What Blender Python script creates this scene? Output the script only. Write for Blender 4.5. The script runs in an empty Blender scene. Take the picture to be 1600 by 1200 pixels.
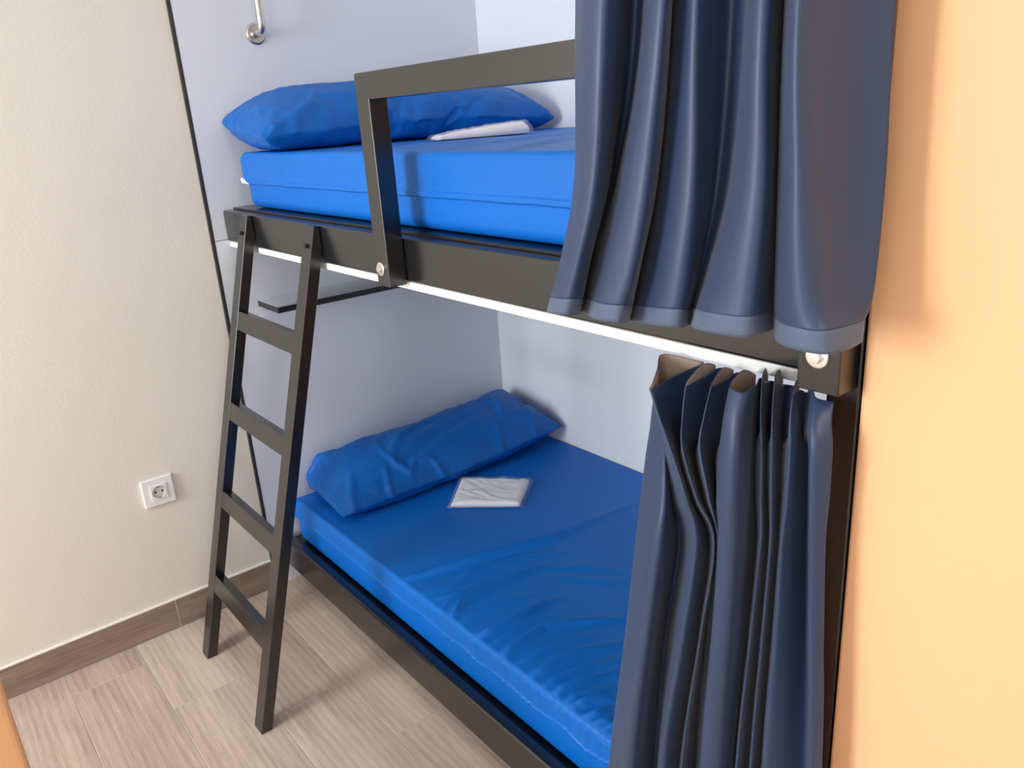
import bpy, bmesh, math, random
from mathutils import Vector, Matrix, noise

random.seed(11)
S = bpy.context.scene
COL = S.collection

# ------------------------------------------------------------------ camera
CAM = Vector((-0.79616, -2.32286, 1.45))
YAW, PITCH, ROLL, FPX = math.radians(37.76138), math.radians(-19.0844), math.radians(-3.86837), 1240.36754
FWD = Vector((math.sin(YAW)*math.cos(PITCH), math.cos(YAW)*math.cos(PITCH), math.sin(PITCH)))
_r = FWD.cross(Vector((0, 0, 1))).normalized()
_u = _r.cross(FWD)
RT = _r*math.cos(ROLL) + _u*math.sin(ROLL)
UP = -_r*math.sin(ROLL) + _u*math.cos(ROLL)

def at(u, v, axis, val):
    """measured photo position -> point of the room on the plane axis = val"""
    d = FWD + RT*((u-800)/FPX) - UP*((v-600)/FPX)
    return CAM + d*((val-CAM[axis])/d[axis])

cd = bpy.data.cameras.new('camera')
cam = bpy.data.objects.new('camera', cd)
COL.objects.link(cam)
cd.sensor_fit = 'HORIZONTAL'
cd.sensor_width = 36.0
cd.lens = FPX/1600*36
cd.clip_start = 0.02
cam.matrix_world = Matrix((
    (RT.x, UP.x, -FWD.x, CAM.x), (RT.y, UP.y, -FWD.y, CAM.y), (RT.z, UP.z, -FWD.z, CAM.z), (0, 0, 0, 1)))
S.camera = cam

# ------------------------------------------------------------------ helpers
def tag(o, label=None, cat=None, group=None, kind=None):
    if label: o['label'] = label
    if cat: o['category'] = cat
    if group: o['group'] = group
    if kind: o['kind'] = kind
    return o

def thing(name, loc, label, cat, group=None):
    o = bpy.data.objects.new(name, None)
    o.empty_display_size = .05
    COL.objects.link(o)
    o.location = loc
    return tag(o, label, cat, group)

def child(name, bm, parent, mats, smooth=False):
    """bm is in room coordinates; the child is stored relative to its parent's base"""
    me = bpy.data.meshes.new(name)
    org = Vector((0, 0, 0))
    p = parent
    while p is not None:
        org += p.location
        p = p.parent
    bmesh.ops.translate(bm, verts=bm.verts, vec=-org)
    bm.normal_update()
    bm.to_mesh(me)
    bm.free()
    if smooth:
        me.polygons.foreach_set('use_smooth', [True]*len(me.polygons))
    o = bpy.data.objects.new(name, me)
    COL.objects.link(o)
    for m in (mats if isinstance(mats, (list, tuple)) else [mats]):
        me.materials.append(m)
    o.parent = parent
    return o

def bx(bm, x0, x1, y0, y1, z0, z1, bevel=0.0, seg=2, mat=0):
    vs = [bm.verts.new((x, y, z)) for x in (x0, x1) for y in (y0, y1) for z in (z0, z1)]
    fs = [bm.faces.new([vs[i] for i in q]) for q in
          ((0, 1, 3, 2), (4, 6, 7, 5), (0, 4, 5, 1), (2, 3, 7, 6), (0, 2, 6, 4), (1, 5, 7, 3))]
    for f in fs: f.material_index = mat
    if bevel:
        es = {e for f in fs for e in f.edges}
        r = bmesh.ops.bevel(bm, geom=list(es), offset=bevel, segments=seg, affect='EDGES', profile=.5, clamp_overlap=True)
        for f in r['faces']: f.material_index = mat
    return fs

def prism(bm, poly, axis, a, b, bevel=0.0, seg=2):
    """extrude a 2D polygon along an axis (1: poly is (x,z); 0: poly is (y,z); 2: poly is (x,y))"""
    def P(p, t):
        return {0: (t, p[0], p[1]), 1: (p[0], t, p[1]), 2: (p[0], p[1], t)}[axis]
    A = [bm.verts.new(P(p, a)) for p in poly]
    B = [bm.verts.new(P(p, b)) for p in poly]
    n = len(poly)
    fs = [bm.faces.new(A), bm.faces.new(B[::-1])]
    for i in range(n):
        fs.append(bm.faces.new((A[i], B[i], B[(i+1) % n], A[(i+1) % n])))
    bmesh.ops.recalc_face_normals(bm, faces=fs)
    if bevel:
        bmesh.ops.bevel(bm, geom=list({e for f in fs for e in f.edges}), offset=bevel, segments=seg,
                        affect='EDGES', profile=.5, clamp_overlap=True)

def lathe(bm, prof, center, axis, n=32):
    """revolve (radius, height) profile about an axis direction"""
    ax = Vector(axis).normalized()
    t = Vector((0, 0, 1)) if abs(ax.z) < .9 else Vector((1, 0, 0))
    e1 = ax.cross(t).normalized(); e2 = ax.cross(e1)
    rings = []
    for r, h in prof:
        c = Vector(center) + ax*h
        if r < 1e-6:
            rings.append([bm.verts.new(c)])
        else:
            rings.append([bm.verts.new(c + e1*(r*math.cos(2*math.pi*k/n)) + e2*(r*math.sin(2*math.pi*k/n))) for k in range(n)])
    fs = []
    for a, b in zip(rings, rings[1:]):
        for k in range(n):
            k2 = (k+1) % n
            if len(a) == 1 and len(b) == 1: continue
            if len(a) == 1: fs.append(bm.faces.new((a[0], b[k2], b[k])))
            elif len(b) == 1: fs.append(bm.faces.new((a[k], a[k2], b[0])))
            else: fs.append(bm.faces.new((a[k], a[k2], b[k2], b[k])))
    bmesh.ops.recalc_face_normals(bm, faces=fs)
    return fs

def tube(bm, pts, r, n=20, cap=True):
    pts = [Vector(p) for p in pts]
    rings = []
    t0 = (pts[1]-pts[0]).normalized()
    ref = Vector((1, 0, 0)) if abs(t0.x) < .9 else Vector((0, 0, 1))
    e1 = t0.cross(ref).normalized()
    for i, p in enumerate(pts):
        t = (pts[min(i+1, len(pts)-1)] - pts[max(i-1, 0)]).normalized()
        e1 = (e1 - t*e1.dot(t)).normalized()
        e2 = t.cross(e1)
        rings.append([bm.verts.new(p + e1*(r*math.cos(2*math.pi*k/n)) + e2*(r*math.sin(2*math.pi*k/n))) for k in range(n)])
    fs = []
    for a, b in zip(rings, rings[1:]):
        for k in range(n):
            fs.append(bm.faces.new((a[k], a[(k+1) % n], b[(k+1) % n], b[k])))
    if cap:
        fs.append(bm.faces.new(rings[0][::-1])); fs.append(bm.faces.new(rings[-1]))
    bmesh.ops.recalc_face_normals(bm, faces=fs)

def grid(bm, P, mat=0):
    """P[i][j] -> points; returns vert grid"""
    V = [[bm.verts.new(p) for p in row] for row in P]
    for i in range(len(V)-1):
        for j in range(len(V[0])-1):
            f = bm.faces.new((V[i][j], V[i+1][j], V[i+1][j+1], V[i][j+1]))
            f.material_index = mat
    return V

def cr(p0, p1, p2, p3, t):
    return .5*((2*p1) + (p2-p0)*t + (2*p0-5*p1+4*p2-p3)*t*t + (3*p1-p0-3*p2+p3)*t*t*t)

def spline(pts, n):
    out = []
    m = len(pts)
    for i in range(m-1):
        a = pts[max(i-1, 0)]; b = pts[i]; c = pts[i+1]; d = pts[min(i+2, m-1)]
        for k in range(n):
            out.append(cr(a, b, c, d, k/n))
    out.append(pts[-1])
    return out

# ------------------------------------------------------------------ materials
def mat(name, color, rough=.5, metal=0.0, spec=.5, sheen=0.0, coat=0.0, bump=None, vary=None):
    """bump = (noise scale, strength, distance); vary = (noise scale, amount)"""
    m = bpy.data.materials.new(name)
    m.use_nodes = True
    nt = m.node_tree
    b = nt.nodes['Principled BSDF']
    b.inputs['Base Color'].default_value = (*color, 1)
    b.inputs['Roughness'].default_value = rough
    b.inputs['Metallic'].default_value = metal
    b.inputs['Specular IOR Level'].default_value = spec
    if sheen:
        b.inputs['Sheen Weight'].default_value = sheen
        b.inputs['Sheen Roughness'].default_value = .4
    if coat:
        b.inputs['Coat Weight'].default_value = coat
        b.inputs['Coat Roughness'].default_value = .25
    tc = nt.nodes.new('ShaderNodeTexCoord')
    if vary:
        n = nt.nodes.new('ShaderNodeTexNoise')
        n.inputs['Scale'].default_value = vary[0]
        n.inputs['Detail'].default_value = 4
        nt.links.new(tc.outputs['Object'], n.inputs['Vector'])
        mx = nt.nodes.new('ShaderNodeMix'); mx.data_type = 'RGBA'
        mx.inputs['A'].default_value = (*[c*(1-vary[1]) for c in color], 1)
        mx.inputs['B'].default_value = (*[min(1, c*(1+vary[1])) for c in color], 1)
        nt.links.new(n.outputs['Fac'], mx.inputs['Factor'])
        nt.links.new(mx.outputs['Result'], b.inputs['Base Color'])
    if bump:
        n = nt.nodes.new('ShaderNodeTexNoise')
        n.inputs['Scale'].default_value = bump[0]
        n.inputs['Detail'].default_value = 3
        nt.links.new(tc.outputs['Object'], n.inputs['Vector'])
        bp = nt.nodes.new('ShaderNodeBump')
        bp.inputs['Strength'].default_value = bump[1]
        bp.inputs['Distance'].default_value = bump[2]
        nt.links.new(n.outputs['Fac'], bp.inputs['Height'])
        nt.links.new(bp.outputs['Normal'], b.inputs['Normal'])
    return m

def wood_tile(name, dark, light, along=1):
    m = bpy.data.materials.new(name)
    m.use_nodes = True
    nt = m.node_tree; N = nt.nodes; L = nt.links
    b = N['Principled BSDF']
    b.inputs['Roughness'].default_value = .45
    b.inputs['Specular IOR Level'].default_value = .35
    tc = N.new('ShaderNodeTexCoord')
    at_ = N.new('ShaderNodeAttribute'); at_.attribute_name = 'tone'
    off = N.new('ShaderNodeVectorMath'); off.operation = 'SCALE'
    L.new(at_.outputs['Color'], off.inputs[0]); off.inputs['Scale'].default_value = 17.0
    add = N.new('ShaderNodeVectorMath'); add.operation = 'ADD'
    L.new(tc.outputs['Object'], add.inputs[0]); L.new(off.outputs[0], add.inputs[1])
    def mapped(sx, sy, sz):
        mp = N.new('ShaderNodeMapping'); mp.inputs['Scale'].default_value = (sx, sy, sz)
        L.new(add.outputs[0], mp.inputs['Vector']); return mp
    lo = 1.0
    sc = (lambda a, c: (c, a, c)) if along == 1 else (lambda a, c: (a, c, c))
    n1 = N.new('ShaderNodeTexNoise'); n1.inputs['Scale'].default_value = 1; n1.inputs['Detail'].default_value = 6; n1.inputs['Roughness'].default_value = .6; n1.inputs['Distortion'].default_value = .5
    L.new(mapped(*sc(1.6, 15)).outputs[0], n1.inputs['Vector'])
    n2 = N.new('ShaderNodeTexNoise'); n2.inputs['Scale'].default_value = 1; n2.inputs['Detail'].default_value = 5; n2.inputs['Roughness'].default_value = .7
    L.new(mapped(*sc(9, 210)).outputs[0], n2.inputs['Vector'])
    w = N.new('ShaderNodeTexWave'); w.wave_type = 'BANDS'; w.bands_direction = 'X' if along == 1 else 'Y'
    w.inputs['Scale'].default_value = 1; w.inputs['Distortion'].default_value = 5; w.inputs['Detail'].default_value = 2; w.inputs['Detail Scale'].default_value = .7
    L.new(mapped(*sc(1.3, 16)).outputs[0], w.inputs['Vector'])
    def math_(op, a, c):
        x = N.new('ShaderNodeMath'); x.operation = op
        for i, t in enumerate((a, c)):
            if isinstance(t, (int, float)): x.inputs[i].default_value = t
            else: L.new(t, x.inputs[i])
        return x.outputs[0]
    f = math_('ADD', math_('MULTIPLY', n1.outputs['Fac'], .55), math_('MULTIPLY', n2.outputs['Fac'], .5))
    f = math_('ADD', f, math_('MULTIPLY', w.outputs['Fac'], .08))
    f = math_('ADD', f, math_('MULTIPLY', at_.outputs['Fac'], .20))
    ramp = N.new('ShaderNodeValToRGB')
    ramp.color_ramp.elements[0].position = .46; ramp.color_ramp.elements[0].color = (*dark, 1)
    ramp.color_ramp.elements[1].position = .80; ramp.color_ramp.elements[1].color = (*light, 1)
    L.new(f, ramp.inputs['Fac']); L.new(ramp.outputs['Color'], b.inputs['Base Color'])
    bp = N.new('ShaderNodeBump'); bp.inputs['Strength'].default_value = .12; bp.inputs['Distance'].default_value = .001
    L.new(n2.outputs['Fac'], bp.inputs['Height']); L.new(bp.outputs['Normal'], b.inputs['Normal'])
    return m

M = dict(
    cream=mat('cream_plaster', (.765, .748, .672), .75, spec=.3, bump=(120, .30, .0014), vary=(3, .02)),
    peach=mat('peach_plaster', (.87, .52, .285), .7, spec=.3, bump=(90, .10, .001)),
    white_wall=mat('white_plaster', (.77, .815, .87), .75, spec=.3, bump=(120, .08, .001)),
    laminate=mat('white_laminate', (.71, .755, .835), .45, spec=.4),
    ceiling=mat('ceiling_paint', (.85, .85, .83), .8),
    edge=mat('dark_edge_strip', (.03, .03, .03), .5),
    grout=mat('floor_grout', (.52, .46, .40), .8),
    joint=mat('white_joint', (.85, .84, .82), .6),
    floor=wood_tile('wood_look_floor_tile', (.37, .285, .23), (.64, .53, .445), 1),
    skirt=wood_tile('wood_look_skirting_tile', (.21, .155, .12), (.40, .315, .255), 0),
    black=mat('black_satin_paint', (.006, .0064, .0078), .25, spec=.9, coat=.15, bump=(60, .03, .0004)),
    blackbolt=mat('black_bolt_steel', (.015, .015, .015), .35, spec=.5),
    zinc=mat('zinc_plated_steel', (.80, .80, .78), .3, metal=1.0),
    steel=mat('brushed_stainless_steel', (.62, .60, .58), .28, metal=1.0),
    white_metal=mat('white_painted_track', (.88, .88, .86), .4),
    plastic=mat('white_plastic', (.86, .87, .90), .3),
    dark_hole=mat('dark_hole', (.01, .01, .01), .6),
    sheet=mat('blue_bed_sheet', (.002, .145, .575), .47, spec=.32, bump=(500, .08, .0005)),
    cover=mat('blue_mattress_cover', (.002, .150, .62), .5, spec=.25),
    pillow=mat('blue_pillow_case', (.002, .120, .48), .5, spec=.3),
    core=mat('white_foam', (.85, .86, .88), .8),
    navy=mat('navy_curtain_cloth', (.022, .044, .105), .46, spec=.5, sheen=.14),
    hem=mat('navy_curtain_hem', (.085, .115, .185), .62, spec=.35, sheen=.15),
    lining=mat('taupe_curtain_lining', (.50, .375, .30), .7, spec=.3),
    paper=mat('white_folded_paper', (.90, .91, .95), .6),
    film=mat('clear_plastic_film', (.9, .92, .95), .12, spec=.6),
    wood=mat('base_board', (.6, .5, .4), .6),
    glass=mat('window_glass', (.9, .95, 1), .05),
)
_g = M['glass'].node_tree.nodes['Principled BSDF']
_g.inputs['Transmission Weight'].default_value = 1.0
_f = M['film'].node_tree.nodes['Principled BSDF']
_f.inputs['Alpha'].default_value = .14

def struct(name, bm, mats):
    o = child(name, bm, None, mats)
    o['kind'] = 'structure'
    return o

# ------------------------------------------------------------------ the room
W = 0.9566           # alcove depth
YF = -1.918          # foot end of the bunk alcove
XL, YN, H = -3.0, -4.2, 2.6
PE = -0.0405         # left edge of the white panel

bm = bmesh.new()
bx(bm, XL-.1, W+.1, YN-.1, .1, -.06, -.0008)
lay = bm.loops.layers.color.new('tone')
SW = .195
k0 = int(math.floor((XL+.1)/SW))
for k in range(-16, 6):
    xa = -.1 + k*SW
    xb = xa + SW
    if xb < XL or xa > W: continue
    joint = {0: -.12, -1: -.58, -2: -.365, -3: -.115, -4: -.5}.get(k, -random.random()*.7)
    Lp = .735
    ys = [joint + i*Lp for i in range(-7, 3)]
    for ya, yb in zip(ys, ys[1:]):
        y0, y1 = max(ya, YN), min(yb, 0.0)
        if y1 - y0 < .004: continue
        before = set(bm.faces)
        bx(bm, max(xa, XL)+.0010, min(xb, W)-.0010, y0+.0010, y1-.0010, -.004, 0.0, bevel=.0008, seg=1, mat=1)
        r = (random.random(), random.random(), random.random(), 1)
        for f in set(bm.faces) - before:
            for l in f.loops: l[lay] = r
struct('floor', bm, [M['grout'], M['floor']])

bm = bmesh.new()
bx(bm, XL-.1, W+.1, .010, .11, -.06, H)
struct('wall_head', bm, M['cream'])

bm = bmesh.new()      # white laminate panel behind the bunk heads, in two sheets
bx(bm, PE+.004, W, 0.0, .010, 0.0, 1.1445, bevel=.0006, seg=1)
bx(bm, PE+.004, W, 0.0, .010, 1.1465, H, bevel=.0006, seg=1)
struct('trim_1', bm, M['laminate'])
bm = bmesh.new()
bx(bm, PE-.005, PE+.004, -.0005, .010, 0.0, H)
struct('trim_2', bm, M['edge'])

bm = bmesh.new()
bx(bm, W, W+.1, YF-.02, .01, -.06, H)
struct('wall_back', bm, M['white_wall'])

bm = bmesh.new()
bx(bm, -.004, W+.1, YN, YF, -.0008, H, bevel=.004, seg=2)
struct('wall_right', bm, M['peach'])

bm = bmesh.new()
bx(bm, XL-.1, W+.1, YN-.1, .11, H, H+.1)
struct('ceiling', bm, M['ceiling'])
bm = bmesh.new()
bx(bm, XL-.1, W+.1, YN-.1, YN, -.06, H)
struct('wall_front', bm, M['cream'])

WY0, WY1, WZ0, WZ1 = -1.25, -.25, .85, 2.15     # window opening in the left wall
WIN = [(WY0, WY1), (-3.6, -2.4)]  # second opening is unseen, added to bring fill light onto the peach wall
bm = bmesh.new()
ycut = [YN, WIN[1][0], WIN[1][1], WIN[0][0], WIN[0][1], .01]
for k, (a, b) in enumerate(zip(ycut, ycut[1:])):
    if k % 2 == 0:
        bx(bm, XL-.1, XL, a, b, -.06, H)
    else:
        bx(bm, XL-.1, XL, a, b, -.06, WZ0)
        bx(bm, XL-.1, XL, a, b, WZ1, H)
struct('wall_left', bm, M['cream'])
for k, (ya, yb) in enumerate(WIN):
    bm = bmesh.new()
    for a in ((ya, ya+.05, WZ0, WZ1), (yb-.05, yb, WZ0, WZ1), (ya+.05, yb-.05, WZ0, WZ0+.05), (ya+.05, yb-.05, WZ1-.05, WZ1)):
        bx(bm, XL-.08, XL-.03, *a, bevel=.004)
    struct('window_%d' % (k+1), bm, M['white_metal'])

# skirting: wood-look tiles along the cream wall, with the white joint above
bm = bmesh.new()
lay = bm.loops.layers.color.new('tone')
xj = [-.357 - .60*i for i in range(0, 6)]
xs = [PE-.006] + [x for x in xj if x > XL] + [XL]
for a, b in zip(xs, xs[1:]):
    before = set(bm.faces)
    bx(bm, b+.001, a-.001, 0.0, .010, 0.0, .095, bevel=.0012, seg=1)
    r = (random.random(), random.random(), random.random(), 1)
    for f in set(bm.faces) - before:
        for l in f.loops: l[lay] = r
bx(bm, XL, PE-.006, .002, .010, .0, .0985, mat=1)
struct('baseboard_head', bm, [M['skirt'], M['joint']])

# end of a low peach-plastered wall at the left
bm = bmesh.new()
bx(bm, -1.30, -.8155, -1.0, -.90, 0.0, .72, bevel=.010, seg=3)
struct('wall_near', bm, M['peach'])

# ------------------------------------------------------------------ bunk bed
bed = thing('bunk_bed', (.0, -.95, 0), 'black two-level bunk bed built into the white alcove between cream and peach walls', 'bunk bed')
RZ0, RZ1 = 1.1414, 1.2284
bm = bmesh.new(); bx(bm, 0, .030, -1.874, -.0015, RZ0, RZ1, bevel=.005, seg=3)
child('upper_side_rail', bm, bed, M['black'])
bm = bmesh.new(); bx(bm, 0, .030, -1.874, -.0015, .0761, .178, bevel=.007, seg=4)
child('lower_side_rail', bm, bed, M['black'])
bm = bmesh.new(); bx(bm, 0, .045, -1.915, -1.875, 0, 1.53, bevel=.003)
child('post', bm, bed, M['black'])
bm = bmesh.new(); bx(bm, W-.05, W-.006, -1.915, -1.875, 0, 1.53, bevel=.003)
child('post', bm, bed, M['black'])
for z0, z1 in ((.095, .153), (1.165, 1.234)):
    bm = bmesh.new(); bx(bm, .031, W-.004, -1.870, -.004, z0, z1)
    child('base_board', bm, bed, M['black'])
bm = bmesh.new()
bx(bm, .004, .026, -1.872, -.0025, 1.1250, RZ0-.0003, bevel=.002)
tr = child('curtain_track', bm, bed, M['white_metal'])
tag(tr, 'white curtain track under the upper side rail')
# guard frame, U shaped, bolted to the front of the upper rail
GX0, GX1, GZ0, GZ1, GZ2 = -.040, -.0015, 1.137, 1.4822, 1.5287
poly = [(-.937, GZ0), (-.937, GZ2), (-1.912, GZ2), (-1.912, GZ0), (-1.862, GZ0), (-1.862, GZ1), (-.983, GZ1), (-.983, GZ0)]
bm = bmesh.new(); prism(bm, poly, 0, GX0, GX1)
es = [e for e in bm.edges if abs(e.verts[0].co.x-e.verts[1].co.x) > .01 and min(v.co.z for v in e.verts) > 1.52]
bmesh.ops.bevel(bm, geom=es, offset=.007, segments=4, affect='EDGES', profile=.5)
bmesh.ops.bevel(bm, geom=[e for e in bm.edges if len(e.link_faces) == 2 and e.calc_face_angle(0) > .6], offset=.0015, segments=2, affect='EDGES', profile=.5)
guard = child('guard_rail', bm, bed, M['black'])
for y, z in ((-.954, 1.171), (-1.885, 1.178)):
    bm = bmesh.new()
    lathe(bm, [(.0, .0), (.0135, .0), (.0135, .0012), (.0125, .0018), (.009, .002), (.009, .0025), (.0, .0025)], (GX0-.0001, y, z), (-1, 0, 0), 32)
    hexr = [(.0078, .0022), (.0078, .0055), (.0068, .0068), (.0, .0070)]
    lathe(bm, hexr, (GX0-.0001, y, z), (-1, 0, 0), 6)
    tag(child('bolt', bm, guard, M['zinc']), 'bright zinc bolt and washer')

# ------------------------------------------------------------------ ladder
lad = thing('ladder', (-.33, -.40, 0), 'black four-rung ladder leaning on the upper bunk rail', 'ladder')
K = .336/1.225
stile = [(-.351, 0), (-.322, 0), (-.0012, 1.170), (-.0012, 1.227), (-.0150, 1.227)]
for y0, y1 in ((-.222, -.176), (-.622, -.574)):
    bm = bmesh.new(); prism(bm, stile, 1, y0, y1, bevel=.0012, seg=1)
    child('side_rail', bm, lad, M['black'])
for zt, zb in ((.983, .934), (.740, .692), (.494, .447), (.252, .203)):
    dx = .026
    q = [(-.351+K*zb+.001, zb), (-.351+K*zt+.001, zt), (-.351+K*zt+dx, zt-.007), (-.351+K*zb+dx, zb-.007)]
    bm = bmesh.new(); prism(bm, q, 1, -.575, -.221, bevel=.001, seg=1)
    child('rung', bm, lad, M['black'])
for y in (-.197, -.598):
    bm = bmesh.new()
    ax = Vector((-1, 0, K)).normalized()
    lathe(bm, [(.0055, -.001), (.0055, .006), (.0045, .007), (.0, .007)], (-.351+K*1.183, y, 1.183), ax, 18)
    child('bolt', bm, lad, M['blackbolt'])

# ------------------------------------------------------------------ mattresses
def crease_height(x, y, creases):
    h = 0.0
    for pts, amp, wd in creases:
        best = 1e9; bt = 0
        n = len(pts)-1
        for i in range(n):
            ax_, ay = pts[i]; bx_, by = pts[i+1]
            dx, dy = bx_-ax_, by-ay
            L2 = dx*dx+dy*dy
            t = max(0, min(1, ((x-ax_)*dx+(y-ay)*dy)/L2))
            ex, ey = x-ax_-t*dx, y-ay-t*dy
            d = ex*ex+ey*ey
            if d < best:
                best = d; bt = (i+t)/n
        if best < (4*wd)**2:
            a = amp*math.sin(math.pi*min(1, max(.0, .12+.82*bt)))
            d = math.sqrt(best)
            h += 2.7*a*math.exp(-(d/wd)**2)
    return h

def mattress(x0, z0, z1, y0, y1, zh, label, ruffle, creases, band):
    x1 = W-.006
    root = thing('mattress', (x0, (y0+y1)/2, z0), label, 'mattress', None)
    bm = bmesh.new()
    bx(bm, x0+.0035, x1, y0+.003, y1-.003, z0, z1-.004, bevel=.024, seg=5)
    child('cover', bm, root, M['cover'], smooth=True)
    # fitted sheet: across the top, round the front edge, down to an elastic hem
    R = .011
    ny = int(abs(y1-y0)/.0048)
    prof = []
    nx = 110
    for i in range(nx+1):
        prof.append(('t', x1 + (x0+R-x1)*(i/nx)**.75))
    for i in range(1, 7):
        prof.append(('e', i/6))
    for i in range(1, 41):
        prof.append(('s', i/40))
    P = []
    for j in range(ny+1):
        y = y0 + (y1-y0)*j/ny
        fy = abs(y)
        g = ruffle(y)
        hem = zh + g*(.006*noise.noise((0, y*9, 3.1)) + .004*math.sin(y*37+2*noise.noise((0, y*5, 1))))
        endr = min(1, min(abs(y-y0), abs(y-y1))/.02)
        drop = -.012*(1-math.sqrt(max(0, 1-(1-endr)**2)))
        row = []
        for kind, t in prof:
            ruf = math.sin(y*430 + 9*noise.noise((2.2, y*14, .4))) * .5 + .9*noise.noise((5, y*95, 0))
            if kind == 't':
                x = t
                dx = x-x0
                h = crease_height(x, y, creases) if creases else 0
                h += .0012*noise.noise((x*7, y*7, z1))
                fade = math.exp(-dx/.028)
                h += g*.0010*ruf*fade
                pip = .0022*math.exp(-((dx-R*.6)/.004)**2)
                row.append(Vector((x, y, z1+h*min(1, dx/.03)+pip+drop)))
            elif kind == 'e':
                a = t*math.pi/2
                o = g*.0016*ruf*(.4+.6*t) + .0012*(1-t)
                row.append(Vector((x0+R-(R+o)*math.sin(a), y, z1-R+(R+o)*math.cos(a)+drop)))
            else:
                zz = (z1-R) + (hem-(z1-R))*t
                o = g*.0032*ruf*(1-.35*t) + .0008*noise.noise((zz*30, y*12, 0))
                if band and t > .82: o += .0036*min(1, (t-.82)/.02)
                if t > .97: o -= .0036*(t-.97)/.03
                row.append(Vector((x0-.001-o, y, zz)))
        P.append(row)
    bm = bmesh.new()
    grid(bm, P)
    sh = child('fitted_sheet', bm, root, M['sheet'], smooth=True)
    return root

LZ = .305
def wl(pts, sc=.3, ox=640, oy=840):
    return [tuple(at(ox+a*sc, oy+b*sc, 2, LZ)[:2]) for a, b in pts]
CRE = [
    (wl([(0, 215), (240, 150), (450, 90), (740, 5), (1150, -170)]), .0075, .013),
    (wl([(60, 300), (200, 260), (330, 190), (560, 110), (900, 60)]), .003, .014),
    (wl([(210, 420), (270, 345), (400, 270), (580, 190), (700, 150)]), .0065, .010),
    (wl([(100, 330), (180, 315), (300, 290)]), .003, .008),
    (wl([(150, 370), (260, 300), (380, 240)]), .0025, .008),
    (wl([(250, 455), (380, 390), (520, 330), (640, 300)]), .003, .009),
    (wl([(330, 530), (420, 490), (560, 425), (700, 350), (790, 320)]), .0065, .012),
    (wl([(400, 570), (500, 520), (640, 440), (760, 400)]), .003, .009),
    (wl([(470, 625), (540, 570), (700, 480), (880, 440), (1120, 420)]), .0065, .012),
    (wl([(540, 680), (680, 600), (830, 540), (980, 500)]), .0035, .011),
    (wl([(620, 730), (760, 650), (900, 600), (1100, 550)]), .006, .011),
    (wl([(680, 790), (800, 720), (960, 665), (1100, 640)]), .004, .010),
    (wl([(740, 830), (800, 790), (930, 750), (1090, 690)]), .006, .010),
    (wl([(790, 870), (880, 825), (1080, 775)]), .0045, .009),
    (wl([(820, 890), (950, 850), (1080, 835)]), .0055, .009),
    (wl([(890, 940), (960, 925), (1070, 895)]), .005, .008),
    (wl([(930, 980), (1000, 965), (1080, 945)]), .005, .008),
    (wl([(980, 1010), (1080, 985), (1200, 960)]), .005, .008),
    (wl([(1020, 1040), (1100, 1030), (1300, 1000)]), .005, .008),
    (wl([(700, 160), (900, 150), (1150, 180)]), .002, .012),
    (wl([(800, 210), (1000, 225), (1140, 230)]), .002, .012),
    (wl([(-330, -60), (-200, -110), (-60, -150)]), .0015, .03),
]
def ruf_low(y):
    return max(.08, min(1.25, (-y-.35)/.55))
m1 = mattress(.047, .155, LZ, -1.868, -.03, .243,
              'blue sheeted lower bunk mattress with rumpled fitted sheet and gathered hem', ruf_low, CRE, True)
CRU = [
    ([(.06, -1.42), (.25, -1.30), (.6, -1.2)], .004, .014),
    ([(.06, -1.25), (.2, -1.18), (.5, -1.0)], .003, .012),
    ([(.06, -1.05), (.3, -.95), (.7, -.85)], .003, .014),
    ([(.06, -.82), (.2, -.74), (.5, -.66)], .002, .012),
]
m2 = mattress(.047, 1.2355, 1.384, -1.868, -.085, 1.300,
              'smooth blue sheeted upper bunk mattress behind the black guard rail', lambda y: .10, CRU, True)
# torn-open corner of the upper cover shows the white core at the head end
bm = bmesh.new()
prism(bm, [(-.078, 1.303), (-.078, 1.318), (-.094, 1.314), (-.128, 1.301)], 0, .040, .055, bevel=.001, seg=1)
tag(child('exposed_core', bm, m2, M['core']), 'white wedge of bare core at the head end')

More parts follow.
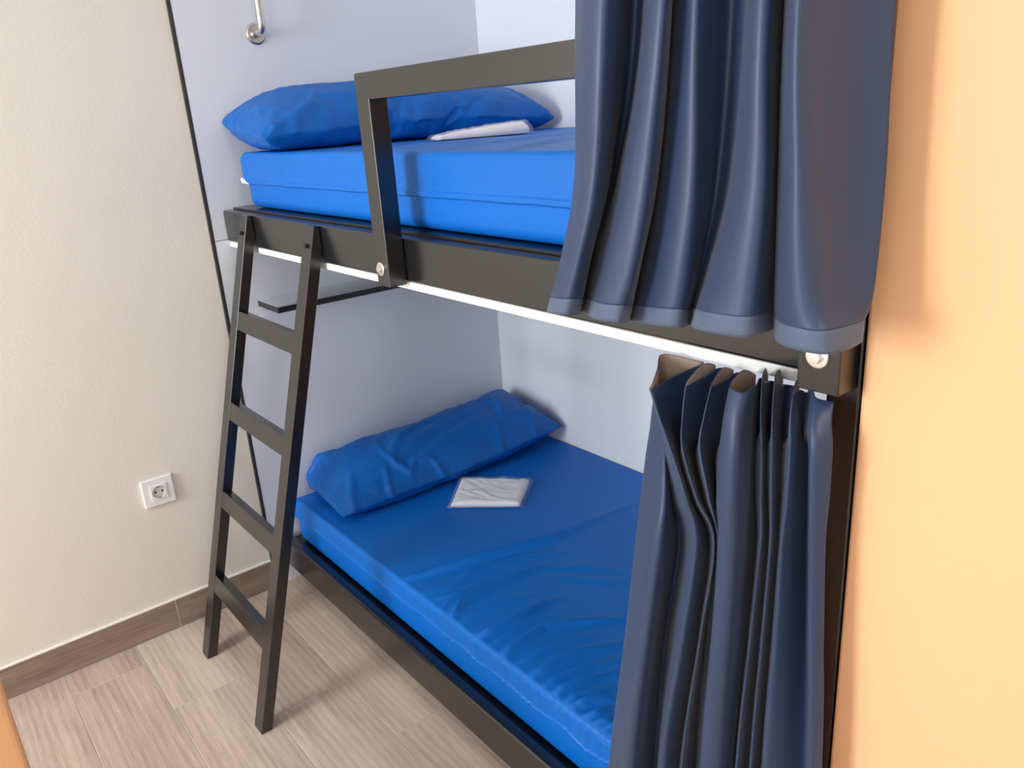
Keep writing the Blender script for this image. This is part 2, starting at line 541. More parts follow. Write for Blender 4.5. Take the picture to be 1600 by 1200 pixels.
# ------------------------------------------------------------------ pillows (soft shapes from a pressure-cloth study)
PILLOWS = {}
PILLOWS = {
 'low': (60, 30, [
75, 337, 32, 90, 337, 33, 88, 327, 43, 76, 325, 34, 89, 315, 45, 76, 312, 35, 90, 302, 46, 77, 300, 37, 90, 290, 49, 77, 288, 38, 90, 278, 52, 78,
276, 40, 90, 266, 54, 79, 264, 41, 90, 253, 55, 79, 251, 42, 91, 241, 56, 80, 239, 44, 93, 229, 56, 80, 227, 45, 93, 217, 59, 81, 215, 46, 93, 205,
61, 81, 202, 48, 94, 193, 61, 82, 190, 48, 94, 180, 64, 83, 178, 50, 94, 168, 65, 83, 166, 52, 95, 156, 67, 84, 154, 53, 95, 144, 68, 85, 141, 55, 97,
131, 68, 85, 129, 56, 97, 119, 71, 86, 117, 56, 99, 107, 70, 87, 105, 57, 99, 95, 73, 89, 93, 58, 102, 83, 71, 90, 81, 58, 103, 71, 73, 93, 69, 59,
109, 61, 68, 95, 57, 59, 106, 49, 74, 99, 45, 59, 113, 39, 75, 107, 35, 59, 124, 33, 72, 119, 30, 56, 120, 36, 57, 133, 32, 50, 125, 48, 56, 133, 43,
43, 115, 46, 44, 125, 49, 32, 107, 39, 33, 116, 45, 21, 104, 337, 34, 103, 328, 45, 102, 317, 53, 103, 305, 54, 103, 292, 58, 103, 280, 61, 104, 268,
61, 103, 256, 66, 103, 243, 67, 105, 231, 67, 105, 219, 69, 104, 207, 73, 105, 195, 74, 106, 182, 74, 106, 170, 77, 107, 158, 78, 107, 146, 81, 108,
134, 81, 107, 122, 84, 107, 109, 86, 111, 98, 84, 111, 85, 87, 116, 74, 83, 120, 63, 80, 113, 54, 89, 123, 50, 78, 134, 43, 73, 121, 37, 74, 114, 46,
67, 108, 37, 56, 105, 29, 44, 119, 337, 34, 118, 329, 47, 117, 318, 57, 116, 307, 63, 117, 294, 64, 117, 282, 67, 116, 270, 71, 116, 258, 74, 116,
246, 77, 116, 234, 79, 117, 221, 81, 117, 209, 84, 118, 197, 83, 118, 185, 86, 118, 173, 89, 118, 160, 90, 118, 148, 92, 119, 136, 94, 121, 124, 93,
119, 112, 97, 122, 100, 96, 122, 88, 99, 125, 76, 97, 131, 65, 93, 124, 56, 101, 124, 45, 95, 137, 41, 89, 123, 44, 88, 115, 36, 78, 110, 28, 67, 110,
20, 54, 133, 337, 35, 132, 329, 48, 131, 320, 59, 131, 308, 64, 130, 296, 72, 130, 284, 76, 130, 272, 77, 130, 260, 80, 130, 248, 84, 130, 235, 85,
131, 223, 88, 130, 211, 92, 130, 199, 94, 131, 187, 95, 131, 175, 97, 131, 162, 99, 131, 150, 102, 133, 138, 101, 130, 126, 106, 131, 114, 109, 131,
102, 110, 134, 90, 108, 136, 78, 110, 141, 67, 105, 138, 55, 108, 129, 45, 111, 133, 35, 104, 135, 37, 88, 124, 28, 85, 125, 25, 69, 122, 15, 60, 148,
337, 35, 147, 330, 50, 146, 321, 61, 145, 310, 69, 145, 297, 74, 144, 286, 81, 144, 274, 84, 144, 262, 87, 144, 249, 89, 144, 237, 93, 144, 225, 94,
143, 213, 100, 143, 201, 103, 143, 189, 105, 144, 177, 105, 144, 165, 109, 145, 153, 109, 144, 141, 114, 145, 128, 112, 145, 116, 114, 145, 104, 118,
143, 92, 123, 148, 81, 119, 142, 70, 122, 140, 57, 124, 140, 45, 123, 146, 42, 108, 138, 32, 104, 139, 27, 87, 139, 22, 72, 136, 11, 63, 162, 338, 36,
161, 330, 51, 160, 321, 63, 160, 310, 72, 159, 299, 79, 159, 287, 83, 158, 276, 90, 158, 264, 94, 158, 252, 97, 158, 239, 100, 158, 227, 102, 157,
215, 106, 157, 203, 107, 157, 191, 110, 157, 179, 115, 158, 167, 116, 157, 155, 120, 158, 143, 117, 157, 131, 123, 156, 119, 127, 154, 107, 131, 154,
95, 135, 154, 83, 135, 154, 70, 134, 155, 58, 128, 154, 46, 130, 154, 36, 119, 152, 28, 106, 151, 21, 92, 153, 19, 76, 151, 9, 64, 177, 338, 36, 176,
330, 50, 175, 322, 64, 174, 311, 72, 174, 301, 82, 173, 288, 86, 173, 277, 93, 173, 265, 96, 172, 253, 100, 172, 241, 106, 172, 229, 109, 172, 217,
109, 171, 205, 115, 171, 193, 119, 170, 181, 122, 171, 169, 124, 172, 157, 122, 171, 145, 127, 170, 133, 131, 170, 120, 132, 168, 108, 138, 168, 96,
138, 168, 84, 139, 169, 72, 136, 169, 59, 136, 169, 49, 127, 166, 42, 113, 167, 32, 102, 166, 21, 95, 166, 14, 80, 166, 7, 65, 191, 338, 37, 191, 331,
52, 190, 322, 64, 189, 313, 76, 188, 302, 84, 188, 290, 90, 187, 278, 95, 187, 267, 101, 186, 255, 106, 186, 243, 110, 186, 231, 111, 186, 219, 116,
185, 207, 119, 185, 195, 125, 185, 183, 126, 185, 170, 127, 186, 158, 129, 185, 146, 132, 185, 134, 135, 183, 122, 141, 183, 110, 142, 183, 97, 142,
183, 85, 143, 183, 73, 142, 184, 62, 133, 182, 54, 121, 181, 42, 116, 181, 31, 108, 181, 22, 96, 181, 16, 80, 181, 8, 66, 206, 339, 36, 205, 331, 52,
204, 324, 67, 204, 313, 76, 203, 303, 86, 202, 291, 92, 202, 280, 100, 201, 268, 105, 201, 256, 108, 201, 245, 115, 200, 232, 118, 200, 220, 120, 200,
209, 125, 200, 196, 127, 199, 185, 133, 199, 172, 135, 198, 160, 138, 198, 148, 141, 198, 136, 142, 198, 123, 143, 198, 111, 145, 198, 99, 144, 198,
86, 146, 197, 77, 135, 198, 66, 128, 197, 54, 126, 196, 43, 116, 196, 32, 108, 196, 25, 94, 196, 16, 82, 196, 8, 66, 220, 339, 36, 220, 333, 54, 219,
324, 66, 218, 315, 79, 218, 304, 88, 217, 292, 94, 217, 281, 102, 216, 269, 106, 216, 258, 112, 215, 246, 115, 215, 234, 121, 215, 222, 124, 214, 210,
129, 214, 198, 130, 214, 186, 136, 213, 174, 138, 213, 161, 139, 213, 149, 141, 213, 137, 144, 213, 125, 148, 213, 112, 146, 213, 100, 149, 212, 90,
140, 212, 78, 138, 212, 66, 134, 212, 55, 124, 212, 44, 118, 212, 34, 108, 212, 26, 94, 212, 18, 80, 211, 8, 66, 235, 339, 38, 234, 334, 55, 233, 326,
69, 233, 316, 80, 232, 305, 88, 232, 294, 97, 231, 282, 104, 231, 270, 108, 230, 259, 114, 230, 247, 119, 230, 235, 124, 229, 223, 128, 229, 211, 130,
229, 199, 133, 228, 187, 138, 228, 175, 140, 228, 163, 144, 228, 151, 147, 227, 138, 150, 228, 126, 149, 227, 114, 152, 227, 103, 145, 227, 90, 144,
227, 79, 138, 227, 67, 132, 227, 56, 128, 227, 45, 119, 227, 36, 106, 227, 26, 96, 227, 17, 82, 227, 9, 68, 249, 340, 38, 249, 333, 54, 248, 327, 70,
247, 316, 79, 247, 306, 90, 246, 295, 98, 246, 283, 104, 245, 272, 110, 245, 260, 115, 245, 248, 122, 244, 236, 125, 244, 225, 131, 244, 212, 134,
243, 200, 137, 243, 188, 139, 243, 176, 144, 243, 164, 147, 243, 152, 148, 242, 140, 152, 242, 127, 154, 242, 115, 153, 242, 103, 147, 242, 91, 147,
242, 79, 142, 242, 67, 136, 242, 58, 126, 242, 48, 115, 242, 37, 108, 242, 27, 96, 242, 18, 83, 242, 10, 68, 264, 340, 38, 263, 335, 55, 263, 328, 70,
262, 316, 79, 262, 307, 91, 261, 296, 99, 261, 285, 107, 260, 273, 111, 260, 261, 118, 259, 249, 122, 259, 238, 128, 259, 226, 132, 259, 213, 134,
258, 201, 137, 258, 189, 142, 258, 177, 144, 258, 165, 148, 257, 153, 152, 257, 141, 154, 257, 129, 151, 257, 116, 150, 257, 104, 151, 257, 92, 146,
257, 80, 141, 257, 68, 137, 257, 58, 128, 257, 49, 116, 257, 37, 108, 257, 29, 94, 257, 20, 81, 257, 11, 68, 278, 340, 38, 278, 335, 57, 277, 329, 72,
277, 318, 80, 276, 308, 92, 276, 296, 99, 275, 285, 108, 275, 274, 114, 275, 262, 118, 274, 250, 124, 274, 239, 129, 273, 227, 134, 273, 214, 136,
273, 203, 141, 273, 191, 145, 273, 178, 148, 272, 166, 151, 272, 154, 151, 272, 142, 154, 272, 129, 152, 272, 117, 154, 272, 105, 152, 272, 93, 147,
272, 81, 141, 272, 69, 136, 272, 59, 128, 272, 49, 117, 272, 38, 110, 272, 29, 97, 272, 20, 83, 273, 13, 68, 293, 340, 39, 292, 334, 56, 292, 330, 73,
291, 319, 83, 291, 308, 92, 290, 297, 101, 290, 286, 107, 290, 275, 114, 289, 263, 119, 289, 251, 124, 289, 240, 131, 288, 228, 135, 288, 216, 138,
288, 204, 143, 288, 192, 145, 287, 179, 148, 287, 167, 152, 287, 155, 155, 287, 143, 153, 287, 130, 155, 287, 118, 152, 287, 106, 152, 287, 94, 146,
287, 82, 143, 287, 71, 135, 287, 60, 129, 287, 49, 120, 287, 40, 108, 287, 29, 98, 288, 22, 82, 288, 14, 67, 307, 341, 39, 307, 335, 56, 306, 330, 73,
306, 320, 84, 306, 309, 92, 305, 298, 102, 305, 287, 108, 304, 276, 116, 304, 264, 122, 304, 252, 127, 303, 241, 132, 303, 228, 135, 303, 217, 140,
303, 205, 143, 302, 193, 148, 302, 181, 150, 302, 168, 151, 302, 156, 153, 302, 144, 156, 302, 131, 153, 302, 119, 154, 302, 107, 152, 302, 95, 149,
302, 83, 143, 302, 72, 136, 302, 61, 128, 302, 50, 121, 302, 39, 111, 302, 30, 99, 303, 23, 83, 303, 15, 68, 322, 342, 40, 322, 337, 57, 321, 331, 74,
321, 320, 83, 320, 310, 94, 320, 299, 103, 319, 288, 110, 319, 276, 116, 319, 265, 123, 318, 253, 127, 318, 242, 133, 318, 230, 136, 318, 218, 142,
317, 206, 146, 317, 194, 150, 317, 182, 152, 317, 169, 155, 317, 157, 156, 317, 145, 155, 317, 132, 156, 317, 120, 154, 317, 108, 149, 317, 96, 148,
317, 85, 140, 317, 73, 134, 317, 61, 130, 318, 51, 121, 317, 41, 109, 318, 31, 99, 318, 24, 84, 318, 17, 67, 336, 343, 41, 336, 336, 57, 336, 332, 74,
335, 321, 85, 335, 311, 95, 335, 300, 102, 334, 289, 111, 334, 278, 118, 333, 266, 124, 333, 254, 128, 333, 243, 134, 333, 231, 139, 332, 219, 143,
332, 207, 145, 332, 195, 150, 332, 182, 152, 332, 170, 153, 332, 158, 156, 332, 146, 157, 332, 133, 154, 332, 121, 152, 332, 109, 152, 332, 97, 146,
332, 85, 142, 332, 73, 138, 332, 63, 127, 333, 53, 118, 332, 41, 111, 333, 32, 99, 333, 26, 83, 334, 19, 67, 351, 343, 41, 351, 337, 57, 350, 332, 74,
350, 322, 85, 350, 311, 94, 349, 301, 104, 349, 289, 110, 349, 278, 118, 348, 267, 124, 348, 255, 129, 348, 243, 134, 347, 232, 140, 347, 220, 143,
347, 208, 148, 347, 196, 151, 347, 183, 154, 347, 171, 157, 347, 159, 155, 347, 147, 155, 347, 134, 157, 347, 122, 155, 347, 110, 152, 347, 98, 146,
347, 86, 143, 347, 74, 138, 347, 64, 128, 347, 52, 122, 348, 42, 111, 347, 36, 96, 348, 27, 83, 349, 20, 67, 365, 344, 41, 365, 339, 58, 365, 333, 74,
365, 322, 84, 364, 313, 96, 364, 301, 104, 364, 291, 112, 363, 279, 118, 363, 268, 126, 363, 256, 130, 363, 245, 136, 362, 232, 140, 362, 221, 145,
362, 209, 149, 362, 197, 152, 362, 184, 153, 362, 172, 158, 362, 160, 159, 362, 147, 159, 362, 136, 155, 362, 123, 152, 362, 111, 148, 362, 99, 147,
362, 88, 141, 362, 76, 135, 362, 64, 132, 363, 53, 123, 363, 45, 109, 362, 36, 98, 362, 32, 80, 364, 24, 67, 380, 346, 42, 380, 340, 59, 379, 331, 72,
379, 323, 85, 379, 314, 97, 379, 303, 106, 378, 291, 112, 378, 280, 119, 378, 269, 127, 378, 257, 130, 377, 246, 137, 377, 234, 141, 377, 222, 145,
377, 210, 150, 377, 197, 152, 377, 185, 156, 377, 173, 159, 376, 161, 160, 377, 148, 160, 376, 136, 158, 377, 124, 155, 376, 112, 152, 377, 100, 146,
377, 88, 145, 377, 76, 138, 377, 67, 128, 377, 56, 119, 378, 45, 111, 378, 36, 98, 377, 29, 83, 378, 28, 64, 394, 347, 42, 394, 339, 57, 394, 332, 73,
394, 323, 84, 393, 314, 97, 393, 303, 106, 393, 292, 114, 393, 281, 119, 392, 269, 126, 392, 258, 133, 392, 246, 138, 392, 235, 143, 392, 223, 147,
392, 210, 150, 392, 198, 154, 392, 186, 157, 391, 174, 158, 391, 162, 160, 391, 149, 157, 391, 137, 157, 391, 124, 158, 392, 112, 153, 392, 100, 151,
392, 89, 143, 392, 78, 136, 392, 67, 130, 392, 58, 117, 393, 47, 109, 392, 40, 95, 392, 29, 85, 391, 23, 68, 409, 348, 41, 409, 340, 57, 409, 333, 74,
408, 323, 84, 408, 315, 97, 408, 304, 105, 408, 293, 114, 407, 282, 121, 407, 271, 128, 407, 259, 133, 407, 247, 138, 407, 235, 143, 407, 223, 147,
406, 211, 152, 407, 199, 153, 406, 187, 156, 406, 175, 160, 406, 162, 159, 406, 150, 160, 406, 138, 158, 406, 125, 158, 407, 113, 155, 407, 101, 151,
407, 90, 145, 407, 78, 139, 407, 69, 129, 407, 58, 120, 408, 50, 107, 407, 38, 98, 407, 31, 83, 407, 22, 68, 423, 349, 43, 423, 342, 59, 423, 334, 74,
423, 324, 85, 423, 316, 97, 423, 304, 105, 422, 294, 114, 422, 282, 120, 422, 271, 128, 422, 260, 133, 422, 248, 138, 422, 236, 144, 421, 224, 149,
421, 212, 152, 421, 200, 155, 421, 188, 158, 421, 176, 159, 421, 163, 161, 421, 151, 162, 421, 138, 160, 421, 126, 159, 422, 114, 153, 422, 103, 148,
422, 91, 143, 422, 79, 140, 422, 68, 132, 422, 57, 122, 422, 47, 112, 422, 38, 99, 422, 30, 86, 422, 22, 69, 438, 349, 43, 438, 343, 60, 438, 335, 75,
438, 326, 87, 437, 316, 98, 437, 306, 107, 437, 294, 114, 437, 284, 123, 437, 272, 129, 437, 260, 133, 436, 249, 140, 436, 237, 144, 436, 225, 147,
436, 213, 153, 436, 201, 154, 436, 189, 157, 436, 176, 160, 436, 164, 159, 436, 152, 161, 436, 139, 158, 436, 127, 158, 436, 115, 155, 437, 103, 150,
437, 91, 144, 437, 81, 136, 437, 69, 130, 437, 59, 119, 437, 48, 111, 437, 40, 97, 437, 31, 84, 437, 22, 70, 452, 350, 43, 452, 343, 60, 452, 336, 75,
452, 327, 88, 452, 316, 97, 452, 306, 106, 452, 295, 114, 452, 284, 122, 451, 273, 128, 451, 261, 134, 451, 249, 139, 451, 238, 145, 451, 226, 149,
451, 214, 154, 451, 202, 157, 451, 189, 158, 451, 177, 158, 451, 165, 159, 451, 152, 161, 451, 140, 156, 451, 128, 157, 451, 116, 155, 451, 104, 148,
452, 92, 143, 452, 82, 135, 452, 71, 127, 452, 59, 122, 452, 49, 112, 452, 39, 100, 452, 30, 86, 452, 23, 71, 467, 350, 42, 467, 343, 58, 467, 335,
73, 467, 327, 87, 467, 317, 97, 467, 306, 105, 466, 296, 115, 466, 284, 121, 466, 274, 129, 466, 262, 134, 466, 250, 141, 466, 238, 144, 466, 227,
150, 466, 214, 152, 466, 203, 157, 466, 190, 158, 466, 178, 160, 466, 166, 162, 466, 153, 159, 466, 141, 159, 466, 129, 154, 466, 117, 154, 466, 105,
150, 467, 94, 142, 466, 82, 138, 466, 70, 131, 467, 61, 120, 467, 50, 110, 467, 41, 97, 467, 31, 87, 467, 23, 71, 481, 351, 44, 481, 344, 59, 481,
337, 75, 481, 328, 88, 481, 318, 99, 481, 308, 107, 481, 297, 115, 481, 286, 123, 481, 274, 129, 481, 263, 135, 480, 251, 142, 480, 239, 147, 480,
228, 151, 480, 215, 154, 480, 203, 158, 480, 191, 158, 480, 179, 160, 480, 166, 160, 480, 154, 161, 480, 142, 158, 480, 129, 158, 481, 118, 152, 481,
105, 151, 481, 94, 146, 481, 82, 140, 481, 71, 132, 481, 60, 123, 482, 51, 110, 481, 41, 101, 482, 32, 87, 482, 23, 72, 495, 351, 43, 495, 344, 60,
495, 338, 76, 495, 328, 86, 495, 319, 99, 495, 308, 107, 495, 298, 117, 495, 287, 125, 495, 275, 132, 495, 264, 137, 495, 252, 141, 495, 240, 147,
495, 228, 150, 495, 216, 155, 495, 204, 159, 495, 192, 160, 495, 179, 160, 495, 167, 162, 495, 155, 162, 495, 142, 159, 495, 130, 160, 495, 118, 155,
495, 107, 149, 495, 95, 143, 496, 83, 139, 495, 73, 129, 496, 62, 121, 496, 51, 113, 496, 42, 100, 496, 33, 88, 497, 24, 73, 509, 352, 45, 509, 346,
61, 510, 339, 77, 510, 329, 87, 510, 320, 99, 509, 309, 110, 509, 298, 117, 509, 287, 125, 509, 276, 132, 509, 264, 137, 509, 253, 143, 509, 241, 146,
509, 229, 151, 509, 217, 157, 509, 205, 158, 509, 193, 162, 509, 180, 161, 509, 168, 163, 510, 155, 161, 510, 143, 162, 510, 131, 160, 510, 119, 155,
510, 107, 152, 510, 96, 143, 510, 85, 137, 510, 73, 133, 510, 62, 124, 511, 52, 112, 511, 41, 104, 511, 34, 88, 512, 25, 74, 523, 352, 44, 524, 346,
61, 524, 339, 78, 524, 330, 89, 524, 320, 99, 524, 310, 109, 524, 299, 118, 524, 288, 125, 524, 277, 133, 524, 265, 137, 524, 253, 143, 524, 242, 149,
524, 230, 154, 524, 218, 157, 524, 205, 159, 524, 193, 161, 524, 181, 164, 524, 168, 163, 524, 156, 163, 524, 144, 161, 524, 131, 159, 524, 119, 159,
525, 107, 155, 524, 96, 149, 524, 84, 142, 525, 73, 135, 525, 62, 126, 525, 52, 116, 526, 42, 104, 526, 34, 91, 526, 26, 74, 538, 353, 46, 538, 347,
63, 538, 340, 78, 538, 330, 89, 538, 321, 102, 538, 311, 111, 538, 299, 118, 538, 289, 126, 538, 277, 133, 538, 266, 138, 538, 254, 146, 538, 242,
149, 538, 231, 155, 538, 218, 156, 538, 206, 159, 538, 194, 163, 539, 182, 165, 539, 169, 165, 539, 157, 163, 539, 144, 163, 539, 132, 162, 539, 120,
156, 539, 108, 152, 539, 96, 149, 539, 86, 140, 540, 74, 135, 539, 65, 124, 540, 54, 116, 540, 45, 103, 541, 35, 91, 541, 27, 75, 552, 354, 47, 552,
348, 64, 552, 341, 79, 552, 331, 92, 552, 322, 102, 552, 311, 111, 552, 301, 121, 552, 289, 128, 552, 278, 133, 552, 267, 141, 553, 255, 146, 553,
243, 150, 553, 231, 155, 553, 219, 157, 553, 207, 162, 553, 194, 163, 553, 182, 166, 553, 170, 165, 553, 158, 166, 553, 145, 165, 554, 133, 162, 554,
121, 158, 554, 109, 156, 554, 98, 148, 553, 86, 144, 554, 76, 135, 554, 64, 128, 555, 55, 115, 555, 45, 106, 556, 37, 91, 556, 28, 77, 566, 354, 47,
566, 348, 64, 567, 341, 79, 567, 332, 93, 567, 322, 102, 567, 312, 114, 567, 301, 122, 567, 290, 128, 567, 279, 135, 567, 267, 141, 567, 256, 147,
567, 244, 152, 567, 232, 156, 567, 220, 160, 567, 208, 162, 568, 195, 164, 568, 183, 167, 568, 171, 167, 568, 158, 167, 568, 146, 163, 568, 134, 161,
568, 121, 160, 568, 110, 154, 568, 98, 149, 568, 86, 147, 568, 75, 140, 569, 66, 128, 569, 55, 119, 570, 45, 108, 570, 37, 94, 571, 29, 78, 580, 355,
48, 580, 349, 66, 581, 341, 79, 581, 333, 93, 581, 322, 103, 581, 313, 114, 581, 302, 123, 581, 291, 130, 581, 279, 136, 581, 268, 143, 581, 256, 148,
581, 244, 152, 582, 232, 155, 582, 220, 160, 582, 208, 162, 582, 196, 166, 582, 184, 166, 582, 171, 166, 582, 159, 167, 582, 146, 166, 583, 134, 164,
583, 122, 160, 583, 110, 158, 583, 98, 153, 583, 87, 144, 583, 75, 141, 583, 65, 131, 584, 58, 117, 583, 49, 104, 585, 38, 95, 586, 30, 79, 594, 355,
48, 595, 348, 64, 595, 342, 81, 595, 332, 93, 595, 324, 106, 595, 314, 116, 595, 302, 123, 595, 291, 131, 596, 280, 136, 596, 269, 145, 596, 257, 148,
596, 245, 154, 596, 233, 157, 596, 221, 161, 596, 209, 163, 597, 197, 167, 597, 184, 167, 597, 172, 168, 597, 160, 167, 597, 147, 166, 597, 135, 166,
597, 123, 163, 597, 111, 157, 597, 99, 151, 597, 87, 148, 598, 77, 139, 598, 65, 133, 598, 56, 121, 598, 52, 104, 600, 41, 94, 601, 32, 79, 608, 356,
50, 609, 349, 66, 609, 343, 82, 609, 334, 95, 609, 325, 107, 610, 314, 116, 610, 303, 123, 610, 292, 132, 610, 281, 138, 610, 270, 146, 610, 258, 150,
610, 246, 154, 611, 234, 159, 611, 222, 161, 611, 210, 165, 611, 197, 168, 611, 185, 167, 611, 173, 170, 611, 160, 170, 612, 148, 168, 612, 136, 164,
612, 124, 161, 612, 111, 159, 612, 99, 155, 612, 88, 150, 612, 76, 143, 612, 68, 130, 613, 57, 122, 612, 49, 108, 613, 46, 91, 613, 38, 75, 622, 356,
50, 623, 349, 67, 623, 343, 82, 624, 333, 94, 624, 325, 107, 624, 314, 116, 624, 304, 125, 624, 293, 132, 624, 282, 141, 624, 270, 145, 625, 258, 151,
625, 246, 156, 625, 234, 158, 625, 222, 163, 625, 210, 165, 626, 198, 168, 626, 186, 171, 626, 173, 171, 626, 161, 170, 626, 149, 167, 626, 136, 167,
626, 124, 163, 626, 112, 158, 627, 100, 156, 626, 89, 148, 627, 77, 143, 626, 66, 135, 627, 59, 121, 627, 48, 112, 626, 40, 97, 626, 33, 80, 637, 357,
52, 637, 350, 68, 638, 342, 82, 638, 335, 97, 638, 326, 109, 638, 315, 118, 638, 304, 126, 638, 294, 134, 639, 283, 142, 639, 271, 148, 639, 259, 153,
639, 247, 156, 639, 235, 161, 640, 223, 163, 640, 211, 167, 640, 198, 168, 640, 186, 171, 640, 174, 170, 641, 161, 171, 641, 149, 170, 641, 137, 168,
641, 125, 162, 641, 113, 160, 641, 101, 156, 641, 89, 150, 641, 79, 142, 641, 67, 136, 641, 56, 126, 641, 49, 111, 641, 41, 96, 641, 33, 82, 651, 358,
53, 651, 350, 68, 652, 344, 84, 652, 336, 98, 652, 326, 109, 652, 316, 119, 653, 305, 127, 653, 294, 136, 653, 283, 142, 653, 272, 149, 653, 260, 153,
654, 248, 158, 654, 236, 160, 654, 223, 164, 654, 211, 168, 655, 199, 169, 655, 187, 172, 655, 174, 171, 655, 162, 170, 655, 150, 170, 655, 137, 167,
655, 125, 165, 656, 114, 159, 656, 102, 154, 656, 90, 150, 656, 78, 145, 656, 67, 137, 656, 57, 125, 656, 47, 114, 656, 41, 98, 656, 32, 84, 665, 358,
53, 665, 352, 71, 666, 344, 84, 666, 336, 100, 666, 326, 109, 667, 316, 120, 667, 305, 128, 667, 295, 138, 667, 284, 143, 667, 272, 150, 668, 260,
155, 668, 248, 158, 668, 236, 162, 669, 224, 166, 669, 212, 169, 669, 200, 170, 669, 187, 173, 669, 175, 171, 670, 163, 172, 670, 150, 171, 670, 138,
168, 670, 126, 167, 670, 114, 164, 670, 102, 158, 670, 90, 153, 671, 79, 144, 671, 68, 137, 671, 58, 126, 671, 48, 115, 670, 40, 101, 670, 32, 86,
679, 359, 55, 680, 352, 71, 680, 345, 87, 680, 337, 100, 681, 327, 112, 681, 317, 120, 681, 307, 130, 681, 296, 138, 682, 284, 145, 682, 272, 149,
682, 261, 155, 682, 249, 160, 683, 237, 162, 683, 225, 167, 683, 212, 168, 684, 200, 172, 684, 188, 173, 684, 176, 173, 684, 163, 172, 684, 151, 170,
685, 139, 170, 685, 126, 167, 685, 114, 165, 685, 103, 157, 685, 91, 153, 685, 79, 147, 685, 69, 138, 685, 59, 126, 685, 48, 117, 685, 41, 101, 685,
32, 87, 693, 359, 56, 694, 353, 73, 694, 345, 86, 695, 336, 99, 695, 328, 113, 695, 318, 123, 695, 307, 130, 696, 296, 139, 696, 285, 145, 696, 273,
152, 697, 261, 156, 697, 250, 161, 697, 238, 165, 697, 225, 167, 698, 213, 170, 698, 201, 173, 698, 189, 172, 698, 176, 173, 699, 164, 174, 699, 152,
171, 699, 139, 168, 699, 127, 166, 699, 115, 163, 700, 103, 161, 700, 92, 152, 700, 80, 148, 700, 70, 138, 700, 59, 129, 700, 49, 117, 700, 40, 104,
700, 32, 88, 707, 360, 56, 708, 353, 73, 708, 347, 89, 709, 338, 102, 709, 328, 112, 709, 318, 123, 710, 307, 131, 710, 297, 140, 710, 285, 146, 711,
274, 153, 711, 262, 158, 711, 250, 161, 712, 238, 164, 712, 226, 169, 712, 214, 172, 713, 201, 173, 713, 189, 174, 713, 177, 173, 713, 164, 175, 713,
152, 174, 714, 140, 172, 714, 128, 169, 714, 115, 166, 714, 103, 162, 714, 92, 156, 715, 81, 147, 715, 70, 141, 715, 59, 130, 715, 50, 117, 715, 41,
106, 715, 33, 90, 721, 361, 58, 722, 355, 75, 722, 347, 89, 723, 339, 104, 723, 329, 113, 724, 319, 124, 724, 309, 134, 724, 297, 141, 725, 286, 147,
725, 275, 155, 725, 263, 159, 726, 251, 164, 726, 239, 166, 726, 226, 168, 727, 214, 172, 727, 202, 172, 727, 190, 175, 728, 177, 176, 728, 165, 176,
728, 153, 173, 728, 140, 173, 728, 128, 168, 729, 116, 167, 729, 104, 161, 729, 92, 157, 729, 82, 147, 730, 71, 141, 730, 60, 130, 730, 50, 121, 730,
42, 105, 730, 33, 92, 736, 361, 59, 736, 355, 76, 737, 348, 92, 737, 339, 104, 738, 330, 116, 738, 319, 125, 738, 309, 134, 739, 298, 141, 739, 287,
150, 739, 276, 156, 740, 264, 162, 740, 251, 163, 740, 239, 166, 741, 227, 170, 741, 215, 170, 741, 203, 173, 742, 190, 173, 742, 178, 175, 742, 165,
174, 743, 153, 176, 743, 141, 175, 743, 129, 169, 743, 117, 164, 744, 105, 162, 744, 93, 158, 744, 82, 151, 744, 72, 140, 744, 61, 130, 744, 50, 122,
744, 42, 108, 745, 34, 93, 750, 362, 61, 750, 355, 76, 751, 348, 92, 751, 339, 103, 752, 330, 116, 752, 319, 125, 753, 309, 135, 753, 299, 144, 753,
287, 150, 754, 276, 157, 754, 264, 160, 754, 252, 165, 755, 240, 166, 755, 228, 169, 755, 215, 171, 756, 203, 173, 756, 191, 175, 756, 178, 174, 757,
166, 176, 757, 154, 174, 757, 141, 175, 757, 129, 173, 757, 117, 168, 758, 106, 160, 758, 94, 157, 758, 83, 149, 759, 71, 144, 759, 61, 134, 759, 51,
123, 759, 43, 107, 759, 34, 94, 764, 363, 62, 764, 356, 78, 765, 349, 93, 766, 339, 104, 766, 330, 117, 766, 320, 126, 767, 310, 136, 767, 299, 145,
768, 289, 153, 768, 276, 156, 768, 265, 162, 769, 253, 166, 769, 241, 169, 770, 228, 171, 770, 216, 171, 770, 204, 174, 771, 191, 175, 771, 179, 174,
771, 166, 175, 772, 154, 176, 772, 142, 174, 772, 129, 174, 772, 117, 171, 772, 105, 165, 773, 95, 155, 773, 84, 148, 773, 72, 144, 774, 61, 135, 774,
53, 122, 774, 43, 110, 774, 35, 96, 778, 363, 63, 779, 355, 78, 779, 349, 95, 780, 339, 105, 780, 331, 118, 781, 321, 129, 781, 310, 137, 782, 299,
145, 782, 289, 154, 782, 277, 155, 782, 264, 158, 783, 253, 165, 783, 241, 166, 784, 229, 171, 784, 216, 172, 785, 204, 173, 785, 192, 173, 785, 179,
175, 786, 167, 176, 786, 155, 175, 786, 142, 175, 787, 130, 174, 787, 118, 171, 787, 106, 167, 787, 94, 162, 787, 83, 154, 788, 74, 142, 788, 63, 133,
788, 51, 125, 789, 44, 110, 789, 35, 97, 792, 364, 65, 793, 357, 81, 794, 349, 95, 794, 340, 105, 795, 331, 118, 795, 321, 127, 795, 311, 139, 796,
300, 147, 796, 289, 152, 796, 277, 159, 796, 265, 157, 797, 253, 163, 797, 241, 164, 798, 229, 169, 798, 217, 169, 799, 204, 173, 799, 192, 173, 799,
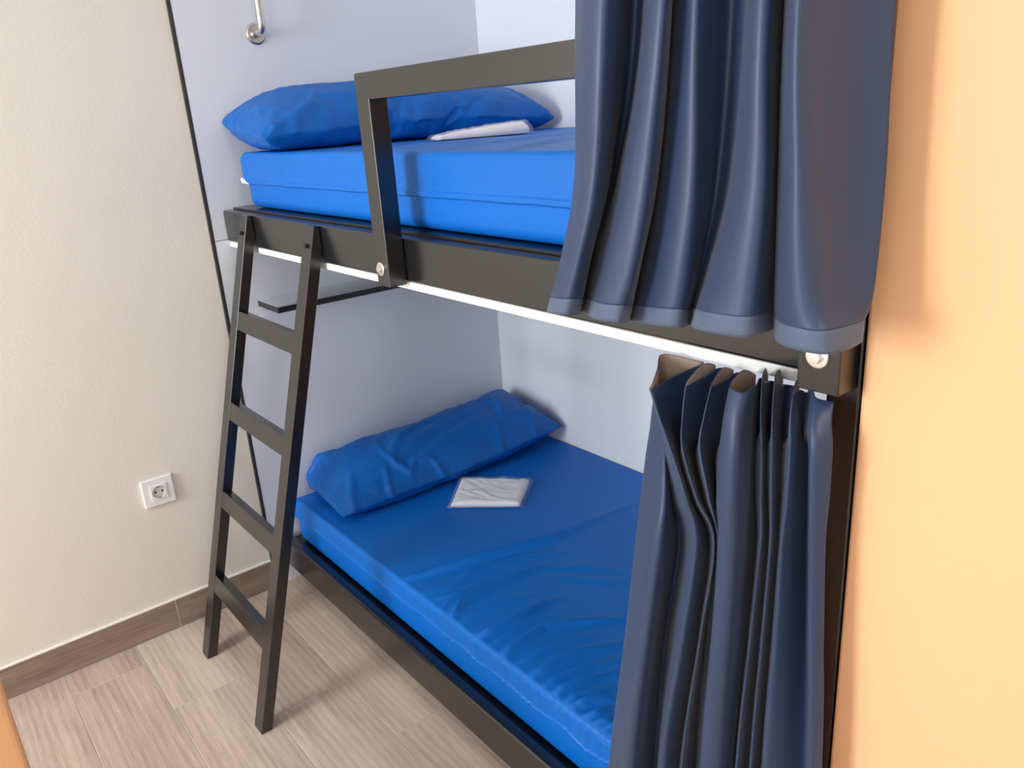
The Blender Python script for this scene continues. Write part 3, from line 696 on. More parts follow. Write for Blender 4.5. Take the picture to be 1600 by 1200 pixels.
180, 172, 800, 167, 175, 801, 155, 175, 801, 143, 173, 801, 130, 172, 801, 118, 172, 802, 106, 166, 802, 94, 164, 802, 83, 156, 802, 73, 146, 803, 62,
136, 803, 52, 127, 803, 44, 112, 804, 36, 98, 806, 364, 65, 807, 358, 81, 808, 349, 94, 808, 341, 107, 809, 332, 120, 809, 321, 128, 810, 311, 139,
810, 300, 145, 810, 289, 154, 809, 277, 152, 811, 266, 158, 811, 253, 159, 812, 242, 164, 812, 229, 167, 813, 217, 170, 813, 205, 170, 814, 192, 171,
814, 180, 172, 814, 168, 171, 815, 156, 175, 815, 143, 174, 816, 131, 173, 816, 119, 170, 816, 106, 169, 816, 94, 166, 817, 84, 156, 817, 72, 150,
817, 63, 137, 818, 53, 128, 818, 45, 113, 819, 36, 100, 821, 365, 66, 821, 359, 82, 822, 350, 96, 823, 341, 108, 823, 332, 120, 823, 322, 129, 824,
311, 138, 824, 299, 144, 824, 288, 152, 822, 277, 146, 824, 266, 153, 825, 254, 158, 826, 242, 162, 826, 230, 164, 827, 217, 167, 828, 205, 170, 828,
193, 171, 828, 180, 170, 828, 168, 168, 829, 156, 173, 830, 144, 171, 830, 131, 172, 831, 119, 171, 831, 107, 168, 831, 94, 167, 831, 83, 159, 832,
74, 148, 832, 63, 140, 833, 55, 127, 833, 45, 115, 833, 37, 101, 835, 365, 67, 835, 359, 83, 836, 350, 97, 837, 341, 108, 837, 332, 120, 838, 321,
129, 838, 310, 135, 838, 299, 143, 838, 287, 149, 836, 275, 148, 834, 264, 142, 836, 252, 148, 835, 240, 149, 839, 229, 156, 837, 217, 156, 839, 205,
160, 842, 194, 166, 842, 181, 165, 843, 169, 168, 844, 157, 170, 844, 144, 171, 845, 132, 171, 845, 120, 168, 845, 107, 167, 846, 95, 168, 846, 83,
161, 846, 74, 150, 847, 64, 141, 847, 54, 130, 848, 45, 117, 848, 38, 102, 849, 366, 69, 850, 358, 83, 850, 351, 97, 851, 341, 107, 851, 332, 120,
852, 321, 128, 852, 309, 134, 852, 297, 139, 852, 286, 146, 851, 274, 147, 848, 262, 145, 847, 250, 138, 844, 238, 137, 848, 228, 145, 849, 216, 147,
852, 205, 155, 854, 194, 160, 856, 182, 163, 856, 169, 164, 856, 157, 163, 858, 145, 167, 858, 132, 166, 859, 120, 167, 860, 108, 168, 861, 95, 168,
861, 84, 161, 861, 73, 154, 862, 65, 141, 862, 54, 132, 862, 47, 117, 863, 39, 104, 863, 367, 70, 864, 359, 84, 864, 350, 96, 865, 341, 108, 866, 331,
118, 866, 320, 125, 866, 308, 131, 865, 296, 135, 865, 285, 141, 864, 272, 141, 862, 260, 144, 861, 248, 143, 858, 236, 138, 856, 225, 131, 862, 216,
141, 863, 204, 145, 863, 192, 147, 869, 182, 156, 868, 170, 155, 870, 157, 157, 871, 145, 158, 872, 133, 162, 872, 121, 161, 873, 108, 161, 874, 96,
161, 875, 84, 164, 876, 72, 157, 876, 63, 146, 877, 55, 133, 877, 47, 119, 878, 40, 104, 877, 367, 71, 878, 359, 84, 879, 351, 97, 879, 341, 108, 880,
330, 115, 879, 318, 119, 879, 307, 127, 879, 295, 131, 879, 283, 136, 878, 271, 138, 876, 258, 138, 875, 246, 141, 872, 235, 135, 868, 226, 124, 872,
215, 130, 871, 202, 131, 876, 193, 141, 880, 182, 146, 882, 170, 149, 882, 157, 148, 884, 145, 153, 885, 133, 155, 887, 121, 157, 888, 109, 158, 888,
96, 159, 888, 84, 157, 883, 77, 144, 890, 66, 144, 892, 56, 134, 892, 48, 121, 892, 42, 106, 891, 368, 72, 892, 360, 86, 893, 350, 96, 894, 341, 106,
893, 329, 111, 893, 317, 116, 892, 305, 121, 890, 292, 121, 891, 281, 128, 891, 269, 132, 890, 257, 135, 889, 245, 138, 886, 234, 132, 882, 222, 126,
879, 213, 115, 885, 205, 126, 889, 194, 132, 891, 182, 135, 893, 170, 139, 895, 158, 142, 896, 145, 143, 896, 133, 144, 896, 120, 145, 893, 108, 143,
898, 97, 148, 900, 85, 148, 896, 74, 140, 891, 68, 127, 903, 62, 127, 907, 50, 121, 907, 43, 107, 906, 369, 74, 906, 359, 84, 907, 350, 96, 906, 338,
100, 904, 326, 102, 905, 315, 108, 903, 302, 111, 902, 290, 114, 901, 278, 117, 897, 266, 118, 899, 255, 124, 896, 243, 124, 885, 239, 115, 891, 228,
115, 894, 215, 116, 896, 203, 117, 895, 191, 118, 891, 179, 118, 896, 168, 122, 902, 157, 127, 903, 145, 128, 904, 132, 130, 902, 120, 129, 904, 108,
132, 899, 96, 130, 908, 87, 134, 908, 75, 131, 900, 74, 117, 904, 63, 111, 916, 56, 111, 922, 45, 108, 920, 369, 75, 921, 360, 86, 919, 348, 88, 918,
336, 93, 916, 324, 95, 915, 312, 98, 911, 300, 97, 909, 288, 99, 906, 276, 101, 907, 264, 106, 906, 252, 109, 898, 242, 106, 895, 230, 111, 888, 227,
97, 890, 215, 98, 891, 202, 99, 894, 190, 100, 901, 180, 106, 905, 168, 109, 908, 156, 112, 908, 144, 112, 908, 132, 113, 911, 119, 116, 907, 107,
115, 903, 96, 114, 910, 85, 118, 899, 77, 116, 910, 80, 108, 915, 69, 104, 917, 59, 95, 928, 50, 94, 934, 370, 76, 932, 358, 77, 930, 346, 79, 928,
333, 81, 926, 321, 83, 924, 309, 85, 921, 297, 86, 919, 285, 88, 916, 273, 89, 914, 261, 91, 911, 249, 92, 906, 237, 94, 901, 226, 96, 895, 215, 97,
895, 215, 81, 900, 203, 85, 904, 192, 87, 907, 180, 90, 910, 168, 92, 912, 155, 94, 914, 143, 96, 915, 131, 98, 914, 118, 99, 913, 106, 99, 911, 94,
100, 906, 82, 100, 892, 84, 102, 901, 78, 93, 912, 72, 87, 924, 66, 84, 933, 57, 82, 89, 326, 26, 90, 313, 28, 89, 301, 26, 89, 289, 27, 90, 276, 29,
89, 264, 28, 89, 252, 28, 90, 240, 31, 90, 227, 31, 91, 215, 33, 91, 203, 33, 90, 190, 33, 90, 178, 34, 91, 166, 36, 93, 154, 38, 91, 141, 37, 91,
129, 38, 91, 117, 39, 94, 105, 41, 91, 93, 40, 94, 81, 41, 100, 70, 43, 98, 58, 41, 105, 48, 42, 103, 35, 42, 116, 31, 39, 128, 26, 35, 121, 36, 35,
116, 45, 44, 103, 326, 25, 102, 314, 19, 102, 302, 18, 102, 289, 17, 101, 277, 17, 101, 265, 16, 102, 253, 18, 101, 240, 17, 102, 228, 19, 101, 215,
18, 101, 203, 19, 102, 191, 22, 102, 179, 22, 100, 166, 20, 100, 154, 21, 101, 142, 24, 101, 129, 24, 102, 117, 27, 100, 105, 24, 104, 94, 31, 102,
83, 25, 107, 72, 27, 102, 60, 24, 102, 48, 24, 105, 36, 24, 119, 41, 28, 119, 35, 42, 108, 29, 35, 119, 33, 45, 118, 326, 26, 117, 315, 17, 117, 303,
16, 116, 290, 13, 116, 278, 13, 115, 266, 10, 115, 253, 8, 114, 241, 8, 114, 228, 7, 113, 216, 7, 113, 204, 8, 113, 191, 8, 112, 179, 8, 112, 167, 10,
113, 155, 13, 112, 142, 11, 114, 130, 15, 114, 118, 14, 116, 108, 23, 117, 96, 22, 114, 85, 14, 113, 73, 11, 116, 61, 16, 112, 50, 11, 109, 38, 8,
110, 31, 21, 124, 31, 27, 117, 20, 30, 123, 20, 45, 133, 326, 25, 132, 316, 15, 131, 304, 11, 131, 291, 10, 130, 279, 6, 130, 266, 7, 129, 254, 4,
129, 242, 5, 129, 229, 7, 128, 217, 7, 128, 205, 5, 128, 192, 6, 128, 180, 7, 127, 168, 5, 127, 155, 4, 127, 144, 10, 127, 132, 6, 129, 119, 9, 130,
109, 18, 129, 99, 10, 128, 87, 6, 127, 75, 4, 126, 62, 3, 126, 50, 3, 124, 37, 5, 125, 31, 19, 123, 19, 23, 129, 16, 37, 121, 8, 46, 147, 328, 23,
147, 317, 14, 146, 304, 10, 146, 292, 6, 145, 280, 5, 145, 267, 3, 144, 255, 5, 144, 243, 4, 144, 230, 4, 143, 218, 4, 143, 206, 6, 143, 193, 3, 143,
181, 3, 142, 169, 7, 142, 157, 3, 143, 145, 8, 142, 133, 4, 144, 121, 6, 145, 111, 14, 144, 99, 8, 143, 87, 9, 143, 75, 5, 141, 63, 6, 140, 50, 9,
140, 39, 3, 138, 28, 12, 138, 19, 23, 137, 7, 29, 136, 7, 46, 162, 329, 22, 161, 318, 13, 161, 305, 9, 160, 293, 4, 160, 280, 4, 160, 268, 3, 159,
256, 6, 159, 243, 3, 159, 231, 3, 158, 219, 6, 158, 206, 3, 158, 194, 6, 158, 182, 3, 158, 170, 7, 157, 158, 6, 157, 146, 3, 157, 134, 9, 158, 123, 2,
160, 112, 10, 159, 100, 11, 158, 87, 12, 158, 76, 7, 156, 64, 12, 155, 52, 7, 155, 40, 4, 154, 28, 11, 152, 17, 18, 152, 7, 30, 151, 7, 47, 176, 329,
21, 176, 318, 12, 175, 306, 7, 175, 294, 4, 175, 281, 6, 175, 269, 3, 174, 256, 3, 174, 244, 7, 174, 232, 7, 173, 219, 7, 173, 207, 3, 173, 195, 3,
172, 183, 6, 172, 170, 3, 172, 159, 8, 173, 147, 3, 172, 135, 9, 172, 123, 9, 174, 112, 2, 172, 99, 2, 171, 87, 4, 173, 76, 10, 170, 64, 7, 170, 52,
12, 169, 39, 9, 169, 27, 7, 168, 16, 15, 167, 12, 32, 167, 7, 47, 191, 330, 21, 191, 319, 11, 190, 307, 6, 190, 294, 3, 189, 282, 3, 189, 269, 6, 189,
257, 6, 188, 245, 3, 188, 232, 3, 188, 220, 3, 188, 208, 7, 187, 196, 7, 187, 184, 3, 187, 171, 5, 187, 159, 4, 187, 147, 8, 187, 135, 3, 187, 124, 9,
187, 111, 10, 187, 100, 4, 186, 88, 8, 187, 76, 3, 185, 64, 3, 185, 52, 10, 184, 40, 5, 183, 28, 11, 183, 16, 15, 182, 11, 30, 182, 10, 48, 206, 331,
21, 205, 319, 13, 205, 308, 5, 205, 295, 6, 204, 282, 6, 204, 270, 3, 204, 258, 7, 203, 245, 3, 203, 233, 6, 203, 221, 3, 202, 208, 3, 202, 196, 4,
202, 184, 8, 202, 172, 3, 202, 160, 4, 202, 148, 8, 202, 136, 3, 202, 124, 3, 202, 113, 9, 202, 100, 6, 201, 89, 11, 201, 76, 9, 201, 65, 3, 200, 52,
4, 199, 40, 8, 198, 28, 6, 198, 18, 16, 197, 12, 32, 197, 8, 48, 220, 331, 22, 220, 321, 10, 219, 308, 7, 219, 296, 4, 219, 283, 6, 219, 271, 3, 218,
258, 4, 218, 246, 6, 218, 234, 3, 217, 222, 7, 217, 209, 6, 217, 197, 3, 217, 185, 6, 217, 173, 8, 217, 161, 3, 217, 149, 8, 216, 137, 9, 217, 125, 3,
217, 113, 3, 217, 102, 11, 216, 90, 5, 216, 78, 5, 216, 65, 5, 214, 53, 8, 214, 41, 4, 213, 28, 6, 213, 20, 19, 212, 11, 31, 212, 10, 48, 235, 330,
24, 234, 322, 10, 234, 309, 4, 234, 296, 3, 234, 284, 7, 233, 272, 4, 233, 259, 3, 233, 247, 6, 232, 234, 6, 232, 222, 3, 232, 210, 7, 231, 198, 7,
231, 186, 3, 231, 173, 5, 232, 161, 8, 231, 149, 3, 231, 137, 9, 231, 125, 9, 232, 114, 3, 232, 102, 9, 231, 90, 4, 230, 78, 9, 230, 66, 10, 229, 54,
5, 229, 42, 7, 229, 29, 7, 228, 18, 16, 227, 14, 33, 227, 9, 49, 249, 332, 22, 249, 322, 12, 249, 310, 3, 249, 297, 6, 248, 285, 4, 248, 272, 6, 248,
260, 7, 248, 248, 4, 247, 235, 3, 247, 223, 6, 247, 211, 3, 246, 199, 7, 246, 187, 3, 246, 174, 7, 246, 162, 4, 246, 150, 3, 246, 138, 8, 245, 126, 5,
246, 114, 10, 246, 103, 3, 246, 91, 3, 245, 78, 4, 245, 66, 9, 244, 55, 3, 244, 42, 4, 244, 30, 10, 243, 19, 16, 243, 13, 31, 242, 12, 50, 264, 330,
24, 264, 323, 9, 263, 310, 3, 263, 298, 5, 263, 285, 6, 263, 273, 3, 262, 261, 7, 262, 248, 7, 262, 236, 3, 262, 224, 3, 261, 211, 5, 261, 199, 3,
261, 187, 7, 261, 175, 4, 261, 163, 8, 260, 151, 9, 261, 139, 3, 260, 127, 3, 261, 115, 11, 261, 103, 7, 260, 91, 9, 260, 80, 3, 259, 67, 3, 259, 55,
8, 259, 43, 4, 259, 30, 7, 258, 20, 16, 258, 15, 33, 257, 10, 49, 278, 331, 25, 278, 324, 9, 278, 311, 4, 278, 299, 6, 277, 286, 4, 277, 274, 3, 277,
261, 6, 277, 249, 4, 277, 237, 7, 276, 224, 6, 276, 212, 3, 276, 200, 3, 276, 188, 7, 276, 176, 3, 275, 163, 3, 276, 152, 8, 276, 140, 5, 276, 127, 3,
275, 115, 4, 276, 104, 11, 275, 92, 5, 275, 80, 8, 274, 68, 8, 274, 56, 3, 274, 44, 9, 274, 31, 7, 273, 22, 18, 273, 13, 32, 273, 12, 49, 293, 331,
25, 293, 325, 9, 293, 312, 4, 292, 299, 3, 292, 287, 6, 292, 274, 3, 292, 262, 5, 292, 250, 3, 291, 238, 6, 291, 225, 4, 291, 213, 5, 291, 201, 3,
291, 189, 7, 291, 176, 4, 290, 164, 5, 290, 152, 4, 290, 140, 9, 289, 128, 9, 290, 116, 3, 290, 105, 9, 290, 93, 4, 289, 80, 3, 289, 69, 8, 289, 57,
3, 288, 44, 3, 289, 32, 8, 288, 24, 21, 288, 13, 31, 288, 14, 49, 308, 332, 26, 308, 326, 10, 307, 313, 7, 307, 300, 3, 307, 287, 3, 307, 275, 6, 307,
263, 3, 306, 250, 3, 306, 238, 6, 306, 226, 3, 306, 214, 3, 306, 201, 6, 305, 189, 3, 305, 177, 6, 305, 165, 3, 305, 153, 5, 305, 140, 4, 305, 129, 9,
305, 117, 5, 305, 105, 3, 304, 93, 8, 304, 81, 3, 304, 68, 3, 303, 56, 9, 303, 45, 2, 304, 35, 13, 304, 25, 22, 303, 14, 31, 303, 15, 49, 322, 334,
24, 322, 326, 9, 322, 314, 6, 322, 301, 5, 321, 288, 4, 321, 276, 4, 321, 264, 7, 321, 251, 4, 321, 239, 3, 321, 227, 6, 320, 214, 7, 320, 202, 3,
320, 190, 6, 320, 178, 3, 320, 166, 3, 320, 153, 5, 319, 141, 3, 320, 130, 10, 319, 117, 8, 319, 105, 7, 319, 93, 3, 319, 81, 7, 319, 69, 3, 318, 57,
10, 319, 46, 3, 318, 33, 8, 317, 22, 16, 318, 17, 31, 318, 15, 48, 337, 335, 25, 337, 327, 10, 337, 314, 8, 336, 301, 3, 336, 289, 4, 336, 276, 5,
336, 264, 3, 336, 252, 7, 336, 240, 3, 335, 227, 3, 335, 215, 4, 335, 203, 7, 335, 191, 3, 335, 179, 7, 334, 166, 7, 335, 154, 4, 334, 142, 2, 335,
130, 8, 334, 118, 4, 334, 106, 3, 334, 94, 3, 334, 82, 7, 334, 70, 3, 334, 58, 10, 334, 46, 5, 333, 34, 10, 332, 22, 15, 332, 22, 32, 334, 16, 48,
351, 335, 27, 352, 327, 11, 351, 315, 9, 351, 302, 3, 351, 290, 5, 351, 277, 5, 350, 265, 3, 350, 252, 3, 350, 240, 7, 350, 228, 3, 350, 216, 3, 350,
204, 7, 350, 192, 4, 349, 179, 3, 349, 167, 5, 349, 155, 9, 349, 143, 3, 350, 131, 7, 349, 119, 3, 349, 107, 7, 349, 95, 4, 349, 82, 6, 349, 70, 3,
349, 59, 10, 348, 46, 9, 348, 34, 8, 347, 22, 14, 347, 18, 31, 348, 22, 48, 366, 335, 27, 366, 329, 12, 366, 316, 7, 366, 303, 6, 365, 290, 3, 365,
278, 4, 365, 265, 5, 365, 253, 4, 365, 241, 8, 365, 229, 4, 365, 217, 3, 365, 204, 6, 364, 192, 7, 364, 180, 4, 364, 167, 4, 364, 156, 9, 364, 144, 3,
364, 132, 3, 364, 119, 5, 364, 107, 4, 364, 95, 8, 364, 83, 3, 364, 71, 3, 364, 59, 10, 363, 47, 6, 363, 35, 11, 363, 23, 15, 362, 18, 31, 363, 23,
47, 380, 338, 27, 381, 329, 13, 380, 317, 6, 380, 304, 7, 380, 291, 3, 380, 279, 6, 380, 266, 4, 380, 254, 3, 379, 241, 4, 379, 229, 8, 380, 217, 4,
379, 205, 3, 379, 193, 4, 379, 180, 6, 379, 168, 3, 379, 157, 9, 379, 145, 4, 379, 132, 5, 379, 120, 3, 379, 108, 3, 379, 96, 9, 378, 84, 10, 378, 71,
10, 378, 60, 5, 378, 48, 9, 378, 35, 8, 378, 24, 16, 377, 18, 31, 377, 19, 49, 395, 338, 27, 395, 329, 15, 395, 317, 6, 395, 304, 8, 395, 292, 5, 395,
279, 3, 394, 267, 6, 394, 255, 6, 394, 242, 3, 394, 230, 4, 394, 218, 7, 394, 206, 3, 394, 194, 6, 394, 181, 4, 394, 169, 3, 394, 157, 8, 394, 145, 9,
394, 133, 4, 394, 121, 5, 393, 108, 7, 393, 96, 4, 393, 85, 10, 393, 73, 6, 393, 61, 3, 393, 48, 4, 393, 35, 8, 393, 26, 19, 392, 17, 31, 392, 18, 49,
410, 339, 28, 410, 328, 16, 410, 317, 8, 409, 304, 4, 409, 292, 9, 409, 280, 4, 409, 268, 3, 409, 255, 6, 409, 243, 5, 409, 231, 4, 409, 218, 3, 409,
206, 7, 409, 194, 3, 409, 182, 7, 409, 169, 6, 409, 157, 3, 409, 146, 9, 409, 134, 5, 409, 121, 8, 408, 109, 4, 409, 97, 5, 408, 85, 10, 408, 74, 3,
408, 61, 7, 408, 49, 3, 408, 37, 11, 408, 26, 19, 408, 18, 32, 407, 21, 49, 424, 338, 32, 424, 327, 21, 424, 316, 12, 424, 305, 3, 423, 292, 4, 424,
280, 8, 424, 268, 4, 424, 256, 5, 424, 244, 3, 423, 231, 5, 423, 219, 3, 424, 207, 6, 424, 195, 3, 423, 182, 3, 424, 170, 6, 423, 158, 5, 423, 145, 4,
423, 134, 10, 423, 123, 4, 423, 110, 4, 423, 99, 10, 423, 87, 5, 423, 74, 3, 423, 62, 3, 423, 50, 4, 423, 37, 9, 423, 28, 21, 423, 19, 32, 422, 20,
50, 438, 340, 28, 438, 330, 17, 438, 318, 9, 438, 305, 7, 438, 293, 3, 438, 281, 9, 439, 269, 3, 438, 257, 5, 438, 244, 6, 438, 232, 4, 438, 220, 5,
438, 207, 3, 438, 195, 7, 438, 183, 7, 438, 171, 3, 438, 158, 3, 438, 146, 3, 438, 135, 10, 438, 123, 3, 438, 111, 5, 438, 99, 10, 438, 88, 4, 438,
75, 6, 438, 63, 4, 438, 51, 7, 438, 38, 8, 438, 29, 20, 438, 20, 33, 438, 22, 51, 452, 341, 28, 452, 331, 15, 453, 318, 11, 452, 306, 5, 453, 294, 3,
453, 281, 5, 453, 269, 8, 453, 257, 3, 453, 245, 6, 453, 233, 3, 453, 221, 6, 453, 208, 5, 453, 196, 3, 453, 183, 5, 453, 171, 8, 453, 159, 6, 453,
147, 3, 453, 135, 10, 453, 124, 4, 453, 112, 4, 453, 100, 9, 453, 88, 3, 453, 76, 3, 453, 64, 7, 453, 51, 4, 453, 39, 9, 453, 30, 21, 453, 21, 33,
453, 21, 52, 467, 341, 28, 467, 332, 15, 467, 320, 10, 467, 307, 4, 467, 295, 6, 467, 283, 7, 467, 270, 5, 467, 258, 7, 468, 246, 3, 468, 234, 5, 468,
221, 3, 468, 209, 3, 467, 197, 6, 468, 184, 8, 467, 172, 6, 468, 160, 8, 468, 148, 3, 468, 136, 9, 468, 125, 3, 468, 112, 4, 468, 100, 9, 468, 89, 3,
468, 77, 6, 468, 64, 3, 468, 52, 6, 468, 41, 14, 468, 29, 19, 468, 23, 35, 467, 23, 53, 481, 342, 27, 481, 333, 14, 481, 321, 7, 481, 308, 7, 481,
296, 4, 481, 283, 3, 482, 271, 4, 482, 259, 8, 482, 246, 7, 482, 234, 4, 482, 222, 7, 482, 210, 7, 482, 198, 4, 482, 185, 4, 482, 173, 9, 482, 162, 4,
482, 150, 8, 482, 138, 5, 483, 125, 4, 482, 113, 9, 483, 101, 9, 483, 89, 4, 482, 77, 8, 482, 65, 4, 482, 53, 10, 482, 41, 12, 483, 29, 20, 483, 24,
36, 482, 23, 53, 496, 342, 29, 496, 334, 15, 496, 322, 7, 496, 309, 5, 496, 297, 6, 496, 284, 4, 496, 272, 6, 496, 259, 4, 496, 247, 8, 496, 235, 8,
496, 223, 4, 496, 211, 4, 496, 198, 7, 496, 186, 4, 496, 174, 9, 497, 163, 4, 496, 150, 4, 496, 139, 10, 497, 126, 10, 497, 114, 10, 497, 102, 4, 497,
90, 5, 497, 78, 9, 497, 66, 5, 497, 54, 10, 497, 41, 12, 498, 30, 21, 498, 26, 37, 497, 26, 55, 510, 342, 30, 510, 335, 15, 510, 322, 10, 510, 310, 5,
510, 297, 5, 510, 285, 8, 510, 272, 5, 510, 260, 8, 510, 248, 5, 510, 236, 4, 510, 224, 8, 510, 211, 9, 510, 199, 6, 510, 187, 9, 510, 175, 5, 511,
163, 9, 511, 151, 5, 511, 139, 10, 511, 127, 6, 512, 115, 9, 511, 103, 5, 511, 91, 11, 512, 79, 7, 512, 67, 5, 511, 54, 6, 512, 42, 12, 512, 32, 22,
512, 29, 39, 512, 24, 56, 524, 343, 31, 524, 335, 16, 524, 323, 9, 524, 311, 9, 524, 298, 6, 524, 285, 5, 524, 273, 9, 524, 261, 10, 525, 249, 7, 524,
237, 9, 525, 224, 5, 525, 212, 5, 525, 200, 10, 525, 188, 12, 525, 176, 6, 525, 164, 6, 525, 152, 9, 525, 139, 6, 525, 127, 11, 526, 116, 6, 526, 103,
6, 526, 92, 12, 526, 79, 10, 526, 67, 12, 526, 55, 6, 526, 45, 16, 526, 35, 27, 526, 25, 38, 526, 26, 57, 538, 346, 30, 538, 336, 18, 538, 324, 10,
538, 311, 7, 538, 298, 10, 538, 286, 6, 538, 274, 6, 538, 261, 7, 539, 249, 10, 539, 237, 8, 539, 225, 11, 539, 213, 7, 539, 200, 6, 538, 188, 7, 539,
177, 13, 539, 165, 8, 540, 152, 6, 540, 140, 7, 540, 128, 12, 540, 116, 12, 541, 104, 8, 541, 92, 13, 541, 80, 13, 540, 68, 8, 541, 56, 9, 541, 44,
13, 541, 34, 24, 541, 27, 39, 541, 26, 57, 552, 347, 30, 552, 335, 22, 552, 323, 14, 552, 311, 7, 553, 299, 12, 553, 287, 8, 552, 275, 11, 552, 262,
10, 553, 250, 7, 553, 238, 7, 553, 225, 8, 553, 213, 11, 553, 201, 7, 553, 189, 10, 553, 176, 9, 553, 165, 15, 554, 153, 9, 554, 141, 11, 554, 129, 8,
554, 117, 12, 555, 104, 15, 554, 93, 8, 555, 81, 8, 555, 68, 7, 555, 57, 15, 555, 44, 14, 556, 34, 24, 556, 29, 40, 556, 29, 58, 566, 346, 33, 566,
337, 19, 566, 325, 12, 567, 312, 8, 567, 300, 8, 567, 287, 12, 567, 275, 8, 567, 263, 9, 567, 251, 12, 567, 238, 12, 567, 226, 9, 567, 214, 8, 567,
201, 11, 567, 189, 8, 567, 177, 8, 567, 165, 10, 568, 153, 16, 569, 142, 10, 569, 129, 9, 569, 117, 9, 569, 105, 14, 569, 94, 9, 569, 81, 13, 570, 69,
9, 569, 57, 9, 570, 45, 15, 570, 34, 25, 571, 31, 41, 571, 29, 58, 580, 348, 32, 581, 338, 19, 581, 326, 12, 580, 313, 13, 580, 300, 13, 581, 288, 9,
581, 276, 11, 581, 263, 11, 581, 251, 9, 581, 239, 9, 582, 227, 12, 582, 214, 12, 582, 202, 12, 582, 190, 10, 581, 177, 13, 581, 165, 9, 582, 154, 16,
582, 142, 17, 583, 130, 15, 583, 118, 9, 584, 106, 14, 584, 94, 10, 584, 82, 12, 584, 69, 15, 584, 57, 10, 584, 49, 22, 585, 36, 26, 585, 35, 44, 585,
34, 61, 594, 349, 32, 595, 338, 20, 595, 326, 14, 595, 313, 11, 595, 301, 14, 595, 289, 10, 595, 276, 11, 595, 264, 13, 596, 252, 11, 595, 240, 13,
596, 227, 10, 596, 215, 10, 596, 203, 10, 596, 190, 14, 595, 178, 10, 596, 166, 14, 596, 154, 10, 596, 142, 12, 597, 130, 18, 597, 118, 17, 598, 106,
11, 598, 95, 17, 598, 82, 18, 598, 71, 13, 598, 58, 11, 598, 47, 19, 598, 40, 33, 598, 29, 43, 598, 28, 61, 608, 350, 32, 609, 338, 24, 609, 326, 17,
609, 314, 11, 609, 302, 15, 609, 289, 15, 610, 277, 11, 609, 265, 11, 610, 253, 15, 610, 240, 13, 610, 228, 15, 610, 216, 15, 610, 203, 16, 610, 191,
11, 610, 179, 15, 610, 167, 11, 610, 155, 15, 610, 143, 16, 611, 131, 12, 611, 118, 14, 612, 106, 18, 611, 95, 12, 612, 83, 14, 612, 71, 19, 613, 59,
13, 613, 47, 19, 612, 37, 29, 612, 32, 46, 612, 28, 62, 623, 349, 34, 623, 340, 22, 623, 327, 16, 623, 315, 14, 623, 302, 13, 624, 290, 17, 624, 277,
16, 624, 265, 12, 624, 253, 12, 624, 241, 15, 624, 229, 13, 624, 216, 12, 624, 204, 13, 625, 192, 13, 624, 179, 17, 624, 168, 12, 624, 155, 13, 625,
143, 17, 625, 131, 13, 626, 120, 18, 626, 108, 14, 626, 95, 14, 626, 83, 13, 627, 72, 20, 628, 60, 17, 627, 47, 21, 627, 36, 30, 627, 32, 46, 627, 28,
63, 637, 348, 37, 637, 341, 22, 637, 327, 19, 637, 316, 13, 637, 303, 13, 638, 291, 17, 638, 278, 15, 638, 266, 18, 638, 254, 13, 639, 242, 13, 639,
229, 14, 638, 217, 18, 638, 205, 18, 639, 192, 18, 639, 180, 14, 638, 168, 18, 639, 156, 14, 639, 144, 19, 640, 132, 14, 640, 120, 14, 640, 108, 20,
640, 96, 20, 640, 83, 18, 641, 71, 14, 642, 61, 23, 642, 48, 27, 642, 36, 30, 641, 30, 46, 641, 32, 64, 651, 349, 38, 651, 341, 23, 651, 329, 20, 651,
316, 15, 652, 304, 17, 652, 291, 14, 652, 279, 17, 652, 267, 16, 652, 255, 20, 652, 242, 21, 652, 230, 21, 652, 218, 16, 652, 206, 15, 653, 193, 15,
653, 181, 15, 653, 169, 20, 653, 157, 15, 653, 145, 15, 654, 133, 20, 654, 121, 15, 654, 108, 15, 655, 96, 18, 655, 84, 20, 656, 72, 15, 655, 60, 17,
655, 48, 22, 656, 39, 35, 656, 30, 47, 656, 31, 65, 665, 350, 39, 665, 342, 24, 666, 329, 20, 666, 317, 16, 666, 304, 19, 666, 292, 16, 666, 279, 15,
666, 267, 19, 666, 255, 16, 666, 243, 16, 666, 230, 16, 666, 218, 21, 667, 206, 17, 667, 194, 16, 667, 182, 20, 667, 170, 18, 668, 157, 20, 668, 145,
16, 668, 133, 17, 668, 121, 22, 669, 109, 16, 669, 97, 17, 670, 85, 22, 670, 73, 21, 670, 60, 17, 670, 49, 25, 671, 39, 34, 671, 32, 49, 671, 33, 67,
679, 351, 39, 680, 342, 24, 680, 330, 22, 680, 317, 17, 680, 305, 21, 680, 292, 21, 680, 280, 21, 680, 268, 17, 680, 255, 18, 680, 243, 21, 680, 231,
17, 680, 218, 17, 681, 207, 23, 681, 194, 23, 682, 183, 18, 682, 170, 17, 682, 158, 18, 682, 146, 20, 683, 134, 18, 683, 122, 23, 683, 110, 18, 684,
98, 22, 684, 86, 19, 684, 73, 18, 684, 61, 18, 685, 49, 22, 685, 41, 37, 686, 34, 51, 685, 32, 69, 694, 351, 41, 694, 343, 26, 694, 331, 21, 694, 318,
21, 694, 305, 18, 694, 293, 18, 694, 280, 19, 694, 268, 23, 694, 256, 22, 694, 244, 19, 694, 232, 22, 694, 219, 23, 694, 207, 18, 694, 195, 19, 696,
183, 24, 696, 171, 23, 697, 159, 19, 697, 146, 21, 697, 134, 19, 698, 123, 25, 698, 111, 20, 698, 98, 19, 699, 86, 23, 699, 74, 22, 699, 61, 20, 699,
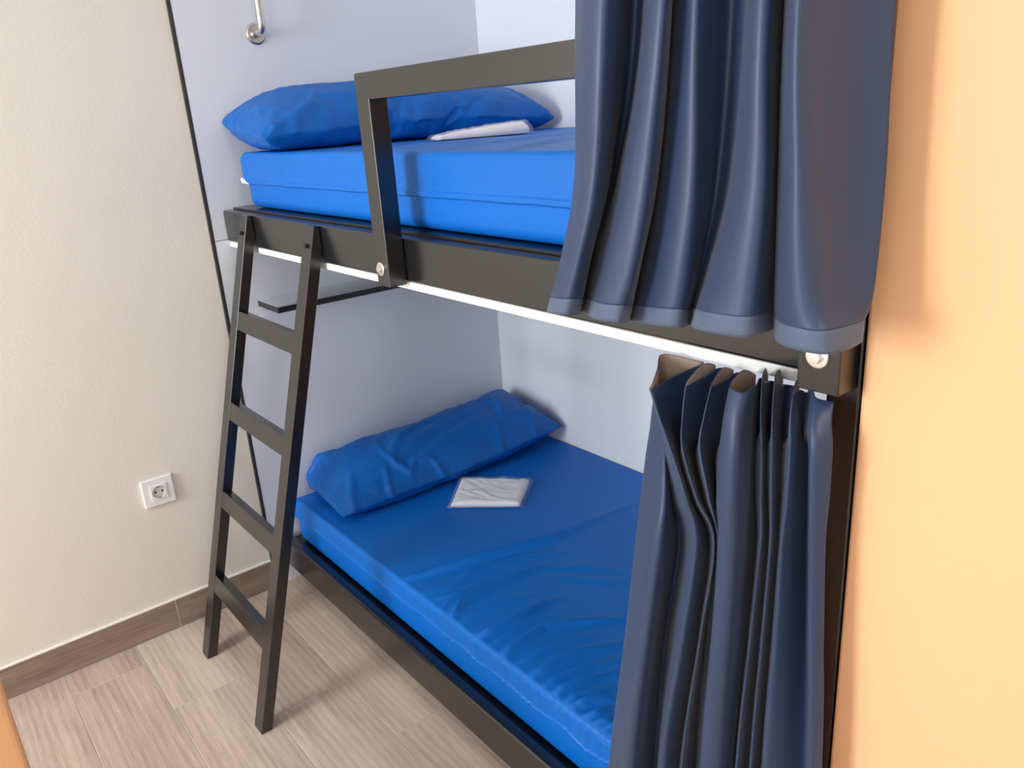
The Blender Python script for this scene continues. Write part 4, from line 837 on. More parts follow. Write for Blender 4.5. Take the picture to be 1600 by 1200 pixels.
49, 23, 700, 41, 36, 700, 38, 53, 700, 35, 71, 708, 351, 43, 708, 344, 27, 708, 331, 22, 708, 318, 20, 708, 306, 20, 708, 293, 23, 708, 281, 24, 708,
269, 20, 708, 256, 20, 708, 244, 23, 708, 232, 20, 709, 220, 23, 709, 207, 20, 709, 195, 24, 710, 183, 20, 710, 171, 20, 711, 159, 25, 712, 147, 20,
711, 135, 24, 711, 123, 20, 712, 111, 26, 713, 99, 22, 713, 87, 21, 713, 75, 21, 714, 62, 21, 714, 50, 24, 715, 43, 39, 715, 37, 54, 715, 34, 72, 722,
352, 43, 722, 344, 29, 722, 332, 23, 722, 319, 24, 722, 306, 25, 722, 294, 21, 722, 281, 21, 722, 269, 24, 723, 257, 23, 722, 245, 26, 723, 233, 21,
723, 220, 21, 723, 208, 25, 723, 196, 22, 724, 184, 25, 724, 172, 22, 725, 160, 22, 726, 148, 26, 726, 136, 22, 726, 123, 25, 726, 111, 22, 727, 99,
28, 728, 88, 23, 728, 75, 25, 729, 63, 23, 729, 50, 26, 729, 43, 40, 729, 38, 56, 730, 34, 72, 736, 353, 44, 737, 344, 31, 737, 331, 26, 736, 319, 22,
736, 306, 23, 737, 294, 26, 737, 282, 22, 737, 269, 22, 737, 258, 28, 737, 246, 23, 737, 233, 26, 737, 221, 24, 737, 209, 27, 737, 197, 22, 738, 184,
23, 738, 173, 27, 739, 161, 23, 740, 148, 24, 740, 136, 23, 740, 124, 27, 741, 112, 23, 741, 100, 24, 742, 88, 29, 743, 76, 24, 743, 63, 27, 744, 51,
27, 744, 43, 41, 744, 38, 56, 744, 36, 75, 750, 352, 48, 750, 343, 36, 751, 332, 24, 751, 320, 26, 751, 307, 26, 751, 294, 24, 751, 282, 28, 751, 270,
24, 751, 258, 29, 751, 246, 23, 751, 234, 24, 752, 222, 28, 752, 209, 25, 751, 197, 29, 752, 185, 28, 753, 173, 25, 753, 161, 30, 755, 149, 25, 754,
137, 29, 755, 125, 26, 755, 113, 28, 756, 101, 25, 757, 88, 30, 757, 77, 26, 758, 64, 26, 759, 52, 29, 759, 46, 44, 759, 38, 58, 759, 36, 75, 764,
354, 47, 764, 345, 34, 764, 332, 30, 765, 320, 25, 765, 307, 25, 765, 295, 29, 765, 283, 25, 765, 271, 30, 765, 259, 27, 765, 246, 30, 765, 234, 25,
766, 222, 25, 766, 210, 30, 765, 198, 26, 766, 186, 25, 767, 174, 31, 768, 162, 33, 768, 150, 34, 769, 138, 28, 769, 126, 30, 769, 114, 27, 770, 101,
25, 771, 89, 28, 772, 77, 30, 773, 65, 26, 773, 52, 30, 774, 46, 44, 774, 39, 59, 774, 37, 77, 778, 354, 49, 778, 345, 35, 779, 333, 33, 779, 320, 31,
779, 307, 26, 779, 295, 30, 779, 283, 26, 779, 271, 27, 779, 259, 31, 779, 247, 28, 779, 235, 33, 779, 223, 33, 780, 211, 27, 779, 199, 31, 780, 187,
27, 781, 175, 27, 781, 162, 28, 781, 150, 29, 783, 138, 35, 783, 127, 27, 784, 115, 31, 785, 102, 30, 786, 90, 32, 786, 78, 28, 787, 66, 28, 788, 53,
32, 788, 48, 48, 789, 39, 61, 789, 37, 79, 792, 356, 49, 793, 345, 38, 793, 333, 31, 793, 321, 33, 793, 308, 33, 793, 296, 29, 793, 283, 28, 793, 271,
32, 793, 259, 28, 793, 247, 33, 793, 235, 29, 793, 223, 34, 793, 211, 34, 793, 199, 29, 794, 188, 34, 794, 175, 35, 795, 163, 31, 796, 151, 29, 797,
139, 35, 798, 128, 29, 798, 116, 34, 799, 104, 34, 800, 92, 29, 801, 79, 29, 802, 67, 34, 803, 55, 35, 803, 49, 50, 803, 40, 62, 804, 37, 80, 806,
356, 50, 807, 345, 42, 807, 333, 32, 807, 321, 30, 807, 308, 30, 807, 296, 35, 807, 284, 35, 806, 272, 29, 807, 260, 34, 807, 248, 30, 807, 236, 29,
807, 223, 31, 808, 212, 36, 808, 200, 30, 808, 187, 30, 809, 175, 32, 809, 163, 38, 810, 153, 29, 811, 141, 31, 813, 128, 31, 813, 116, 36, 813, 105,
31, 815, 92, 31, 815, 80, 36, 816, 68, 32, 818, 56, 37, 818, 48, 49, 818, 42, 65, 818, 38, 81, 821, 357, 52, 821, 346, 41, 821, 334, 37, 821, 321, 31,
821, 309, 31, 821, 297, 36, 821, 285, 31, 821, 272, 34, 821, 260, 31, 820, 249, 38, 821, 237, 37, 822, 224, 36, 821, 212, 31, 822, 200, 34, 821, 189,
40, 822, 177, 41, 824, 164, 40, 825, 154, 31, 826, 142, 35, 827, 130, 37, 827, 118, 33, 828, 106, 37, 829, 93, 39, 830, 81, 39, 831, 69, 33, 832, 60,
43, 832, 49, 52, 833, 42, 66, 833, 40, 84, 835, 357, 54, 835, 347, 42, 835, 334, 37, 835, 321, 37, 835, 309, 33, 836, 297, 36, 835, 285, 33, 835, 273,
38, 835, 260, 36, 834, 249, 42, 835, 238, 35, 835, 225, 33, 835, 214, 39, 835, 202, 44, 835, 190, 39, 835, 178, 35, 839, 166, 40, 840, 155, 33, 840,
143, 37, 841, 131, 34, 842, 118, 35, 843, 106, 39, 843, 94, 43, 843, 84, 35, 845, 71, 36, 846, 60, 44, 847, 50, 54, 848, 42, 68, 848, 41, 85, 849,
356, 57, 849, 347, 45, 849, 334, 39, 849, 322, 36, 850, 310, 39, 850, 297, 34, 849, 286, 40, 849, 273, 41, 849, 261, 42, 848, 249, 38, 849, 237, 43,
850, 226, 37, 849, 213, 38, 849, 201, 42, 849, 189, 46, 850, 181, 35, 852, 169, 35, 854, 156, 35, 855, 144, 36, 856, 132, 37, 856, 120, 41, 856, 108,
47, 856, 98, 38, 858, 85, 36, 859, 74, 42, 861, 62, 48, 862, 52, 57, 862, 45, 72, 862, 38, 86, 863, 357, 58, 864, 347, 47, 863, 334, 44, 863, 322, 39,
863, 310, 36, 864, 298, 40, 863, 286, 36, 862, 273, 36, 862, 261, 36, 862, 249, 35, 863, 238, 44, 863, 226, 46, 863, 214, 47, 864, 201, 45, 864, 189,
49, 864, 181, 37, 865, 170, 45, 865, 158, 47, 866, 145, 48, 869, 134, 46, 869, 122, 50, 869, 112, 41, 871, 99, 41, 873, 87, 39, 874, 76, 45, 875, 64,
52, 876, 54, 62, 877, 44, 72, 877, 38, 87, 877, 358, 59, 878, 347, 50, 878, 335, 45, 878, 322, 42, 878, 310, 40, 878, 298, 38, 877, 285, 38, 877, 273,
44, 876, 261, 45, 877, 250, 38, 877, 238, 40, 877, 225, 42, 877, 213, 45, 878, 202, 53, 875, 193, 41, 879, 182, 38, 877, 169, 37, 879, 158, 41, 880,
146, 45, 883, 136, 54, 883, 125, 46, 884, 113, 39, 886, 101, 39, 887, 89, 44, 889, 78, 51, 890, 67, 57, 891, 55, 65, 892, 45, 75, 892, 39, 90, 892,
357, 63, 892, 347, 53, 892, 334, 51, 891, 322, 50, 892, 310, 46, 892, 298, 44, 892, 285, 42, 891, 273, 42, 890, 260, 44, 888, 249, 51, 891, 238, 45,
892, 226, 45, 892, 213, 44, 891, 201, 45, 890, 189, 45, 885, 180, 56, 891, 172, 46, 892, 161, 51, 895, 149, 47, 896, 137, 49, 898, 124, 50, 892, 114,
55, 898, 105, 49, 900, 93, 53, 902, 81, 58, 904, 69, 64, 905, 58, 70, 907, 46, 78, 907, 39, 91, 906, 358, 64, 906, 347, 58, 906, 334, 56, 906, 322,
55, 905, 309, 54, 905, 297, 54, 903, 285, 55, 901, 272, 56, 896, 262, 61, 901, 250, 61, 899, 238, 61, 897, 226, 62, 895, 213, 62, 892, 201, 62, 888,
189, 62, 898, 186, 52, 904, 175, 54, 906, 163, 57, 906, 151, 60, 906, 138, 62, 898, 129, 66, 904, 118, 63, 898, 107, 66, 895, 95, 68, 892, 83, 69,
892, 71, 73, 895, 60, 80, 898, 50, 90, 909, 49, 101, 920, 358, 67, 919, 346, 67, 917, 334, 68, 916, 321, 68, 915, 309, 69, 913, 297, 71, 912, 285, 70,
908, 273, 73, 908, 260, 73, 900, 251, 78, 897, 239, 78, 894, 227, 78, 891, 214, 79, 889, 202, 79, 896, 200, 67, 903, 189, 69, 907, 178, 71, 906, 165,
75, 906, 153, 77, 905, 141, 80, 905, 129, 83, 911, 118, 80, 906, 107, 82, 906, 94, 81, 896, 86, 86, 888, 76, 88, 896, 67, 96, 904, 61, 86, 916, 58, 93]),
 'up': (60, 30, [
0, 361, 44, 5, 374, 39, 18, 369, 38, 3, 373, 40, 16, 357, 44, 1, 360, 39, 11, 349, 54, 2, 347, 40, 12, 335, 55, 4, 333, 42, 14, 322, 57, 5, 320, 44,
17, 309, 57, 6, 306, 46, 17, 295, 60, 7, 293, 47, 19, 282, 61, 9, 279, 48, 20, 268, 63, 10, 266, 51, 22, 255, 64, 11, 252, 52, 22, 242, 67, 12, 239,
54, 25, 228, 68, 14, 225, 56, 25, 215, 70, 15, 212, 57, 26, 201, 72, 17, 199, 59, 29, 188, 73, 19, 185, 60, 29, 175, 76, 20, 172, 62, 30, 161, 77, 21,
158, 63, 31, 147, 80, 22, 145, 65, 34, 134, 80, 24, 132, 67, 34, 121, 83, 25, 118, 69, 35, 107, 85, 27, 105, 70, 38, 94, 85, 28, 91, 72, 39, 80, 86,
29, 78, 74, 40, 67, 88, 31, 64, 75, 40, 53, 91, 31, 51, 77, 42, 40, 92, 33, 37, 79, 46, 27, 91, 34, 24, 80, 47, 13, 93, 36, 11, 82, 52, 24, 85, 49,
10, 89, 50, 11, 87, 36, 14, 95, 21, 374, 39, 21, 372, 53, 28, 360, 54, 23, 351, 63, 26, 338, 64, 27, 324, 66, 27, 311, 70, 28, 298, 72, 30, 284, 74,
32, 271, 74, 33, 257, 77, 35, 244, 78, 34, 231, 81, 36, 217, 83, 38, 204, 84, 38, 190, 87, 41, 177, 87, 41, 163, 89, 42, 150, 92, 44, 137, 92, 45,
123, 94, 46, 110, 97, 46, 96, 98, 48, 83, 100, 49, 69, 102, 52, 56, 101, 53, 42, 103, 58, 30, 101, 58, 16, 104, 60, 12, 91, 62, 8, 78, 37, 375, 40,
37, 371, 53, 36, 366, 67, 36, 353, 72, 37, 340, 76, 38, 326, 78, 41, 313, 78, 41, 300, 82, 42, 287, 84, 43, 273, 86, 44, 260, 88, 45, 246, 90, 47,
233, 91, 47, 220, 95, 50, 206, 94, 50, 193, 98, 52, 179, 98, 52, 166, 102, 54, 152, 102, 54, 139, 105, 56, 126, 107, 57, 112, 109, 59, 99, 109, 61,
85, 109, 61, 72, 113, 64, 58, 112, 68, 46, 108, 70, 33, 111, 74, 21, 105, 75, 18, 91, 78, 8, 80, 53, 375, 40, 53, 371, 54, 52, 366, 68, 53, 353, 73,
53, 341, 78, 52, 329, 85, 54, 315, 88, 55, 302, 89, 56, 289, 93, 57, 275, 95, 58, 262, 96, 59, 248, 98, 60, 235, 101, 61, 222, 102, 61, 209, 106, 62,
195, 108, 64, 182, 110, 65, 168, 110, 66, 155, 113, 67, 141, 114, 69, 128, 115, 70, 114, 118, 72, 101, 119, 74, 87, 118, 75, 74, 121, 80, 62, 116, 84,
49, 112, 86, 36, 114, 90, 25, 106, 91, 21, 92, 93, 13, 80, 69, 375, 41, 69, 371, 55, 68, 365, 68, 68, 355, 79, 68, 343, 84, 68, 330, 88, 68, 318, 95,
69, 304, 98, 70, 291, 101, 72, 277, 101, 72, 264, 105, 72, 251, 108, 74, 237, 109, 74, 224, 112, 76, 211, 113, 76, 197, 116, 78, 184, 117, 78, 170,
120, 80, 157, 120, 80, 144, 124, 81, 130, 126, 84, 117, 126, 86, 103, 126, 86, 90, 129, 89, 76, 128, 92, 63, 126, 96, 51, 122, 102, 39, 116, 103, 33,
104, 107, 24, 93, 109, 17, 80, 85, 375, 41, 85, 369, 55, 84, 362, 68, 84, 356, 81, 83, 344, 88, 84, 331, 93, 84, 318, 97, 84, 306, 103, 85, 292, 104,
86, 279, 108, 87, 266, 109, 87, 253, 114, 89, 239, 115, 89, 226, 118, 89, 213, 121, 91, 199, 122, 91, 186, 125, 92, 173, 128, 93, 159, 130, 95, 146,
130, 95, 132, 134, 96, 119, 136, 98, 105, 137, 101, 92, 134, 103, 79, 134, 108, 67, 128, 112, 55, 124, 115, 46, 113, 119, 36, 104, 120, 32, 91, 124,
23, 79, 102, 375, 42, 101, 370, 57, 100, 363, 70, 100, 356, 82, 99, 345, 91, 99, 333, 96, 99, 320, 103, 99, 308, 108, 100, 294, 109, 101, 281, 114,
101, 268, 117, 102, 255, 121, 103, 241, 123, 104, 228, 123, 104, 215, 128, 105, 201, 130, 106, 188, 132, 107, 174, 133, 108, 161, 135, 108, 148, 139,
109, 135, 142, 111, 121, 141, 113, 108, 141, 114, 94, 143, 119, 82, 139, 123, 70, 133, 127, 59, 125, 131, 50, 115, 134, 42, 104, 135, 38, 90, 139, 29,
78, 118, 375, 43, 117, 368, 56, 116, 363, 70, 116, 356, 83, 115, 345, 91, 115, 334, 100, 115, 321, 105, 115, 308, 109, 115, 296, 115, 116, 283, 117,
117, 269, 121, 117, 256, 125, 118, 243, 127, 118, 230, 130, 119, 216, 133, 120, 203, 134, 120, 190, 138, 121, 177, 141, 122, 163, 143, 123, 150, 143,
124, 136, 146, 125, 123, 150, 127, 110, 150, 129, 100, 140, 131, 89, 132, 137, 77, 132, 142, 66, 124, 146, 56, 116, 147, 51, 102, 150, 43, 90, 153,
34, 78, 134, 374, 43, 133, 370, 58, 132, 362, 70, 132, 356, 84, 131, 346, 94, 131, 335, 102, 131, 322, 107, 131, 310, 114, 131, 297, 117, 131, 285,
123, 132, 271, 126, 133, 258, 129, 133, 245, 133, 134, 231, 135, 135, 218, 137, 135, 205, 140, 136, 191, 143, 137, 178, 144, 137, 165, 148, 138, 151,
150, 140, 138, 150, 140, 124, 153, 142, 112, 147, 144, 99, 145, 146, 95, 132, 151, 83, 127, 148, 76, 114, 150, 66, 105, 161, 58, 101, 166, 47, 92,
168, 41, 78, 150, 374, 44, 149, 368, 58, 148, 363, 72, 148, 353, 82, 147, 347, 95, 147, 336, 105, 147, 324, 111, 147, 312, 117, 147, 298, 121, 147,
285, 124, 147, 273, 130, 148, 259, 133, 149, 246, 135, 149, 233, 139, 150, 220, 141, 150, 206, 145, 151, 193, 148, 152, 179, 149, 152, 166, 153, 153,
153, 153, 154, 140, 157, 156, 127, 153, 158, 113, 151, 158, 106, 140, 162, 94, 134, 163, 90, 121, 164, 77, 116, 166, 69, 104, 164, 68, 90, 170, 57,
81, 182, 49, 76, 166, 374, 44, 165, 370, 59, 164, 363, 73, 163, 356, 86, 163, 346, 95, 163, 336, 105, 163, 324, 111, 163, 312, 117, 162, 300, 125,
163, 287, 129, 163, 274, 133, 164, 261, 135, 164, 248, 140, 165, 235, 143, 165, 221, 146, 166, 208, 148, 167, 194, 150, 167, 181, 154, 168, 168, 156,
168, 155, 159, 169, 141, 161, 171, 128, 158, 172, 119, 147, 174, 107, 142, 176, 101, 130, 178, 88, 126, 180, 79, 115, 181, 74, 102, 178, 75, 88, 180,
68, 75, 193, 59, 81, 182, 374, 45, 181, 370, 61, 180, 362, 73, 180, 357, 86, 179, 346, 96, 179, 337, 106, 178, 326, 114, 178, 313, 121, 178, 301, 127,
179, 288, 130, 179, 275, 134, 179, 262, 140, 180, 249, 141, 180, 236, 146, 181, 223, 149, 182, 209, 151, 182, 196, 155, 183, 182, 156, 183, 170, 161,
184, 156, 160, 186, 142, 161, 187, 131, 153, 187, 117, 153, 190, 108, 144, 191, 104, 131, 194, 91, 125, 196, 82, 115, 194, 81, 101, 191, 69, 94, 190,
59, 83, 189, 48, 71, 198, 374, 46, 197, 368, 60, 196, 364, 75, 196, 357, 87, 195, 348, 99, 195, 336, 106, 194, 327, 117, 194, 314, 121, 194, 302, 128,
194, 289, 134, 195, 276, 138, 195, 263, 141, 196, 250, 144, 196, 237, 150, 197, 224, 151, 197, 211, 155, 198, 197, 156, 198, 184, 161, 199, 171, 163,
200, 157, 164, 201, 145, 159, 201, 131, 160, 203, 118, 156, 205, 111, 145, 206, 100, 137, 210, 95, 124, 211, 87, 113, 210, 77, 103, 206, 64, 97, 205,
54, 87, 205, 47, 72, 214, 374, 46, 213, 369, 62, 212, 362, 75, 212, 356, 88, 211, 346, 98, 211, 338, 109, 210, 326, 116, 210, 316, 125, 210, 303, 131,
210, 290, 135, 211, 277, 140, 211, 264, 144, 211, 251, 148, 212, 238, 152, 213, 225, 153, 213, 212, 158, 214, 198, 159, 214, 185, 163, 215, 172, 162,
216, 158, 165, 217, 145, 164, 217, 131, 161, 218, 120, 154, 220, 107, 151, 220, 96, 142, 219, 86, 133, 221, 78, 121, 223, 71, 109, 220, 59, 101, 221,
53, 87, 221, 46, 74, 230, 373, 47, 229, 367, 61, 228, 364, 76, 228, 355, 87, 227, 347, 99, 227, 337, 108, 226, 328, 119, 226, 316, 126, 226, 304, 132,
226, 291, 138, 227, 278, 141, 227, 266, 147, 228, 252, 149, 228, 239, 153, 228, 226, 157, 229, 213, 159, 229, 200, 163, 230, 186, 165, 231, 173, 166,
232, 159, 162, 233, 146, 161, 233, 132, 162, 234, 122, 153, 235, 110, 146, 235, 98, 139, 235, 85, 135, 236, 74, 126, 236, 65, 116, 237, 59, 103, 237,
53, 88, 237, 45, 75, 246, 373, 48, 245, 369, 63, 244, 365, 78, 243, 357, 89, 243, 347, 100, 243, 339, 111, 242, 329, 120, 242, 316, 127, 242, 305,
135, 242, 292, 139, 243, 280, 144, 243, 266, 147, 243, 253, 152, 244, 240, 154, 244, 227, 159, 245, 214, 162, 246, 200, 163, 246, 187, 166, 247, 173,
166, 247, 160, 166, 248, 146, 164, 249, 134, 159, 250, 120, 157, 250, 108, 150, 251, 96, 143, 251, 85, 136, 252, 74, 127, 252, 65, 116, 253, 60, 102,
253, 51, 90, 253, 44, 76, 262, 372, 49, 261, 368, 64, 260, 365, 78, 259, 358, 91, 259, 348, 101, 259, 339, 112, 258, 329, 122, 258, 317, 128, 258,
306, 136, 258, 293, 141, 258, 281, 146, 259, 268, 151, 259, 254, 153, 260, 241, 157, 260, 228, 160, 261, 215, 163, 261, 201, 166, 262, 188, 167, 263,
174, 166, 264, 161, 166, 264, 147, 165, 265, 134, 161, 266, 122, 154, 266, 110, 149, 267, 97, 143, 267, 87, 134, 268, 74, 127, 268, 68, 115, 268, 58,
104, 269, 51, 90, 269, 43, 77, 278, 372, 50, 277, 367, 64, 276, 364, 79, 275, 359, 93, 275, 349, 104, 275, 338, 112, 274, 328, 121, 274, 319, 131,
274, 306, 136, 274, 294, 143, 274, 281, 147, 275, 269, 152, 275, 255, 155, 276, 242, 159, 276, 229, 162, 277, 215, 163, 277, 202, 166, 278, 188, 165,
279, 175, 167, 280, 162, 165, 280, 148, 164, 281, 136, 158, 282, 123, 153, 282, 110, 149, 283, 98, 142, 283, 86, 136, 284, 75, 127, 284, 66, 116, 285,
59, 103, 285, 50, 92, 286, 42, 77, 294, 371, 50, 293, 367, 65, 292, 361, 79, 291, 359, 93, 291, 350, 105, 290, 340, 115, 290, 331, 124, 290, 319, 132,
290, 308, 139, 290, 295, 145, 290, 283, 150, 291, 270, 154, 291, 256, 156, 292, 243, 160, 292, 230, 162, 293, 216, 165, 294, 203, 166, 294, 189, 167,
295, 176, 165, 296, 162, 167, 296, 149, 162, 297, 135, 161, 298, 123, 156, 298, 112, 148, 299, 98, 144, 299, 87, 136, 300, 78, 126, 300, 68, 116, 301,
57, 106, 301, 50, 92, 302, 41, 79, 310, 370, 51, 309, 365, 66, 307, 365, 81, 307, 359, 94, 307, 350, 106, 306, 340, 114, 306, 331, 125, 306, 319, 132,
306, 309, 141, 306, 296, 146, 306, 283, 151, 307, 270, 156, 307, 257, 158, 308, 244, 162, 308, 230, 164, 309, 217, 165, 310, 204, 168, 310, 190, 167,
311, 176, 168, 312, 163, 167, 312, 149, 164, 313, 136, 160, 314, 123, 156, 314, 111, 150, 315, 99, 144, 315, 88, 135, 316, 77, 127, 316, 67, 118, 317,
57, 106, 317, 50, 92, 318, 41, 80, 326, 370, 52, 325, 368, 67, 323, 366, 83, 323, 357, 93, 323, 349, 104, 322, 342, 117, 322, 331, 125, 322, 321, 134,
322, 309, 142, 322, 297, 148, 322, 284, 153, 323, 271, 156, 323, 258, 160, 324, 245, 163, 324, 231, 163, 325, 218, 167, 326, 204, 168, 326, 191, 168,
327, 177, 168, 328, 164, 165, 328, 150, 164, 329, 137, 161, 329, 125, 153, 330, 113, 147, 331, 101, 141, 331, 88, 136, 332, 79, 126, 332, 67, 118,
333, 58, 107, 333, 50, 93, 334, 40, 81, 342, 368, 53, 341, 366, 68, 339, 367, 83, 339, 360, 97, 338, 352, 108, 338, 343, 119, 338, 333, 128, 338, 322,
135, 338, 309, 141, 338, 297, 148, 338, 285, 154, 339, 272, 158, 339, 259, 160, 340, 246, 164, 340, 232, 164, 341, 218, 166, 342, 205, 169, 342, 191,
169, 343, 178, 167, 344, 164, 167, 344, 151, 163, 345, 138, 160, 345, 126, 153, 346, 113, 150, 347, 101, 143, 347, 89, 136, 348, 80, 125, 348, 68,
118, 349, 59, 105, 349, 49, 95, 350, 40, 81, 358, 365, 54, 357, 367, 70, 355, 368, 85, 355, 360, 97, 354, 350, 107, 354, 342, 118, 353, 331, 126, 354,
323, 137, 354, 311, 144, 354, 299, 151, 354, 286, 156, 355, 273, 158, 355, 259, 161, 356, 246, 165, 356, 233, 166, 357, 219, 167, 358, 206, 169, 358,
192, 168, 359, 178, 169, 360, 165, 167, 360, 152, 162, 361, 139, 158, 361, 126, 155, 362, 114, 149, 363, 102, 143, 363, 91, 134, 364, 79, 127, 364,
69, 116, 365, 59, 106, 365, 50, 94, 366, 41, 82, 371, 356, 55, 370, 359, 71, 371, 367, 84, 371, 360, 97, 370, 351, 108, 370, 340, 116, 369, 333, 128,
370, 321, 135, 370, 310, 143, 370, 300, 152, 370, 287, 156, 371, 274, 160, 371, 260, 162, 372, 247, 165, 373, 233, 167, 373, 220, 169, 374, 206, 170,
374, 193, 169, 375, 179, 168, 376, 166, 168, 376, 152, 164, 377, 139, 161, 377, 127, 155, 378, 114, 150, 379, 103, 142, 379, 91, 136, 380, 79, 127,
380, 69, 117, 381, 61, 105, 381, 50, 95, 382, 41, 82, 383, 365, 54, 383, 368, 69, 387, 365, 84, 387, 356, 95, 385, 346, 105, 385, 343, 119, 385, 334,
130, 386, 322, 136, 386, 311, 143, 386, 301, 153, 386, 287, 156, 387, 274, 160, 387, 261, 164, 388, 248, 165, 389, 234, 168, 389, 221, 168, 390, 207,
170, 391, 194, 168, 391, 180, 169, 392, 167, 165, 392, 154, 162, 393, 140, 159, 393, 127, 156, 394, 115, 149, 395, 103, 143, 395, 92, 135, 396, 80,
128, 396, 71, 117, 397, 60, 107, 397, 51, 94, 398, 42, 82, 399, 370, 54, 399, 370, 70, 401, 359, 79, 401, 351, 91, 401, 348, 105, 401, 342, 118, 401,
332, 128, 401, 325, 140, 401, 313, 147, 402, 301, 153, 402, 288, 158, 403, 275, 161, 403, 262, 163, 404, 248, 166, 405, 235, 167, 405, 221, 169, 406,
208, 171, 407, 194, 168, 407, 181, 169, 408, 167, 166, 408, 154, 164, 409, 141, 160, 410, 128, 156, 410, 115, 150, 411, 104, 142, 411, 91, 137, 412,
81, 127, 412, 70, 118, 413, 61, 107, 413, 53, 94, 414, 43, 82, 415, 372, 53, 415, 372, 69, 415, 365, 83, 415, 358, 95, 417, 348, 105, 417, 341, 117,
417, 336, 130, 417, 325, 139, 417, 312, 144, 418, 300, 150, 418, 289, 158, 419, 275, 159, 419, 263, 165, 420, 249, 167, 421, 235, 167, 421, 222, 169,
422, 208, 171, 423, 195, 170, 423, 182, 167, 424, 168, 165, 424, 154, 164, 425, 142, 159, 426, 128, 156, 426, 116, 149, 427, 103, 145, 427, 92, 138,
428, 81, 128, 428, 72, 117, 429, 63, 106, 429, 52, 95, 430, 44, 82, 431, 373, 53, 431, 370, 68, 431, 365, 82, 431, 358, 95, 431, 354, 109, 432, 346,
121, 433, 335, 128, 433, 326, 138, 433, 313, 143, 434, 302, 152, 435, 290, 158, 435, 276, 161, 436, 263, 164, 436, 250, 167, 437, 236, 168, 437, 223,
168, 438, 209, 170, 439, 196, 168, 439, 182, 167, 440, 169, 167, 440, 156, 163, 441, 142, 160, 442, 130, 154, 442, 116, 151, 443, 105, 143, 443, 92,
137, 444, 82, 129, 444, 72, 117, 445, 61, 108, 445, 52, 96, 446, 45, 82, 447, 374, 53, 447, 368, 67, 447, 363, 81, 447, 362, 96, 447, 353, 107, 448,
344, 118, 448, 337, 130, 449, 325, 136, 449, 315, 146, 450, 302, 150, 450, 290, 156, 451, 277, 161, 452, 264, 163, 452, 251, 167, 453, 237, 167, 454,
223, 170, 454, 210, 170, 455, 196, 170, 455, 183, 168, 456, 169, 167, 456, 156, 162, 457, 143, 160, 458, 130, 155, 458, 117, 151, 459, 106, 142, 459,
93, 137, 460, 83, 127, 460, 71, 120, 461, 62, 109, 461, 55, 95, 462, 47, 82, 463, 375, 53, 463, 372, 68, 463, 366, 82, 463, 363, 97, 463, 356, 109,
464, 345, 118, 465, 337, 129, 465, 325, 136, 465, 316, 146, 466, 304, 152, 466, 291, 157, 467, 278, 160, 468, 265, 164, 468, 251, 167, 469, 238, 167,
470, 224, 170, 470, 210, 168, 471, 197, 170, 471, 183, 167, 472, 170, 165, 473, 156, 163, 473, 144, 159, 474, 130, 157, 474, 119, 149, 475, 106, 144,
475, 95, 136, 476, 83, 129, 476, 72, 121, 476, 66, 107, 477, 57, 95, 478, 50, 80, 479, 375, 53, 479, 371, 68, 479, 369, 83, 479, 364, 97, 479, 355,
108, 480, 348, 120, 481, 336, 127, 481, 326, 136, 481, 317, 146, 482, 304, 151, 482, 291, 155, 483, 279, 162, 484, 265, 163, 484, 252, 165, 485, 238,
168, 486, 225, 169, 486, 211, 169, 487, 197, 170, 487, 184, 168, 488, 170, 166, 489, 157, 164, 489, 144, 160, 490, 131, 157, 490, 118, 152, 491, 106,
144, 491, 94, 138, 492, 83, 130, 492, 72, 120, 492, 63, 108, 493, 59, 94, 493, 54, 79, 495, 375, 53, 495, 372, 68, 495, 365, 81, 495, 363, 96, 495,
355, 107, 496, 348, 120, 496, 340, 131, 496, 329, 139, 497, 317, 147, 498, 305, 152, 499, 292, 156, 499, 279, 161, 500, 266, 163, 500, 252, 165, 501,
239, 168, 502, 225, 170, 502, 212, 169, 503, 198, 168, 504, 185, 167, 504, 171, 167, 505, 158, 162, 505, 144, 161, 506, 131, 157, 506, 119, 150, 507,
107, 144, 507, 96, 136, 508, 84, 130, 508, 75, 118, 508, 65, 108, 509, 56, 96, 509, 50, 81, 511, 374, 52, 511, 370, 67, 510, 369, 83, 511, 364, 97,
511, 357, 109, 512, 348, 120, 512, 337, 128, 512, 330, 140, 513, 317, 144, 514, 305, 151, 514, 293, 157, 515, 280, 159, 516, 266, 162, 517, 253, 166,
517, 240, 168, 518, 226, 168, 518, 212, 169, 519, 199, 169, 520, 185, 168, 520, 172, 164, 521, 158, 163, 521, 146, 159, 522, 132, 156, 522, 119, 151,
523, 108, 143, 523, 96, 138, 524, 85, 129, 524, 75, 119, 524, 68, 105, 525, 57, 95, 525, 50, 81, 527, 374, 53, 527, 374, 69, 526, 369, 83, 526, 360,
94, 527, 357, 108, 528, 347, 117, 528, 340, 130, 529, 331, 140, 529, 319, 146, 530, 306, 152, 531, 294, 157, 531, 281, 161, 532, 267, 163, 533, 254,
166, 533, 240, 167, 534, 227, 169, 534, 213, 168, 535, 199, 169, 536, 186, 166, 536, 172, 166, 537, 159, 162, 537, 146, 160, 538, 133, 154, 538, 120,
151, 539, 109, 143, 539, 96, 138, 540, 87, 127, 540, 76, 119, 540, 67, 107, 540, 59, 93, 541, 50, 81, 543, 371, 53, 541, 368, 69, 542, 370, 83, 541,
366, 98, 543, 356, 107, 544, 348, 118, 544, 342, 131, 545, 331, 139, 545, 318, 143, 546, 307, 151, 546, 294, 155, 547, 281, 160, 548, 268, 162, 549,
